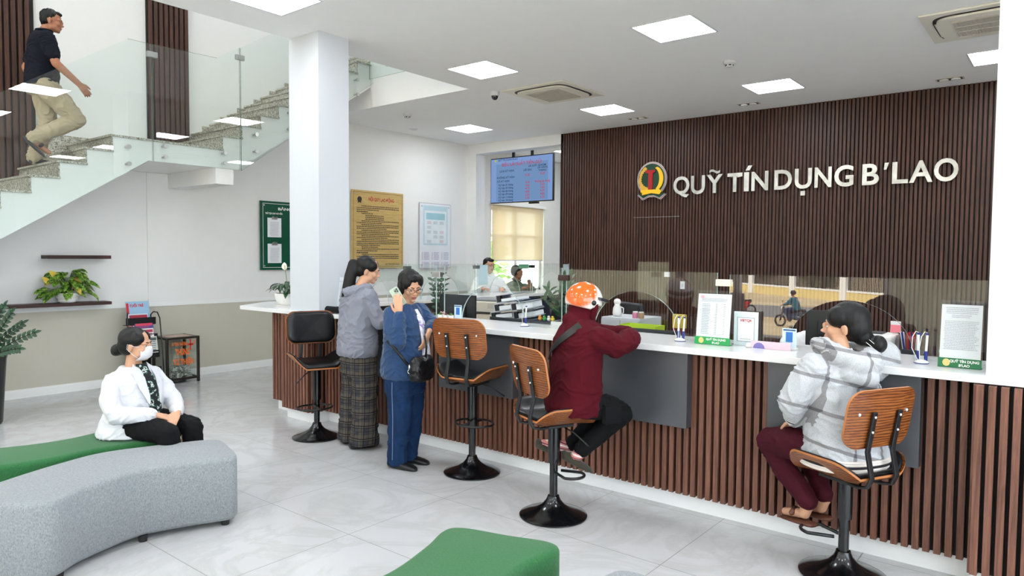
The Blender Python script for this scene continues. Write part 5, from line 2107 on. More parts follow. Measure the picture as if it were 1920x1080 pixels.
# ================= 7. man in white shirt behind the arm of the counter
def bust(x, y, z, h, hh, label, shirt, hair_parts, glas=False, scale=1.0, arms=None, skin=None, lean=0, trousers=None):
    g = Fig(x, y, z, h)
    W = g.w
    Mh = head_matrix(W(.0, .05 + lean, 1.47), g.h * 180 / pi + hh, -4, 0)
    bm = BM()
    head(bm, Mh, .97, True)
    rcone(bm, W(0, lean * .7, 1.29), .06, W(.0, .03 + lean, 1.39), .052)
    g.torso(bm, [((0, -.0, .80), .14, .10), ((0, lean * .3, 1.0), .14, .10), ((0, lean * .6, 1.22), .16, .10), ((0, lean * .7, 1.31), .07, .06)])
    for (s_, e_, w_, sd, dv) in arms:
        chain(bm, [W(*s_), W(*e_), W(*w_)], [.045, .038, .027])
        hand(bm, W(*w_), g.Rr * dv[0] + g.F * dv[1] + V((0, 0, dv[2])), (0, 0, -1), side=sd, s=.95, curl=20)
    for sx in (1, -1):
        chain(bm, [W(sx * .09, 0, .82), W(sx * .09, .03, .45), W(sx * .09, 0, .08)], [.08, .058, .04])
    o = make_body(g, bm, label, skin or m_skin, (Mh, .97), .006)
    face_parts(o, Mh, .97)
    if glas:
        glasses(o, Mh, .97)
    bm = BM()
    g.torso(bm, [((0, 0, .74), .18, .13), ((0, lean * .2, .9), .18, .135), ((0, lean * .4, 1.08), .19, .13), ((0, lean * .6, 1.21), .20, .115), ((0, lean * .7, 1.275), .165, .095), ((0, lean * .75, 1.33), .08, .07)])
    for (s_, e_, w_, sd, dv) in arms:
        a_, b_, c_ = W(*s_), W(*e_), W(*w_)
        chain(bm, [a_, b_, c_ + (b_ - c_) * .15], [.068, .060, .045])
    garment(g, o, 'shirt', bm, shirt, .009, 4, .006, 8, 30)
    bm = BM()
    for sx in (1, -1):
        tube(bm, [W(0, .085 + lean, 1.30), W(sx * .05, .075 + lean * .9, 1.345), W(sx * .07, .0 + lean * .8, 1.37)], [.010, .016, .014], 8)
    obj('collar', bm, shirt, o, smooth=True)
    bm = BM()
    g.torso(bm, [((0, 0, .70), .16, .12), ((0, 0, .82), .16, .12)])
    for sx in (1, -1):
        chain(bm, [W(sx * .09, 0, .80), W(sx * .09, .03, .45), W(sx * .09, 0, .06)], [.10, .08, .065])
    garment(g, o, 'trousers', bm, trousers or m_blackc, .01, 3, .004, 8, 31)
    for sx in (1, -1):
        bm = BM(); shoe(bm, W(sx * .09, -.09, 0), W(sx * .09, .17, 0), .047, .065); obj('shoe', bm, m_blackshoe, o, smooth=True)
    bm = BM()
    hcap(bm, Mh, .97, hair_parts)
    remesh('hair', bm, m_hair, o, .007, 3, strand_disp(.004, 60))
    return o


HP = [((0, -.026, .046), .080, .090, .078), ((0, -.055, .01), .074, .058, .07), ((0, .050, .078), .052, .035, .028), ((0, -.06, -.035), .05, .035, .03)]
bust(-7.18, 8.34, 0.02, -118, 20, 'man in white shirt and glasses standing behind the far glass screens', m_shirtw, HP, True,
     arms=(((.18, .03, 1.22), (.30, .10, 1.02), (.20, .27, 1.12), -1, (-.5, .8, 0)), ((-.18, .03, 1.22), (-.30, .10, 1.02), (-.14, .27, 1.12), 1, (.5, .8, 0))))
bust(-7.12, 8.95, -.10, -100, 75, 'man in olive shirt behind the far glass screens, hand near his chin', m_olive, HP, False,
     arms=(((.18, .03, 1.22), (.25, .14, 1.18), (.10, .27, 1.22), -1, (-.5, .5, .3)), ((-.18, .03, 1.22), (-.28, .12, 1.17), (-.05, .30, 1.25), 1, (.3, .2, .7))), skin=m_skin2)

# ================= 8. staff member at the desk in a white shirt, bowed behind the monitor
g = Fig(-1.62, 5.78, 0, 205)
W = g.w
Mh = head_matrix(W(-.10, .17, 1.13), 215, -50, 10)
bm = BM()
head(bm, Mh, .93)
rcone(bm, W(-.02, .02, 1.03), .055, W(-.075, .10, 1.09), .048)
g.torso(bm, [((0, -.06, .50), .15, .11), ((0, -.03, .75), .14, .10), ((0, .0, .96), .15, .09), ((-.01, .01, 1.05), .06, .05)])
for sx, el, wr in ((1, (.24, .16, .83), (.13, .36, .79)), (-1, (-.24, .16, .83), (-.13, .36, .79))):
    chain(bm, [W(sx * .165, .0, .98), W(*el), W(*wr)], [.04, .034, .024])
    hand(bm, W(*wr), g.F, (0, 0, -1), side=-sx, s=.88, curl=16)
for sx in (1, -1):
    chain(bm, [W(sx * .09, -.04, .52), W(sx * .10, .36, .50), W(sx * .09, .34, .08)], [.075, .052, .036])
p8_ = make_body(g, bm, 'staff member in white shirt bent over the desk behind the black monitor', m_skin, (Mh, .93), .006)
bm = BM()
g.torso(bm, [((0, -.06, .50), .18, .14), ((0, -.05, .62), .175, .13), ((0, -.02, .80), .175, .125), ((0, .0, .93), .185, .115), ((0, .01, 1.02), .16, .09), ((-.02, .03, 1.07), .075, .065)])
for sx, el, wr in ((1, (.24, .16, .83), (.15, .32, .80)), (-1, (-.24, .16, .83), (-.15, .32, .80))):
    chain(bm, [W(sx * .165, .0, .97), W(*el), W(*wr)], [.066, .060, .042])
garment(g, p8_, 'shirt', bm, m_shirtw, .008, 4, .006, 9, 33)
bm = BM()
g.torso(bm, [((0, -.06, .47), .16, .13), ((0, -.06, .58), .16, .12)])
for sx in (1, -1):
    chain(bm, [W(sx * .09, -.02, .54), W(sx * .10, .36, .52), W(sx * .09, .34, .08)], [.085, .066, .055])
garment(g, p8_, 'trousers', bm, m_blackc, .01, 3, 0)
for sx in (1, -1):
    bm = BM(); shoe(bm, W(sx * .09, .28, .0), W(sx * .09, .5, .0), .042, .06); obj('shoe', bm, m_blackshoe, p8_, smooth=True)
bm = BM(); hcap(bm, Mh, .93, HP + [((0, -.05, .0), .08, .07, .08)]); remesh('hair', bm, m_hair, p8_, .007, 3)
# office chair for the staff member
r = thing('office_chair', 'black office chair under the staff member in white', 'chair', (-1.62, 5.83, 0), R(205))
bm = BM(); box(bm, -.24, .24, -.24, .24, .40, .455); obj('seat', bm, m_darkp, r, bevel=.03, seg=3)
bm = BM(); box(bm, -.22, .22, -.30, -.26, .50, .95); obj('backrest', bm, m_darkp, r, bevel=.015)
bm = BM(); tube(bm, [(0, 0, .08), (0, 0, .40)], .03, 12); obj('column', bm, m_metalblk, r)
for k in range(5):
    a = 2 * pi * k / 5
    bm = BM(); tube(bm, [(0, 0, .10), (.27 * cos(a), .27 * sin(a), .06)], [.025, .015], 8); lg = obj('leg', bm, m_metalblk, r)
    bm = BM(); ellipsoid(bm, (.27 * cos(a), .27 * sin(a), .027), .027, .027, .027); obj('caster', bm, m_metalblk, lg)
# ------------------------------------------------------------------ wall sign
t = NT('brushed stainless letter')
co = t.coord('Object', (1, 1, 1))
nz = t.noise(co, 3.5, 3, .6)
t.bsdf(t.ramp(nz, [(.35, srgb(176, 174, 166)), (.6, srgb(222, 220, 212))]), .34, .55, None, .5)
m_letter = t.m
m_lside = plain('letter side', srgb(120, 118, 112), .4, metal=.6)
r = thing('wall_lettering', 'long line of raised stainless capital letters on the dark slat wall', 'sign', (-3.0, 10.04, 2.72))
SIGN = [('Q', -4.893, -4.630, 2.545, 2.868), ('U', -4.605, -4.384, 2.585, 2.862), ('Y', -4.359, -4.112, 2.590, 2.862), ('T', -4.040, -3.818, 2.590, 2.862), ('I', -3.794, -3.722, 2.590, 2.862), ('N', -3.686, -3.447, 2.590, 2.862),
        ('D', -3.362, -3.122, 2.590, 2.862), ('U', -3.086, -2.861, 2.585, 2.862), ('N', -2.826, -2.609, 2.590, 2.862), ('G', -2.575, -2.339, 2.585, 2.868), ('B', -2.236, -2.038, 2.590, 2.862), ('L', -1.888, -1.707, 2.590, 2.862),
        ('A', -1.696, -1.440, 2.590, 2.862), ('O', -1.429, -1.171, 2.585, 2.868)]
OS = V((-3.0, 10.04, 2.72))
Mw = plane_M((0, 10.025, 0), (1, 0, 0), (0, 0, 1))
SK = .985


def sletter(bm):
    for v in bm.verts:
        v.co -= OS
    o = obj('letter', bm, [m_letter, m_lside], r)
    md = o.modifiers.new('s', 'SOLIDIFY'); md.thickness = .028; md.offset = -1; md.material_offset_rim = 1
    return o


for ch, x0, x1, z0, z1 in SIGN:
    bm = BM()
    text_bm(bm, ch, 1, Mw, off=.022, box_=(x0, x1, z0, z1))
    bmesh.ops.remove_doubles(bm, verts=bm.verts[:], dist=.0001)
    sletter(bm)
for poly in ([(-3.775, 2.885), (-3.715, 2.885), (-3.675, 2.955), (-3.735, 2.955)], [(-3.005, 2.495), (-2.945, 2.495), (-2.945, 2.555), (-3.005, 2.555)], [(-1.985, 2.775), (-1.955, 2.775), (-1.925, 2.862), (-1.975, 2.862)]):
    bm = BM(); bm.faces.new([bm.verts.new(Mw @ V((x, z, 0))) for x, z in poly]); sletter(bm)
bm = BM()
up_, lo_ = [], []
for k in range(13):
    u_ = k / 12
    x = -4.315 + .16 * u_
    z = 2.905 + .016 * sin(2 * pi * u_)
    up_.append(bm.verts.new(Mw @ V((x, z + .018, 0)))); lo_.append(bm.verts.new(Mw @ V((x, z - .016, 0))))
for k in range(12):
    bm.faces.new((lo_[k], lo_[k + 1], up_[k + 1], up_[k]))
sletter(bm)

m_dgreen = plain('emblem dark green', srgb(12, 56, 36), .35)
m_yel = plain('emblem yellow', srgb(238, 186, 30), .35)
m_red = plain('emblem red', srgb(160, 20, 24), .35)
m_gold = plain('emblem gold', srgb(206, 158, 56), .4, var=.12)
m_silver = plain('emblem rim', srgb(196, 186, 184), .3, metal=.3)
m_maroonl = plain('emblem rim line', srgb(120, 60, 60), .4)


def emblem(bm_of, M, s):
    """crest: round shield on a ribbon foot. bm_of(name, mat) -> gives callback to finish"""
    def outline(k):
        pts = []
        for a in range(-52, 233, 6):
            pts.append((k * .245 * cos(R(a)), .03 + k * .262 * sin(R(a))))
        # foot
        w = .245 * k
        pts += [(-w * .98, -.20 * (.6 + .4 * k)), (-w * .62, -.275 * k - .005), (-w * .2, -.235 * k), (w * .2, -.235 * k), (w * .62, -.275 * k - .005), (w * .98, -.20 * (.6 + .4 * k))]
        return pts
    out = []
    for k, z, mt in ((1.0, .012, m_silver), (.955, .014, m_maroonl), (.935, .016, m_silver), (.89, .018, m_dgreen)):
        bm = BM(); prism(bm, [(x * s, y * s) for x, y in outline(k)], 0, z * s * 2, M=M); out.append(('shield' if k == .89 else 'shield_rim', bm, mt))
    z = .018 * s * 2
    # D crescent
    pts = [(.045 + .155 * cos(R(a)), .035 + .185 * sin(R(a))) for a in range(-66, 76, 8)] + [(.03 + .105 * cos(R(a)), .035 + .165 * sin(R(a))) for a in range(72, -72, -8)]
    bm = BM(); prism(bm, [(x * s, y * s) for x, y in pts], z, z + .012 * s, M=M); out.append(('crescent', bm, m_yel))
    # wheat arc
    rnd_ = random.Random(5)
    pts = []
    for a in range(118, 262, 6):
        pts.append(((.20 + .012 * rnd_.random()) * cos(R(a)), .02 + (.215 + .012 * rnd_.random()) * sin(R(a))))
    for a in range(258, 112, -6):
        rr = .155 - .06 * max(0, (a - 185) / 75) * 1.0 + .018 * ((a // 6) % 2)
        pts.append((rr * cos(R(a)), .02 + (rr + .012) * sin(R(a))))
    bm = BM(); prism(bm, [(x * s, y * s) for x, y in pts], z, z + .012 * s, M=M); bmesh.ops.triangulate(bm, faces=[f for f in bm.faces if len(f.verts) > 4]); out.append(('wheat', bm, m_gold))
    # T
    pts = [(-.085, .165), (.065, .165), (.065, .125), (.028, .125), (.022, -.125), (-.045, -.125), (-.045, .125), (-.09, .125)]
    bm = BM(); prism(bm, [(x * s, y * s) for x, y in pts], z, z + .018 * s, M=M); out.append(('crossbar_letter', bm, m_red))
    # ribbon
    pts = [(-.17, -.125), (.115, -.125), (.12, -.115), (.175, -.155), (.14, -.20), (.0, -.178), (-.15, -.205), (-.145, -.175), (-.175, -.155)]
    bm = BM(); prism(bm, [(x * s, y * s) for x, y in pts], z, z + .014 * s, M=M); out.append(('ribbon', bm, m_yel))
    return out


r = thing('wall_emblem', 'round green emblem with red T, yellow crescent and wheat beside the lettering', 'emblem', (-5.255, 10.04, 2.82))
for nm, bm, mt in emblem(None, plane_M((0, 0, 0), (1, 0, 0), (0, 0, 1)), 1.04):
    obj(nm, bm, mt, r)
# thin bright seam line in the slats
bm = BM(); box(bm, -5.60, -4.80, 10.066, 10.072, 2.262, 2.268)
tag(obj('metal_strip', bm, m_steel), 'thin horizontal metal line on the slat wall below the emblem', 'strip')

# ------------------------------------------------------------------ hanging screen
t = NT('lit screen')
m_scr = emit('screen glow', srgb(122, 150, 200), .85)
m_scr2 = emit('screen panel glow', srgb(112, 144, 186), .8)
m_stx = emit('screen dark text', srgb(40, 52, 84), .6)
m_srd = emit('screen red text', srgb(186, 40, 70), .8)
m_syl = emit('screen yellow', srgb(200, 190, 60), .7)
YT = 10.36
k_ = YT / 9.6
x0, x1, z0, z1 = -8.215 * k_, -6.85 * k_, 1.64 + (2.56 - 1.64) * k_, 1.64 + (3.35 - 1.64) * k_
x0 += .0
r = thing('television', 'flat screen with a blue savings interest rate table hanging from the ceiling', 'television', ((x0 + x1) / 2, YT, (z0 + z1) / 2))
hw, hh = (x1 - x0) / 2, (z1 - z0) / 2
bm = BM(); box(bm, -hw, hw, 0, .05, -hh, hh); obj('casing', bm, m_metalblk, r, bevel=.004)
Ms = plane_M((0, -.001, 0), (1, 0, 0), (0, 0, 1))
scr = BM(); box(scr, -hw + .015, hw - .015, -.003, .001, -hh + .018, hh - .018); so = obj('screen', scr, m_scr, r)
bm = BM(); quad(bm, Ms, -hw * .80, hw * .85, -hh * .93, hh * .72, .0035); obj('table_panel', bm, m_scr2, so)
bm = BM()
def st(s, x, y, size, mi=0, al='LEFT'):
    text_bm(bm, s, size, plane_M((x * hw, -.006, y * hh), (1, 0, 0), (0, 0, 1)), al, .0006, mi=mi)
st('QUỸ TÍN DỤNG B’LAO', -.74, .86, .045)
st('BIỂU LÃI SUẤT TIỀN GỬI', .02, .62, .085, 1, 'CENTER')
st('LÃI SUẤT (%/NĂM)', .52, .50, .05, 0, 'CENTER')
st('LOẠI KỲ HẠN', -.45, .36, .055, 0, 'CENTER')
st('LÃI SAU', .22, .34, .055, 0, 'CENTER')
st('LÃI HÀNG', .68, .40, .05, 0, 'CENTER'); st('THÁNG', .68, .28, .05, 0, 'CENTER')
st('0,20', .22, .12, .06, 1, 'CENTER'); st('0,20', .68, .14, .06, 1, 'CENTER')
st('KHÔNG KỲ HẠN', -.78, .08, .055); st('CÓ KỲ HẠN', -.78, -.08, .055)
rows_ = ['Kỳ hạn 01 tháng', 'Kỳ hạn 03 tháng', 'Kỳ hạn 06 tháng', 'Kỳ hạn 09 tháng', 'Kỳ hạn 12 tháng', 'Kỳ hạn 24 tháng']
va = ['3,50', '3,60', '4,70', '4,80', '5,20', '5,30']
for i_, s in enumerate(rows_):
    y_ = -.24 - .135 * i_
    st(s, -.72, y_, .052)
    st(va[i_], .22, y_ + .05, .055, 1, 'CENTER')
    st('Không áp dụng' if i_ == 0 else va[i_ - 1], .68, y_ + .06, .055, 1, 'CENTER')
quad(bm, Ms, -.86 * hw, -.80 * hw, .83 * hh, .93 * hh, .006, 2)
obj('screen_text', bm, [m_stx, m_srd, m_syl], so)
for x_ in (-.02, .42):
    bm = BM(); box(bm, x_ - .025 - .2, x_ + .025 - .2, .04, .07, hh - .25, 3.742 - (z0 + z1) / 2); obj('mount_pole', bm, m_metalblk, r)
bm = BM(); box(bm, .15, .35, .05, .11, -hh - .03, -hh + .1); obj('bracket', bm, m_metalblk, r)

# ------------------------------------------------------------------ boards on the left wall
XWL = -9.19
Ml = lambda y, z, dx=0: plane_M((XWL + dx, y, z), (0, 1, 0), (0, 0, 1))
m_board = plain('deep green board', srgb(8, 78, 56), .25, coat=.2)
m_paper = plain('paper white', srgb(236, 237, 240), .8, var=.01)
m_ink = plain('grey ink', srgb(164, 166, 174), .8)
m_inkd = plain('dark ink', srgb(52, 44, 34), .7)
m_wht = plain('white lettering', srgb(232, 236, 232), .6)
m_redink = plain('red ink', srgb(180, 30, 36), .6)


def local(bm, c):
    for v in bm.verts:
        v.co -= V(c)


def board(name, label, cat, y0, y1, z0, z1, mat, th=.02, off=.012):
    c = (XWL, (y0 + y1) / 2, (z0 + z1) / 2)
    r = thing(name, label, cat, c)
    bm = BM(); box(bm, XWL + off, XWL + off + th, y0, y1, z0, z1); local(bm, c)
    obj('panel', bm, mat, r, bevel=.002)
    for yy in (y0 + .06, y1 - .06):
        for zz in (z0 + .06, z1 - .06):
            bm = BM(); tube(bm, [(XWL + .001, yy, zz), (XWL + off + th + .006, yy, zz)], .012, 10); local(bm, c); obj('screw_cap', bm, m_steel, r, auto=40)
    return r, c, off + th + .001


r, c, dx = board('notice_board', 'dark green notice board with two clipboards, half hidden by the column', 'notice board', 5.64, 7.04, 1.405, 2.40, m_board)
bm = BM()
M_ = Ml(0, 0, dx)
for a in ((5.68, 7.0, 1.437, 1.443), (5.68, 7.0, 2.362, 2.368), (5.68, 5.686, 1.437, 2.368), (6.994, 7.0, 1.437, 2.368)):
    quad(bm, M_, a[0], a[1], a[2], a[3])
text_bm(bm, 'BẢNG NIÊM YẾT', .085, Ml(0, 0, dx), 'LEFT', .003, box_=(5.93, 6.56, 2.275, 2.335))
text_bm(bm, 'THỦ TỤC CHO VAY VỐN', .05, Ml(0, 0, dx), 'LEFT', .002, box_=(5.72, 6.0, 2.205, 2.25))
local(bm, c); obj('board_lettering', bm, m_wht, r)
for z_ in (2.15, 1.775):
    for y_ in (5.76, 6.35):
        cb = thing('clipboard', 'clipboard with printed sheet on the green board, ' + ('upper' if z_ > 2 else 'lower') + (' left' if y_ < 6 else ' right, behind the column'), 'clipboard', (XWL + dx, y_ + .105, z_), 0, 'clipboards on the green board')
        bm = BM(); box(bm, 0, .006, -.112, .112, -.27, .01); obj('sheet', bm, m_paper, cb)
        bm = BM(); lines(bm, plane_M((.0065, 0, 0), (0, 1, 0), (0, 0, 1)), -.075, .075, -.25, -.05, .013, .004, rnd=random.Random(4)); obj('printed_text', bm, m_ink, cb)
        bm = BM(); box(bm, .006, .014, -.045, .045, -.012, .022); tube(bm, [(.012, -.035, .02), (.02, -.03, .032), (.02, .03, .032), (.012, .035, .02)], .004, 6); obj('clip', bm, m_steel, cb, bevel=.001)

t = NT('brushed brass sheet')
co = t.coord('Object', (1, 1, 8))
nz = t.noise(co, 5, 3)
t.bsdf(t.ramp(nz, [(.3, srgb(196, 162, 98)), (.7, srgb(212, 182, 120))]), .35, .1)
r, c, dx = board('regulation_board', 'large brass board headed NỘI QUY LAO ĐỘNG on the back left wall', 'board', 7.27, 8.385, 1.41, 2.69, t.m, .018)
bm = BM()
M_ = Ml(0, 0, dx)
for a in ((7.30, 8.355, 1.438, 1.443), (7.30, 8.355, 2.655, 2.66), (7.30, 7.305, 1.438, 2.66), (8.35, 8.355, 1.438, 2.66)):
    quad(bm, M_, *a)
text_bm(bm, 'NỘI QUY LAO ĐỘNG', .098, Ml(0, 0, dx), 'LEFT', .003, mi=1, box_=(7.62, 8.17, 2.51, 2.60))
rnd_ = random.Random(11)
zz = 2.44
for para, (ind, n) in enumerate(((.1, 3), (0, 1), (.1, 1), (.18, 3), (.1, 2), (.1, 3), (.1, 3), (.1, 2), (.1, 4), (.1, 1), (.1, 2), (0, 1), (.1, 4))):
    for k in range(n):
        y0 = 7.37 + (ind if (k == 0 or ind > .15) else 0)
        y1 = 8.28 if k < n - 1 else 7.6 + rnd_.random() * .5
        if ind > .15:
            y1 = 7.95
        if ind == 0:
            y1 = 7.6
        x = y0
        while x < y1:
            w = .012 + rnd_.random() * .03
            quad(bm, M_, x, min(x + w, y1), zz - .013 - (.004 if ind == 0 else 0), zz, .001)
            x += w + .006
        zz -= .0305
text_bm(bm, 'QUỸ TÍN DỤNG B’LAO', .03, Ml(8.29, 1.47, dx), 'RIGHT', .001)
local(bm, c); obj('printed_text', bm, [m_inkd, m_redink], r)
bm = BM()
for a0 in range(0, 360, 20):
    pass
text_M = Ml(7.43, 2.53, dx)
ringp = [(.045 * cos(R(a)), .045 * sin(R(a)) + .01) for a in range(-50, 231, 12)] + [(-.04, -.05), (0, -.04), (.04, -.05)]
prism(bm, ringp, 0, .002, M=text_M); local(bm, c); obj('emblem', bm, m_inkd, r)

m_poster = plain('poster paper', srgb(228, 231, 236), .5, var=.02)
r, c, dx = board('wall_poster', 'white framed calendar poster on the wall right of the brass board', 'poster', 8.775, 9.58, 1.40, 2.575, m_poster, .012, .01)
bm = BM(); M_ = Ml(0, 0, dx)
for a in ((8.775, 9.58, 1.40, 1.408), (8.775, 9.58, 2.567, 2.575), (8.775, 8.783, 1.4, 2.575), (9.572, 9.58, 1.4, 2.575)):
    quad(bm, M_, *a, z=.001, mi=0)
quad(bm, M_, 8.87, 9.49, 1.82, 2.53, .0005, 1)
quad(bm, M_, 8.90, 9.46, 1.85, 2.44, .001, 2)
quad(bm, M_, 8.94, 9.42, 2.28, 2.40, .0015, 3)
rnd_ = random.Random(8)
for row in range(5):
    zc_ = 2.23 - row * .085
    for q in range(3):
        y_ = 8.96 + q * .16
        if rnd_.random() < .85:
            lines(bm, M_, y_, y_ + .11, zc_ - .035, zc_ + .02, .014, .006, 0 if rnd_.random() < .7 else 4, .002, rnd_)
for row in range(2):
    for q in range(3):
        y_ = 8.83 + q * .25; zc_ = 1.64 - row * .18
        lines(bm, M_, y_, y_ + .03, zc_ - .10, zc_ + .05, .02, .01, 4, .002, rnd_)
        lines(bm, M_, y_ + .05, y_ + .19, zc_ - .10, zc_ + .05, .024, .012, 5, .002, rnd_)
local(bm, c)
obj('printed_text', bm, [m_ink, plain('poster pale blue', srgb(190, 214, 224), .5), plain('poster pale white', srgb(224, 232, 236), .5), plain('poster teal band', srgb(158, 200, 210), .5), plain('poster pink ink', srgb(206, 150, 160), .6), plain('poster violet ink', srgb(176, 170, 196), .6)], r)

# ------------------------------------------------------------------ wall shelves and plants on the left
m_shelf = wood('dark shelf wood', srgb(46, 28, 24), srgb(74, 46, 38), 'Y', 12, .08, .5)
bm = BM(); box(bm, -9.185, -8.99, 2.9, 3.57, 1.563, 1.603)
tag(obj('wall_shelf', bm, m_shelf, bevel=.002), 'short dark floating shelf above the variegated plant', 'shelf', 'floating shelves on the left wall')
bm = BM(); box(bm, -9.185, -8.97, 1.2, 3.56, 1.022, 1.058)
tag(obj('wall_shelf', bm, m_shelf, bevel=.002), 'long dark floating shelf carrying the variegated plant', 'shelf', 'floating shelves on the left wall')


def leaf(bm, base, dirv, upv, L, Wd, curl=.3, mi=0, n=6, fold=.15):
    d = V(dirv).normalized(); u_ = V(upv); s_ = d.cross(u_)
    if s_.length < 1e-3:
        s_ = V((1, 0, 0))
    s_.normalize(); u_ = s_.cross(d).normalized()
    prev = None
    p = V(base)
    ang = 0
    for i in range(n + 1):
        t_ = i / n
        w = Wd * .5 * (sin(pi * min(1, t_ * .96 + .04)) ** .75) * (1.15 - .35 * t_)
        if i == n:
            w = .001
        dd = d * cos(ang) - u_ * sin(ang)
        uu = u_ * cos(ang) + d * sin(ang)
        ring = [bm.verts.new(p + s_ * w + uu * w * fold * 2), bm.verts.new(p), bm.verts.new(p - s_ * w + uu * w * fold * 2)]
        if prev:
            for a in (0, 1):
                f = bm.faces.new((prev[a], prev[a + 1], ring[a + 1], ring[a])); f.material_index = mi; f.smooth = True
        prev = ring
        p = p + dd * (L / n)
        ang += curl / n


def leaf_mat(name, dark, light, edge, veins=True):
    t = NT(name)
    co = t.coord()
    n1 = t.noise(co, 28, 3, .7, .6)
    n2 = t.noise(co, 90, 2, .6)
    f = t.math('ADD', t.math('MULTIPLY', n1, .7), t.math('MULTIPLY', n2, .3))
    t.bsdf(t.ramp(f, [(.42, dark), (.50, edge), (.60, light)]), .38, 0, None, .5)
    return t.m


m_varieg = leaf_mat('variegated leaf', srgb(30, 66, 22), srgb(168, 196, 92), srgb(96, 140, 40))
m_yleaf = plain('yellowing leaf', srgb(214, 186, 74), .5, var=.08)
m_gleaf = leaf_mat('dark glossy leaf', srgb(12, 40, 20), srgb(34, 78, 40), srgb(20, 58, 28))
m_zz = leaf_mat('zz leaf', srgb(12, 40, 22), srgb(34, 78, 40), srgb(20, 56, 30))
m_stem = plain('plant stem', srgb(70, 104, 50), .6)
m_stemd = plain('dark plant stem', srgb(34, 44, 26), .6)
m_soil = plain('soil', srgb(44, 34, 26), .95, var=.2, bump=.6, bscale=90)
m_pot = plain('white pot', srgb(232, 230, 226), .35, var=.01)
rnd = random.Random(21)


def pot_bowl(r, rb, rt, h, mat, ribs=0):
    bm = BM()
    prof = [(0, 0), (rb, 0)]
    for k in range(1, 13):
        t_ = k / 12
        rr = rb + (rt - rb) * (t_ ** .6) + (ribs * (.5 + .5 * cos(k * pi)) if k < 12 else 0)
        prof.append((rr, h * t_))
    prof += [(rt * .95, h), (rt * .9, h * .88), (0, h * .86)]
    lathe(bm, prof, 36)
    obj('pot', bm, mat, r, smooth=True, auto=50)
    bm = BM(); lathe(bm, [(0, h * .9), (rt * .89, h * .9)], 24); obj('soil', bm, m_soil, r)


r = thing('potted_plant', 'bushy variegated green and cream plant in a ribbed white bowl on the shelf', 'plant', (-9.06, 3.12, 1.058))
pot_bowl(r, .075, .125, .115, m_pot, .006)
for i in range(62):
    a = rnd.uniform(0, 2 * pi)
    if cos(a) < -.2 and rnd.random() < .8:
        a = pi - a
    el = rnd.uniform(-.15, 1.25)
    ln = rnd.uniform(.10, .24)
    dxy = V((cos(a) * .55, sin(a), 0))
    hd = dxy * cos(el) + V((0, 0, sin(el)))
    tip = V((0, 0, .13)) + V((hd.x * ln * .55, hd.y * ln * .95, hd.z * ln * 1.2))
    if tip.z > .37: tip.z = .37
    bm = BM(); tube(bm, [(hd.x * .03, hd.y * .03, .10), (tip.x * .5, tip.y * .5, .12 + (tip.z - .12) * .7), tip], .003, 5)
    lf = obj('leaf_stem', bm, m_stem, r)
    bm = BM()
    od = (V((max(cos(a), -.1) * .8, sin(a) * 1.0, 0)) + V((.3, 0, -.35 + .5 * rnd.random()))).normalized()
    leaf(bm, tip, od, (0.5, 0, 1), rnd.uniform(.14, .19), rnd.uniform(.065, .085), rnd.uniform(.6, 1.5))
    o = obj('leaf', bm, m_yleaf if i in (3, 17, 29) else m_varieg, lf)
for dy, dz in ((-.20, .20), (-.13, .27)):
    bm = BM(); leaf(bm, (0.06, dy, dz + .02), (.3, -.45, .5), (1, 0, .3), .12, .065, .6)
    obj('yellow_leaf', bm, m_yleaf, r)

r = thing('potted_plant', 'tall glossy dark plant with arching leafy stems at the left edge', 'plant', (-8.02, 2.03, 0))
bm = BM(); lathe(bm, [(0, 0), (.14, 0), (.15, .02), (.19, .62), (.20, .66), (.185, .66), (.175, .58), (0, .58)], 36); obj('pot', bm, plain('glossy black planter', srgb(20, 20, 22), .25), r, smooth=True, auto=40)
bm = BM(); lathe(bm, [(0, .6), (.178, .6)], 20); obj('soil', bm, m_soil, r)
Fr = rt.copy()
stems = [((.10, 1.30), .26, .0), ((.345, 1.075), .38, .08), ((.18, 1.12), .33, -.05), ((.50, .88), .45, .0), ((.42, .74), .40, .10), ((.30, .95), .35, -.12), ((.05, 1.15), .2, .1), ((.15, .82), .3, .15), ((-.25, 1.2), -.3, 0), ((-.4, .95), -.4, .1)]
for i, ((tx, tz), bx, off) in enumerate(stems):
    tip = Fr * tx + V((-fw.x, -fw.y, 0)) * off + V((0, 0, tz))
    b0 = V((rnd.uniform(-.06, .06), rnd.uniform(-.06, .06), .58))
    mid = b0 * .35 + tip * .55 + V((0, 0, .10 + .05 * (1.3 - tz)))
    pts = []
    for k in range(13):
        u_ = k / 12
        pts.append(b0 * (1 - u_) ** 2 + mid * 2 * u_ * (1 - u_) + tip * u_ * u_)
    bm = BM(); tube(bm, pts, [.009 - .0055 * k / 12 for k in range(13)], 6)
    sm = obj('stem', bm, m_stemd, r, smooth=True)
    bm = BM()
    nl = 8
    for k in range(3, nl + 3):
        u_ = k / (nl + 2.5)
        idx = min(11, int(u_ * 12)); fr_ = u_ * 12 - idx
        p = pts[idx].lerp(pts[min(12, idx + 1)], fr_)
        d = (pts[min(12, idx + 1)] - pts[idx]).normalized()
        sd = d.cross(V((-fw.x, -fw.y, .2))).normalized()
        for s in (-1, 1):
            leaf(bm, p, d * .75 + sd * s * .8 + V((0, 0, -.05)), V((-fw.x, -fw.y, .4)), .064 - .02 * abs(u_ - .5), .038, .4, n=5)
    leaf(bm, tip, (pts[-1] - pts[-2]), V((-fw.x, -fw.y, .4)), .07, .032, .3, n=4)
    obj('leaflet_spray', bm, m_zz, sm)

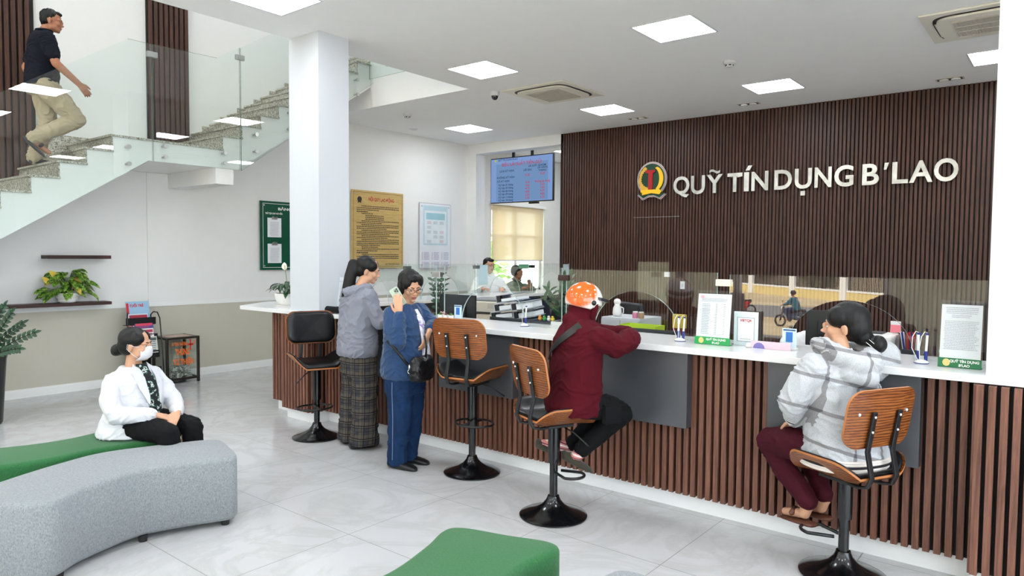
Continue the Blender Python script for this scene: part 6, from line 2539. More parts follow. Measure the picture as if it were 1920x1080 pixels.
r = thing('potted_plant', 'peace lily with one white flower in a white bowl on the counter end', 'plant', (-6.55, 4.36, 1.082))
bm = BM(); lathe(bm, [(0, 0), (.135, 0), (.145, .018), (.13, .02), (0, .016)], 36); obj('saucer', bm, m_pot, r, smooth=True, auto=50)
bm = BM(); lathe(bm, [(0, .018), (.095, .018), (.125, .06), (.142, .12), (.142, .14), (.13, .14), (.125, .12), (0, .115)], 36); obj('pot', bm, m_pot, r, smooth=True, auto=50)
bm = BM(); lathe(bm, [(0, .12), (.125, .12)], 24); obj('soil', bm, m_soil, r)
for i in range(30):
    a = rnd.uniform(0, 2 * pi)
    rr = rnd.uniform(.02, .13)
    z_ = rnd.uniform(.17, .27)
    tip = V((cos(a) * rr, sin(a) * rr, z_))
    bm = BM(); tube(bm, [(cos(a) * .03, sin(a) * .03, .11), (cos(a) * rr * .7, sin(a) * rr * .7, .14 + z_ * .35), tip], .0025, 5)
    sm = obj('leaf_stem', bm, m_stem, r)
    bm = BM(); leaf(bm, tip, (cos(a), sin(a), .15 - rnd.random() * .5), (0, 0, 1), rnd.uniform(.11, .16), rnd.uniform(.045, .06), rnd.uniform(.6, 1.5))
    obj('leaf', bm, m_gleaf, sm)
bm = BM(); tube(bm, [(0, 0, .12), (-.03, .0, .25), (-.055, 0, .40)], .0028, 6); sm = obj('flower_stem', bm, m_stem, r)
bm = BM(); leaf(bm, (-.055, 0, .385), (-.15, -.1, 1), (.62, -.78, 0), .085, .06, .3, fold=.3)
obj('flower', bm, plain('white petal', srgb(236, 234, 218), .5), sm)
bm = BM(); tube(bm, [(-.057, -.006, .40), (-.06, -.012, .44)], .005, 6); obj('spadix', bm, plain('cream spadix', srgb(220, 208, 160), .6), sm)

r = thing('potted_plant', 'upright dark leafed plant in a square white pot left of the helmeted person', 'plant', (-3.235, 4.75, .75))
bm = BM(); box(bm, -.105, .105, -.09, .09, 0, .36); obj('pot', bm, m_pot, r, bevel=.012, seg=3)
bm = BM(); box(bm, -.09, .09, -.075, .075, .352, .362); obj('soil', bm, m_soil, r)
for i in range(9):
    a = rnd.uniform(0, 2 * pi); sp_ = rnd.uniform(.03, .17)
    tipz = rnd.uniform(.50, .72) if i else .73
    tip = V((cos(a) * sp_ - .05, sin(a) * sp_ * .6, tipz)) if i else V((-.03, 0, .70))
    pts = [V((cos(a) * .03, sin(a) * .03, .35)), V((cos(a) * sp_ * .4 - .02, sin(a) * sp_ * .3, .35 + (tipz - .35) * .55)), tip]
    bm = BM(); tube(bm, pts, [.008, .006, .003], 6); sm = obj('stem', bm, m_stemd, r)
    bm = BM()
    for k in range(2, 9):
        u_ = k / 8.5
        p = pts[0] * (1 - u_) ** 2 + pts[1] * 2 * u_ * (1 - u_) + pts[2] * u_ ** 2
        for s in (-1, 1):
            leaf(bm, p, V((s * .8 * cos(a + .5), s * .8 * sin(a + .5), .7)), (0, -.6, .6), rnd.uniform(.07, .10), .03, .5, n=4)
    leaf(bm, tip, (0, 0, 1), (0, -1, 0), .08, .035, .2, n=4)
    obj('leaflet_spray', bm, m_gleaf, sm)

r = thing('potted_plant', 'dark leafy plant standing behind the woman in the blue jacket', 'plant', (-5.0, 5.05, .75))
bm = BM(); lathe(bm, [(0, 0), (.07, 0), (.09, .16), (.08, .16), (.075, .14), (0, .14)], 24); obj('pot', bm, m_pot, r, smooth=True, auto=40)
for i in range(5):
    tip = V((-.10 + i * .05, 0, .66 + .06 * (i % 2)))
    pts = [V((0, 0, .14)), V((tip.x * .4, 0, .45)), tip]
    bm = BM(); tube(bm, pts, [.007, .005, .003], 6); sm = obj('stem', bm, m_stemd, r)
    bm = BM()
    for k in range(2, 9):
        u_ = k / 8.5
        p = pts[0] * (1 - u_) ** 2 + pts[1] * 2 * u_ * (1 - u_) + pts[2] * u_ ** 2
        for s in (-1, 1):
            leaf(bm, p, V((s * .8, .2 * s, .5)), (0, -.6, .6), .065, .028, .5, n=4)
    obj('leaflet_spray', bm, m_gleaf, sm)

# ------------------------------------------------------------------ donation box and magazine rack
r = thing('donation_box', 'clear charity box with black metal frame and orange lettering full of banknotes', 'box', (-8.95, 4.307, 0))
m_bmet = plain('dark bronze frame', srgb(52, 46, 40), .35, metal=.5)
X0, X1, Y0, Y1, H_ = -.18, .18, -.197, .197, .585
for x_ in (X0, X1):
    for y_ in (Y0, Y1):
        bm = BM(); box(bm, x_ - .016, x_ + .016, y_ - .016, y_ + .016, 0, H_); obj('leg', bm, m_bmet, r, bevel=.006)
for z_ in (.055, H_ - .016):
    for a in ((X0, X1, Y0 - .012, Y0 + .012), (X0, X1, Y1 - .012, Y1 + .012), (X0 - .012, X0 + .012, Y0, Y1), (X1 - .012, X1 + .012, Y0, Y1)):
        bm = BM(); box(bm, a[0], a[1], a[2], a[3], z_ - .012, z_ + .014); obj('rail', bm, m_bmet, r, bevel=.003)
for a in ((X1 - .003, X1 + .001, Y0 + .012, Y1 - .012), (X0 - .001, X0 + .003, Y0 + .012, Y1 - .012), (X0 + .012, X1 - .012, Y0 - .001, Y0 + .003), (X0 + .012, X1 - .012, Y1 - .003, Y1 + .001)):
    bm = BM(); box(bm, a[0], a[1], a[2], a[3], .06, H_ - .02); obj('pane', bm, m_glass, r)
bm = BM(); box(bm, X0, X1, Y0, Y1, .048, .056); obj('floor_plate', bm, m_bmet, r)
bm = BM(); box(bm, X0 + .01, X1 - .01, Y0 + .01, Y1 - .01, H_ - .008, H_ - .002); obj('lid', bm, m_bmet, r)
bm = BM(); box(bm, X0 + .05, X1 - .05, Y0 + .05, Y1 - .05, H_ - .002, H_ + .001); obj('slot_plate', bm, plain('pinkish card', srgb(196, 170, 156), .7), r)
m_org = plain('orange lettering', srgb(222, 104, 30), .5)
m_crs = plain('red cross', srgb(206, 46, 24), .5)
bm = BM()
Md = lambda y, z: plane_M((X1 + .003, y, z), (0, 1, 0), (0, 0, 1))
text_bm(bm, 'LÒ TÌNH THƯƠNG', .058, Md(0, 0), 'LEFT', .002, box_=(-.145, .055, .475, .53))
obj('lettering', bm, m_org, r); bm = BM()
text_bm(bm, '12', .06, Md(0, 0), 'LEFT', .002, box_=(.135, .165, .49, .53))
text_bm(bm, 'THÙNG', .115, Md(0, 0), 'LEFT', .005, box_=(-.095, .085, .355, .455))
text_bm(bm, 'TỪ THIỆN', .115, Md(0, 0), 'LEFT', .005, box_=(-.125, .135, .215, .33))
obj('lettering', bm, m_org, r)
bm = BM()
quad(bm, Md(0, 0), .088, .106, .41, .55, .001); quad(bm, Md(0, 0), .06, .134, .47, .495, .001)
obj('red_cross', bm, m_crs, r)
t = NT('banknote paper')
nz = t.noise(t.coord(), 60, 3, .7)
t.bsdf(t.ramp(nz, [(.35, srgb(96, 110, 116)), (.5, srgb(188, 190, 180)), (.65, srgb(226, 226, 214))]), .8)
bm = BM()
rn = random.Random(2)
for i in range(160):
    c_ = V((rn.uniform(X0 + .05, X1 - .05), rn.uniform(Y0 + .06, Y1 - .06), .062 + rn.random() ** 1.5 * .12))
    Mr = Matrix.Translation(c_) @ Matrix.Rotation(rn.uniform(0, 6.28), 4, 'Z') @ Matrix.Rotation(rn.gauss(0, .55), 4, 'X') @ Matrix.Rotation(rn.gauss(0, .4), 4, 'Y')
    vs = [bm.verts.new(Mr @ V((x, y, .008 * ((x > 0) == (y > 0))))) for x, y in ((-.04, -.018), (0, -.02), (.04, -.018), (.04, .018), (0, .02), (-.04, .018))]
    bm.faces.new((vs[0], vs[1], vs[4], vs[5])); bm.faces.new((vs[1], vs[2], vs[3], vs[4]))
for v in bm.verts:
    v.co.x = max(X0 + .006, min(X1 - .006, v.co.x)); v.co.y = max(Y0 + .006, min(Y1 - .006, v.co.y)); v.co.z = max(.057, v.co.z)
o = obj('banknotes', bm, t.m); o.location = (-8.95, 4.307, 0)
tag(o, 'heap of loose banknotes inside the clear charity box', 'banknotes', kind='stuff')

r = thing('magazine_rack', 'black wire magazine rack standing beside the charity box', 'rack', (-8.86, 3.85, 0))
for s in (-1, 1):
    bm = BM(); y_ = s * .19
    tube(bm, [(.16, y_, 0), (.12, y_, .45), (.06, y_, .84), (.03, y_ * .92, .91), (-.02, y_ * .8, .915), (-.06, y_ * .72, .88), (-.10, y_ * .70, .0)], .008, 8)
    obj('side_frame', bm, m_metalblk, r, smooth=True)
for k in range(4):
    z_ = .16 + k * .20; x_ = .10 - k * .045
    bm = BM(); box(bm, x_ - .07, x_ + .02, -.175, .175, z_, z_ + .006); box(bm, x_ + .016, x_ + .022, -.175, .175, z_, z_ + .09); obj('shelf', bm, m_metalblk, r)
bm = BM(); box(bm, -.10, -.095, -.13, .13, .1, .86); obj('back_panel', bm, m_metalblk, r)
mcols = [(srgb(150, 186, 214), srgb(196, 24, 40)), (srgb(206, 214, 224), srgb(170, 30, 60)), (srgb(60, 66, 130), srgb(206, 60, 90)), (srgb(224, 214, 218), srgb(180, 50, 80)), (srgb(206, 208, 200), srgb(80, 90, 90)), (srgb(180, 60, 60), srgb(230, 220, 200))]
for i, (z_, x_, y_, h_, w_, tl, lab) in enumerate(((.775, -.05, -.005, .275, .27, 'TUỔI TRẺ', 'blue magazine with red title at the top of the rack'), (.70, -.012, -.02, .20, .23, '', 'white magazine with red band below the top magazine'), (.60, .02, .03, .20, .22, '', 'dark blue magazine in the middle of the rack'),
                                         (.56, .045, .02, .16, .22, '', 'pale pink magazine in front of the dark blue one'), (.42, .075, .05, .20, .22, '', 'grey newspaper low in the rack'), (.66, .0, -.13, .19, .07, '', 'red and white booklet at the rack side'))):
    mg = thing('magazine', lab, 'magazine', (-8.86 + x_, 3.85 + y_, z_), 0, 'magazines in the wire rack')
    Mt = Matrix.Rotation(R(-12), 4, 'Y')
    bm = BM(); box(bm, -.004, .004, -w_ / 2, w_ / 2, 0, h_, M=Mt); obj('cover', bm, plain('magazine cover %d' % i, mcols[i][0], .4, var=.08), mg)
    bm = BM()
    Mc = Mt @ plane_M((.0045, 0, 0), (0, 1, 0), (0, 0, 1))
    if tl:
        text_bm(bm, tl, .07, Mt @ plane_M((.0048, 0, 0), (0, 1, 0), (0, 0, 1)), 'CENTER', .003, box_=(-.095, .07, h_ - .07, h_ - .02))
        quad(bm, Mc, -w_ / 2, -w_ / 2 + .03, .02, h_ - .02, .0004)
        lines(bm, Mc, -.07, .12, .02, .10, .02, .008, 0, .0004, random.Random(i))
    else:
        quad(bm, Mc, -w_ / 2 + .01, w_ / 2 - .01, h_ - .05, h_ - .015, .0004)
        lines(bm, Mc, -w_ / 2 + .02, w_ / 2 - .02, .02, h_ - .06, .025, .009, 0, .0004, random.Random(i))
    obj('cover_print', bm, plain('magazine ink %d' % i, mcols[i][1], .5), mg)

# ------------------------------------------------------------------ things on the counter
m_acr = glass_mat('clear acrylic', (.97, .98, .985, 1), 1.5)
m_bgrn = plain('bright green foot', srgb(12, 150, 70), .35)
m_dgrn = plain('dark green foot', srgb(10, 104, 58), .35)


def tent(x, y, w, h, green, label, rot=0, seed=1, title=False, gh=.048):
    r = thing('notice_stand', label, 'notice stand', (x, y, 1.083), R(rot), 'printed notice stands on the counter')
    tl = R(-7)
    Mt = Matrix.Rotation(tl, 4, 'X')
    bm = BM(); box(bm, -w / 2 - .004, w / 2 + .004, -.002, .0, 0, h + .022, M=Mt); obj('acrylic_sheet', bm, m_acr, r)
    bm = BM(); box(bm, -w / 2, w / 2, .0005, .002, gh * .9, h, M=Mt); pp = obj('paper', bm, m_paper, r)
    bm = BM()
    Mc = Mt @ plane_M((0, -.0026, 0), (1, 0, 0), (0, 0, 1))
    rn = random.Random(seed)
    if title:
        lines(bm, Mc, -w * .40, w * .40, h - .05, h - .015, .0095, .003, 0, .0003, rn)
        lines(bm, Mc, -w * .25, w * .25, h - .075, h - .055, .009, .003, 0, .0003, rn)
        lines(bm, Mc, -w * .42, w * .44, gh + .04, h - .085, .0085, .0028, 0, .0003, rn)
    else:
        lines(bm, Mc, -w * .40, w * .42, h - .05, h - .03, .008, .0028, 0, .0003, rn)
        z_ = h - .065
        while z_ > gh + .015:
            quad(bm, Mc, -w * .36, -w * .16 + rn.random() * .01, z_ - .003, z_, .0003)
            quad(bm, Mc, .01, .022, z_ - .003, z_, .0003)
            quad(bm, Mc, w * .28, w * .28 + .014, z_ - .003, z_, .0003)
            z_ -= .0105
        quad(bm, Mc, -w * .42, -w * .32, h - .028, h - .012, .0003, 1)
    obj('printed_text', bm, [m_ink, plain('pink stamp', srgb(226, 160, 170), .7)], pp)
    bm = BM(); box(bm, -w / 2 - .006, w / 2 + .006, -.005, .004, 0, gh, M=Mt); bs = obj('foot', bm, green, r, bevel=.001)
    bm = BM(); box(bm, -w / 2 - .006, w / 2 + .006, .012, .05, 0, .004); obj('back_foot', bm, green, r)
    Mg = Mt @ plane_M((0, -.0058, 0), (1, 0, 0), (0, 0, 1))
    bm = BM()
    text_bm(bm, 'QUỸ TÍN DỤNG', .0175, Mt @ plane_M((w * .12, -.0062, gh * .56), (1, 0, 0), (0, 0, 1)), 'CENTER', .0006)
    text_bm(bm, 'B’LAO', .0175, Mt @ plane_M((w * .12, -.0062, gh * .14), (1, 0, 0), (0, 0, 1)), 'CENTER', .0006)
    obj('lettering', bm, m_wht, bs)
    bm = BM(); prism(bm, [(-w * .32 + .017 * cos(R(a)), gh * .5 + .019 * sin(R(a))) for a in range(0, 360, 20)], 0, .001, M=Mg); obj('emblem', bm, plain('pale gold emblem', srgb(206, 190, 120), .5), bs)
    return r


tent(-1.812, 4.30, .222, .325, m_bgrn, 'notice stand with price list and bright green foot in the middle of the counter', 0, 3)
tent(-.462, 4.25, .180, .325, m_dgrn, 'notice stand with dense text and dark green foot beside the right column', 0, 4, True)
tent(-5.70, 4.30, .27, .335, m_dgrn, 'notice stand with price list behind the black cylinder beside the left column', 0, 5)

r = thing('payment_sign', 'frosted acrylic payment sign with small red heading beside the middle notice stand', 'sign', (-1.63, 4.40, 1.083))
bm = BM(); box(bm, -.078, .078, -.002, .002, 0, .215); obj('acrylic_sheet', bm, plain('frosted acrylic', srgb(214, 228, 230), .25), r, bevel=.001)
bm = BM(); box(bm, -.052, .052, -.0035, -.002, .03, .175); pc = obj('card', bm, m_paper, r)
bm = BM()
M0 = plane_M((0, -.0045, 0), (1, 0, 0), (0, 0, 1))
for a in ((-.055, .055, .026, .028), (-.055, .055, .177, .179), (-.055, -.053, .026, .179), (.053, .055, .026, .179)):
    quad(bm, M0, *a, mi=1)
text_bm(bm, 'VIETQR', .022, plane_M((0, -.005, .152), (1, 0, 0), (0, 0, 1)), 'CENTER', .0005, mi=0)
lines(bm, M0, -.035, .035, .036, .044, .006, .0025, 1, .0003, random.Random(3))
obj('print', bm, [m_redink, plain('slate ink', srgb(76, 92, 110), .6)], pc)
bm = BM(); box(bm, -.085, .085, -.03, .03, 0, .006); obj('foot', bm, m_acr, r)

for x_, y_, lab, rz in ((-1.355, 4.38, 'small pale blue card stand on the counter left of the woman in the checked hoodie', 0), (-4.14, 4.42, 'small pale blue card stand beside the succulents', 0)):
    r = thing('card_stand', lab, 'card stand', (x_, y_, 1.083), rz, 'small card stands')
    bm = BM(); box(bm, -.042, .042, -.002, .002, 0, .13); obj('card', bm, plain('pale blue card', srgb(206, 226, 238), .4), r, bevel=.001)
    bm = BM(); box(bm, -.020, .020, -.004, -.002, .048, .108); obj('blue_square', bm, plain('blue print', srgb(40, 110, 186), .5), r)
    bm = BM(); box(bm, -.036, .036, -.004, -.002, .116, .124); obj('heading_band', bm, plain('deep blue print', srgb(30, 70, 120), .5), r)
    bm = BM(); box(bm, -.046, .046, -.02, .035, 0, .012); obj('foot', bm, m_pot, r, bevel=.002)

r = thing('acrylic_sign_holder', 'low clear acrylic desk plate with pink print and a white round knob', 'sign holder', (-1.47, 4.33, 1.083))
bm = BM(); box(bm, -.10, .14, -.003, .003, 0, .045); obj('plate', bm, plain('pink tinted print', srgb(226, 196, 208), .3), r)
bm = BM(); lathe(bm, [(0, 0), (.018, 0), (.02, .012), (.014, .026), (0, .03)], 20, (-.115, 0, 0)); obj('knob', bm, m_pot, r, smooth=True)
bm = BM(); prism(bm, [(.0 + .035 * cos(R(a)), .045 * 0 + .035 * sin(R(a))) for a in range(0, 181, 12)], .0035, .005, M=plane_M((-.05, 0, 0), (1, 0, 0), (0, 0, 1)) @ Matrix.Translation((0, 0, 0))); obj('fan_print', bm, plain('violet print', srgb(120, 112, 176), .5), r)


m_pblue = plain('pen blue', srgb(26, 44, 130), .35)
def pens(x, y, n, label, rot=0):
    r = thing('pen_holder', label, 'pen holder', (x, y, 1.083), R(rot), 'corded counter pens')
    bm = BM(); lathe(bm, [(0, 0), (.034, 0), (.036, .006), (.030, .014), (.014, .022), (0, .024)], 24); obj('base', bm, m_pot, r, smooth=True)
    bm = BM(); lathe(bm, [(.0345, .002), (.037, .003), (.037, .006), (.0345, .007)], 24); obj('base_ring', bm, m_pblue, r, smooth=True)
    for k in range(n):
        ox = (k - (n - 1) / 2) * .036
        lo, hi = V((ox, .012, .012)), V((ox * 1.15, .02, .152))
        bm = BM(); tube(bm, [lo + V((0, 0, .045)), hi], .0065, 12); pn = obj('pen', bm, m_pot, r, smooth=True, auto=40)
        bm = BM(); tube(bm, [lo, lo + V((0, 0, .055))], .0085, 12); obj('socket', bm, m_pblue, pn, auto=40)
        bm = BM(); tube(bm, [hi, hi + V((0, 0, .010))], .007, 12); obj('cap', bm, m_pblue, pn, auto=40)
        bm = BM(); tube(bm, [hi + V((0, 0, .012)), hi + V((-.012, -.004, .018)), hi + V((-.026, -.008, -.01)), V((ox - .030, 0, .08)), V((ox * .3 - .012, -.012, .022))], .0022, 6); obj('cord', bm, m_pot, pn, smooth=True)
    return r


pens(-2.045, 4.33, 2, 'white and blue twin pen holder left of the middle notice stand')
pens(-.638, 4.29, 2, 'white and blue twin pen holder between the checked hoodie and right notice stand')
pens(-3.40, 4.40, 1, 'single white and blue corded pen left of the helmeted person')

r = thing('cylinder_case', 'short black cylindrical case lying on the counter beside the ponytail woman', 'case', (-5.47, 4.15, 1.114))
bm = BM(); tube(bm, [(-.13, 0, 0), (-.125, 0, 0), (.16, .0, 0)], [.028, .032, .031], 20); obj('barrel', bm, m_blackc, r, auto=40)
bm = BM(); tube(bm, [(-.134, 0, 0), (-.13, 0, 0)], [.008, .008], 10); obj('end_button', bm, m_metalblk, r)

# little pots
m_suc = [plain('succulent green', srgb(84, 140, 60), .5, var=.1), plain('succulent pink', srgb(150, 92, 92), .5, var=.12), plain('succulent pale green', srgb(108, 160, 92), .5, var=.1)]
for i, (x_, lab) in enumerate(((-4.33, 'tiny green succulent in white pot on the counter, first of the row'), (-4.265, 'tiny reddish succulent in white pot between two green ones'), (-4.205, 'tiny pale green succulent in white pot beside the card stand'))):
    r = thing('succulent', lab, 'plant', (x_, 4.40, 1.083), 0, 'succulents on the counter')
    bm = BM(); lathe(bm, [(0, 0), (.020, 0), (.027, .040), (.024, .040), (.022, .034), (0, .034)], 20); obj('pot', bm, m_pot, r, smooth=True, auto=40)
    bm = BM()
    for k in range(26):
        a = k * 2.4; el = 1.3 - k * .04
        leaf(bm, (0, 0, .034), (cos(a) * cos(el), sin(a) * cos(el), sin(el)), (0, 0, 1), .026, .010, -.3, n=3)
    obj('rosette', bm, m_suc[i], r)
r = thing('figurine', 'small white rabbit figurine on the counter behind the woman in blue', 'figurine', (-4.80, 4.55, 1.083))
bm = BM(); ellipsoid(bm, (0, 0, .022), .022, .018, .022); ellipsoid(bm, (.012, -.005, .05), .014, .013, .014); rcone(bm, (.008, -.005, .06), .004, (.004, -.004, .082), .004, 8); rcone(bm, (.018, -.005, .06), .004, (.022, -.004, .080), .004, 8)
remesh('body', bm, m_pot, r, .002, 2)
r = thing('figurine', 'small pink and white flower ornament beside the succulents', 'figurine', (-4.42, 4.52, 1.083))
bm = BM()
for k in range(9):
    a = k * .7; ellipsoid(bm, (.018 * cos(a), .012 * sin(a), .03 + .008 * (k % 3)), .009, .009, .009)
ellipsoid(bm, (0, 0, .014), .016, .014, .014)
obj('blossoms', bm, plain('pink blossom', srgb(206, 150, 160), .6, var=.15), r, smooth=True)

# ------------------------------------------------------------------ things on the staff side
def monitor(x, y, w, h, zb, label, rot=0, group='desk monitors seen from behind'):
    r = thing('monitor', label, 'monitor', (x, y, .75), R(rot), group)
    bm = BM(); box(bm, -w / 2, w / 2, -.012, .012, zb - .75, zb - .75 + h); obj('screen_housing', bm, m_metalblk, r, bevel=.005)
    bm = BM(); box(bm, -w / 4, w / 4, -.03, -.012, zb - .75 + h * .3, zb - .75 + h * .7); obj('rear_cover', bm, m_metalblk, r, bevel=.006)
    bm = BM(); box(bm, -.03, .03, -.028, -.014, .01, zb - .75 + h * .5); obj('stand_arm', bm, m_metalblk, r)
    bm = BM(); box(bm, -.11, .11, -.09, .07, 0, .012); obj('stand_base', bm, m_metalblk, r, bevel=.004)
    return r


monitor(-4.62, 4.93, .46, .30, .965, 'black monitor behind the succulents')
monitor(-1.29, 5.02, .30, .24, 1.05, 'black monitor between white shirt and woman in checked hoodie', 10)
for x0, x1, lab in ((-4.02, -3.33, 'long navy file box below the stacked ring binders'), (-2.66, -2.22, 'navy file box in front of the lime green box'), (-1.18, -.70, 'navy file box in front of the white printer')):
    r = thing('file_box', lab, 'box', ((x0 + x1) / 2, 4.76, .75), 0, 'navy desk file boxes')
    h = (x1 - x0) / 2
    for a in ((-h, h, -.06, -.052, 0, .355), (-h, h, .052, .06, 0, .30), (-h, -h + .008, -.052, .052, 0, .33), (h - .008, h, -.052, .052, 0, .33), (-h, h, -.052, .052, 0, .01)):
        bm = BM(); box(bm, *a); obj('panel', bm, m_darkp, r)
# printers
r = thing('printer', 'cream laser printer on the side desk left of the binders', 'printer', (-5.42, 6.35, .75), R(8))
m_cream2 = plain('printer cream', srgb(206, 200, 184), .5, var=.02)
bm = BM(); box(bm, -.24, .24, -.22, .22, 0, .36); obj('body', bm, m_cream2, r, bevel=.015)
bm = BM(); box(bm, -.22, .22, -.2, .2, .36, .385); obj('top_cover', bm, plain('printer grey top', srgb(120, 122, 124), .5), r, bevel=.01)
for z_ in (.03, .13):
    bm = BM(); box(bm, -.20, .20, -.232, -.22, z_, z_ + .085); obj('paper_tray', bm, m_cream2, r, bevel=.004)
bm = BM(); box(bm, -.15, .20, -.25, -.20, .225, .24); obj('output_tray', bm, m_acd, r)
bm = BM(); box(bm, .10, .20, -.226, -.22, .28, .34); obj('control_panel', bm, m_acg, r)
r = thing('printer', 'white desktop printer right of the woman in the checked hoodie', 'printer', (-1.08, 5.12, .75), R(0))
bm = BM(); box(bm, -.17, .17, -.14, .14, .06, .40); obj('body', bm, m_pot, r, bevel=.02, seg=3)
bm = BM(); box(bm, -.10, .10, -.06, .10, .395, .405); obj('output_slot', bm, m_acd, r)
bm = BM(); box(bm, .145, .172, -.08, .08, .15, .22); obj('vent', bm, m_acg, r)
bm = BM(); box(bm, -.16, .16, -.13, .13, 0, .06); obj('riser_block', bm, m_darkp, r)
# binder pile
rn = random.Random(14)
bcol = [plain('binder grey %d' % k, c, .6, var=.15) for k, c in enumerate((srgb(176, 180, 188), srgb(150, 158, 172), srgb(196, 198, 202), srgb(168, 190, 210)))]
z_ = .75
lvl = 0
for lv in range(7):
    for j in range(3 if lv < 4 else (2 if lv < 6 else 1)):
        ang = rn.uniform(-14, 14) + 10
        x_ = -4.22 + j * .225 + rn.uniform(-.03, .03) + lv * .022
        zz = .75 + lv * .078 + (.02 * j if lv > 3 else 0)
        where = ('lowest', 'second', 'third', 'fourth', 'fifth', 'sixth', 'top')[lv] + ' layer, ' + ('left end', 'middle' if lv < 4 else 'right end', 'right end')[j]
        r = thing('ring_binder', 'grey ring binder in the pile behind the glass, ' + where, 'binder', (x_, 5.12 + rn.uniform(-.02, .02), zz), R(ang), 'ring binders piled on the desk')
        Mt = Matrix.Rotation(R(rn.uniform(-3, 0) - (7 if lv > 2 else 0)), 4, 'Y')
        bm = BM(); box(bm, -.105, .105, -.15, .15, .0, .005, M=Mt); box(bm, -.105, .105, -.15, .15, .065, .070, M=Mt); box(bm, -.105, -.100, -.15, .15, 0, .07, M=Mt); obj('cover', bm, bcol[rn.randrange(3)], r)
        bm = BM(); box(bm, -.06, .095, -.135, .14, .008, .030 + rn.random() * .03, M=Mt); pp_ = obj('papers', bm, m_paper, r)
        bm = BM(); box(bm, -.10, -.065, -.142, -.10, .006, .064, M=Mt); obj('ring_mechanism', bm, m_metalblk, r)
# lime box, cabinet, jars, jug, yellow pack
r = thing('storage_box', 'open lime green cardboard box behind the navy file box', 'box', (-2.70, 5.02, .76))
m_lime = plain('lime card', srgb(172, 200, 44), .6)
bm = BM()
for a in ((-.16, .16, -.08, -.076, 0, .34), (-.16, .16, .076, .08, 0, .34), (-.16, -.156, -.076, .076, 0, .34), (.156, .16, -.076, .076, 0, .34), (-.16, .16, -.076, .076, 0, .01)):
    box(bm, *a)
obj('walls', bm, m_lime, r)
bm = BM(); text_bm(bm, 'VPP', .05, plane_M((-.11, -.0815, .24), (1, 0, 0), (0, 0, 1)), 'LEFT', .001); obj('lettering', bm, m_wht, r)
r = thing('low_cabinet', 'pale grey low cabinet behind the glass right of the helmet', 'cabinet', (-3.20, 5.75, 0))
bm = BM(); box(bm, -.20, .20, -.2, .2, 0, 1.09); obj('body', bm, plain('pale grey laminate', srgb(186, 188, 192), .5), r, bevel=.004)
for s in (-1, 1):
    bm = BM(); box(bm, -.195 if s < 0 else .003, -.003 if s < 0 else .195, -.212, -.201, .05, 1.07); dd_ = obj('door', bm, plain('pale grey laminate', srgb(186, 188, 192), .5), r)
    bm = BM(); box(bm, s * .03 - .005, s * .03 + .005, -.222, -.212, .75, .85); obj('handle', bm, m_steel, dd_)
for x_, c_, lab in ((-3.09, srgb(206, 120, 150), 'small pink jar on the pale grey cabinet'), (-3.03, srgb(150, 110, 70), 'small amber glass jar on the pale grey cabinet')):
    r = thing('jar', lab, 'jar', (x_, 5.62, 1.09), 0, 'jars on the grey cabinet')
    bm = BM(); lathe(bm, [(0, 0), (.024, 0), (.026, .01), (.026, .045), (.022, .05), (0, .05)], 20); obj('body', bm, plain(lab[:10], c_, .3), r, smooth=True, auto=40)
    bm = BM(); lathe(bm, [(0, .05), (.023, .05), (.023, .06), (0, .06)], 20); obj('lid', bm, m_pot, r, auto=40)
r = thing('water_jug', 'white rounded jug on the pale grey cabinet beside the helmet', 'jug', (-3.30, 5.66, 1.09))
bm = BM(); lathe(bm, [(0, 0), (.035, 0), (.042, .03), (.038, .08), (.024, .105), (.026, .115), (.0, .12)], 24); obj('body', bm, m_pot, r, smooth=True)
bm = BM(); ellipsoid(bm, (.0, 0, .135), .034, .03, .03); obj('lid', bm, m_pot, r, smooth=True)
bm = BM(); tube(bm, [(.035, 0, .09), (.065, 0, .08), (.065, 0, .035), (.038, 0, .02)], .005, 8); obj('handle', bm, m_pot, r, smooth=True)
r = thing('tea_packet', 'yellow packet standing beside the twin pens', 'packet', (-2.33, 4.92, 1.05))
bm = BM(); box(bm, -.05, .05, -.02, .02, .055, .16); obj('front', bm, plain('ochre packet', srgb(196, 168, 60), .5, var=.15), r, bevel=.004)
bm = BM(); box(bm, -.05, .05, -.02, .02, -.30, .055); obj('carton', bm, plain('dark red carton', srgb(96, 24, 34), .5), r)
# chick toys
for i, (x_, c_, lab) in enumerate(((-3.475, srgb(232, 150, 40), 'small orange chick toy'), (-3.43, srgb(60, 160, 76), 'small green chick toy'), (-3.385, srgb(236, 228, 222), 'small white chick toy'), (-3.345, srgb(226, 196, 60), 'small yellow chick toy'))):
    r = thing('chick_toy', lab + ' on the navy file box edge', 'toy', (x_, 4.705, 1.106), 0, 'row of little chick toys')
    bm = BM(); ellipsoid(bm, (0, 0, .016), .017, .016, .016); ellipsoid(bm, (0, -.004, .033), .012, .012, .011); obj('body', bm, plain('chick %d' % i, c_, .6), r, smooth=True)
    bm = BM(); tube(bm, [(0, -.014, .033), (0, -.022, .031)], [.004, .001], 6); obj('beak', bm, m_org, r)
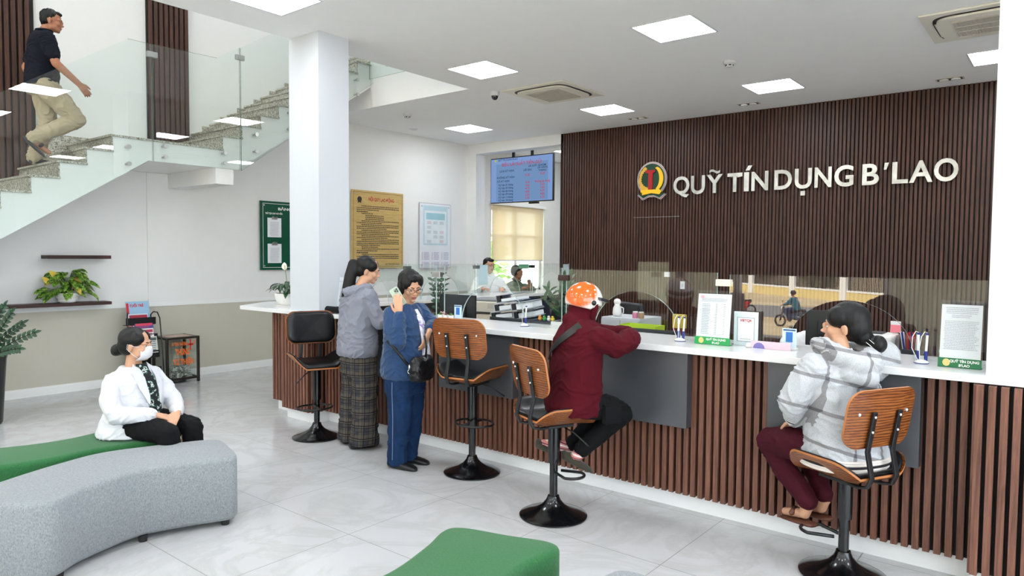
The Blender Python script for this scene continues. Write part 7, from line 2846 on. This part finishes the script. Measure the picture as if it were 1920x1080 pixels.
# right side clutter
r = thing('stationery_tray', 'clear tray of red and blue stationery beside the white printer', 'tray', (-.83, 5.1, .75))
bm = BM()
for a in ((-.07, .07, -.08, .08, 0, .29), (-.07, .07, -.08, -.076, .29, .40), (-.07, .07, .076, .08, .29, .40), (-.07, -.066, -.08, .08, .29, .40), (.066, .07, -.08, .08, .29, .40)):
    box(bm, *a)
obj('tray', bm, m_acr, r)
for k in range(9):
    bm = BM(); a = rn.uniform(-.05, .05); b_ = rn.uniform(-.05, .05)
    tube(bm, [(a, b_, .30), (a + rn.uniform(-.03, .03), b_, .42)], .006, 8)
    obj('marker', bm, (m_redink, m_pblue, m_pot)[k % 3], r)
r = thing('desk_calendar', 'small pink and white calendar standing on the printer edge', 'calendar', (-.93, 5.20, 1.155))
bm = BM(); box(bm, -.03, .03, -.004, .004, 0, .075, M=Matrix.Rotation(R(-14), 4, 'X')); obj('page', bm, plain('pink page', srgb(226, 120, 130), .6), r)
bm = BM(); box(bm, -.03, .03, .02, .024, 0, .07, M=Matrix.Rotation(R(14), 4, 'X')); obj('back_page', bm, m_paper, r)
# desk papers, keyboard, phone
r = thing('keyboard', 'black keyboard on the staff desk beneath the black monitor', 'keyboard', (-1.38, 5.16, .751), R(6))
bm = BM(); box(bm, -.20, .20, -.07, .07, 0, .018); obj('case', bm, m_metalblk, r, bevel=.003)
bm = BM()
for a in range(14):
    for b_ in range(5):
        box(bm, -.19 + a * .027, -.167 + a * .027, -.062 + b_ * .025, -.041 + b_ * .025, .018, .024)
obj('key_bed', bm, m_darkp, r)
for i, (x_, y_, rz, lab) in enumerate(((-1.75, 5.05, 10, 'loose white sheet on the staff desk by the payment sign'), (-1.45, 5.00, -15, 'white sheet beside the keyboard on the staff desk'))):
    bm = BM(); box(bm, -.105, .105, -.148, .148, 0, .003); o = obj('paper_sheet', bm, m_paper); o.location = (x_, y_, .751); o.rotation_euler = (0, 0, R(rz)); tag(o, lab, 'paper', 'sheets on the staff desk')
r = thing('green_light_toy', 'translucent green block ornament behind the right twin pens', 'ornament', (-.575, 4.55, 1.083))
bm = BM(); ellipsoid(bm, (0, 0, .045), .018, .018, .022, u=8, v=6); obj('block', bm, plain('mint green plastic', srgb(140, 214, 158), .3), r)
bm = BM(); lathe(bm, [(0, 0), (.016, 0), (.012, .024), (0, .024)], 12); obj('foot', bm, m_metalblk, r)
r = thing('desk_phone', 'dark desk phone behind the right notice stand', 'phone', (-.52, 4.9, .75))
bm = BM(); box(bm, -.09, .09, -.10, .10, 0, .28); obj('pedestal', bm, m_darkp, r, bevel=.01)
bm = BM(); tube(bm, [(-.09, -.04, .31), (-.05, -.04, .335), (.05, -.04, .335), (.09, -.04, .31)], .018, 10); obj('handset', bm, m_metalblk, r, smooth=True)
# wall switches on the slat wall
for x_, z_, w_, lab in ((-4.73, 1.21, .075, 'upright white switch plate low on the slat wall left of the notice stand'),):
    r = thing('wall_switch', lab, 'switch', (x_, 10.073, z_))
    bm = BM(); box(bm, -w_ / 2, w_ / 2, -.012, 0, -.06, .06); obj('plate', bm, m_pot, r, bevel=.003)
    bm = BM(); box(bm, -.018, .018, -.016, -.012, -.025, .025); obj('rocker', bm, m_frame, r, bevel=.001)
r = thing('chair_back', 'grey office chair back behind the binder pile', 'chair', (-3.95, 7.1, 0), R(-30))
bm = BM(); lathe(bm, [(0, 0), (.0, 0)], 4); bm.free()
bm = BM(); box(bm, -.23, .23, -.03, .03, .62, 1.12); obj('backrest', bm, m_darkp, r, bevel=.05, seg=4)
bm = BM(); box(bm, -.24, .24, -.02, .44, .42, .48); obj('seat', bm, m_darkp, r, bevel=.03, seg=3)
bm = BM(); tube(bm, [(0, .2, .06), (0, .2, .42)], .03, 12); obj('column', bm, m_metalblk, r)
for k in range(5):
    a = 2 * pi * k / 5
    bm = BM(); tube(bm, [(0, .2, .09), (.27 * cos(a), .2 + .27 * sin(a), .03)], [.025, .02], 8); obj('leg', bm, m_metalblk, r)

# ------------------------------------------------------------------ street life seen in the reflections
def rider(x, y, z, h, label, with_person=True, col=srgb(170, 24, 30)):
    r = thing('motorbike', label, 'motorbike', (x, y, z), R(h), 'motorbikes outside')
    mcol = plain('motorbike ' + label[:9], col, .3)
    for yy in (.62, -.60):
        bm = BM(); tube(bm, [(0, yy + .25 * cos(2 * pi * k / 24), .28 + .25 * sin(2 * pi * k / 24)) for k in range(24)], .045, 8, closed=True); wl = obj('wheel', bm, m_metalblk, r, smooth=True)
        bm = BM()
        for k in range(6):
            a = 2 * pi * k / 6; tube(bm, [(0, yy, .28), (0, yy + .23 * cos(a), .28 + .23 * sin(a))], .012, 6)
        obj('spokes', bm, m_steel, wl)
    bm = BM()
    rcone(bm, (0, -.45, .68), .13, (0, .05, .60), .12); rcone(bm, (0, .05, .50), .12, (0, -.3, .45), .14); rcone(bm, (0, .12, .42), .10, (0, .44, .78), .10); rcone(bm, (0, .05, .55), .10, (0, .15, .35), .10)
    remesh('body', bm, mcol, r, .02, 4)
    bm = BM(); rcone(bm, (0, -.55, .78), .10, (0, .05, .74), .09); remesh('seat', bm, m_leather, r, .02, 3)
    bm = BM(); tube(bm, [(0, .62, .28), (0, .46, .95)], .035, 8); obj('fork', bm, m_metalblk, r)
    bm = BM(); tube(bm, [(-.32, .34, 1.03), (-.1, .44, 1.0), (.1, .44, 1.0), (.32, .34, 1.03)], .018, 8); obj('handlebar', bm, m_metalblk, r)
    for s in (-1, 1):
        bm = BM(); tube(bm, [(s * .25, .38, 1.03), (s * .30, .36, 1.2)], .008, 6); ellipsoid(bm, (s * .31, .36, 1.23), .05, .01, .035); obj('mirror', bm, m_metalblk, r)
    bm = BM(); ellipsoid(bm, (0, .54, .88), .08, .05, .08); obj('headlight', bm, m_frame, r, smooth=True)
    return r


rider(-10.35, -25.0, -1.6, 100, 'dark scooter ridden along the road outside', col=srgb(40, 60, 84))
rider(-14.9, -30.3, -1.58, 60, 'red scooter parked across the road outside')
g = Fig(-10.35, -25.0, -1.6, 100)
W = g.w
Mh = head_matrix(W(0, .02, 1.58), 100, 0, 0)
bm = BM(); head(bm, Mh, 1.0, True)
g.torso(bm, [((0, -.2, .85), .17, .13), ((0, -.12, 1.1), .18, .14), ((0, -.02, 1.32), .20, .12), ((0, .0, 1.42), .07, .06)])
rcone(bm, W(0, 0, 1.38), .06, W(0, .02, 1.48), .055)
for s in (-1, 1):
    chain(bm, [W(s * .19, -.02, 1.34), W(s * .30, .14, 1.12), W(s * .30, .33, 1.05)], [.06, .05, .035])
    chain(bm, [W(s * .10, -.15, .86), W(s * .17, .22, .80), W(s * .16, .12, .42), W(s * .16, .22, .36)], [.10, .075, .05, .045])
    hand(bm, W(s * .30, .33, 1.05), g.F, (0, 0, -1), side=-s, s=1, curl=50)
o = make_body(g, bm, 'motorcyclist in teal jacket and dark helmet riding the scooter outside', m_skin2, None, .012, 3)
bm = BM()
g.torso(bm, [((0, -.2, .82), .20, .16), ((0, -.12, 1.1), .21, .17), ((0, -.02, 1.32), .22, .14), ((0, .0, 1.40), .10, .08)])
for s in (-1, 1):
    chain(bm, [W(s * .19, -.02, 1.33), W(s * .30, .14, 1.12), W(s * .30, .29, 1.06)], [.08, .065, .05])
garment(g, o, 'jacket', bm, fabric('teal jacket cloth', srgb(34, 92, 110), 100), .015, 3, .008, 8, 40)
bm = BM()
for s in (-1, 1):
    chain(bm, [W(s * .10, -.15, .86), W(s * .17, .22, .80), W(s * .16, .12, .42)], [.12, .09, .07])
garment(g, o, 'trousers', bm, m_jeans, .015, 3, 0)
bm = BM(); ellipsoid(bm, Mh @ V((0, -.01, .05)), .125, .14, .115); obj('helmet', bm, m_metalblk, o, smooth=True)
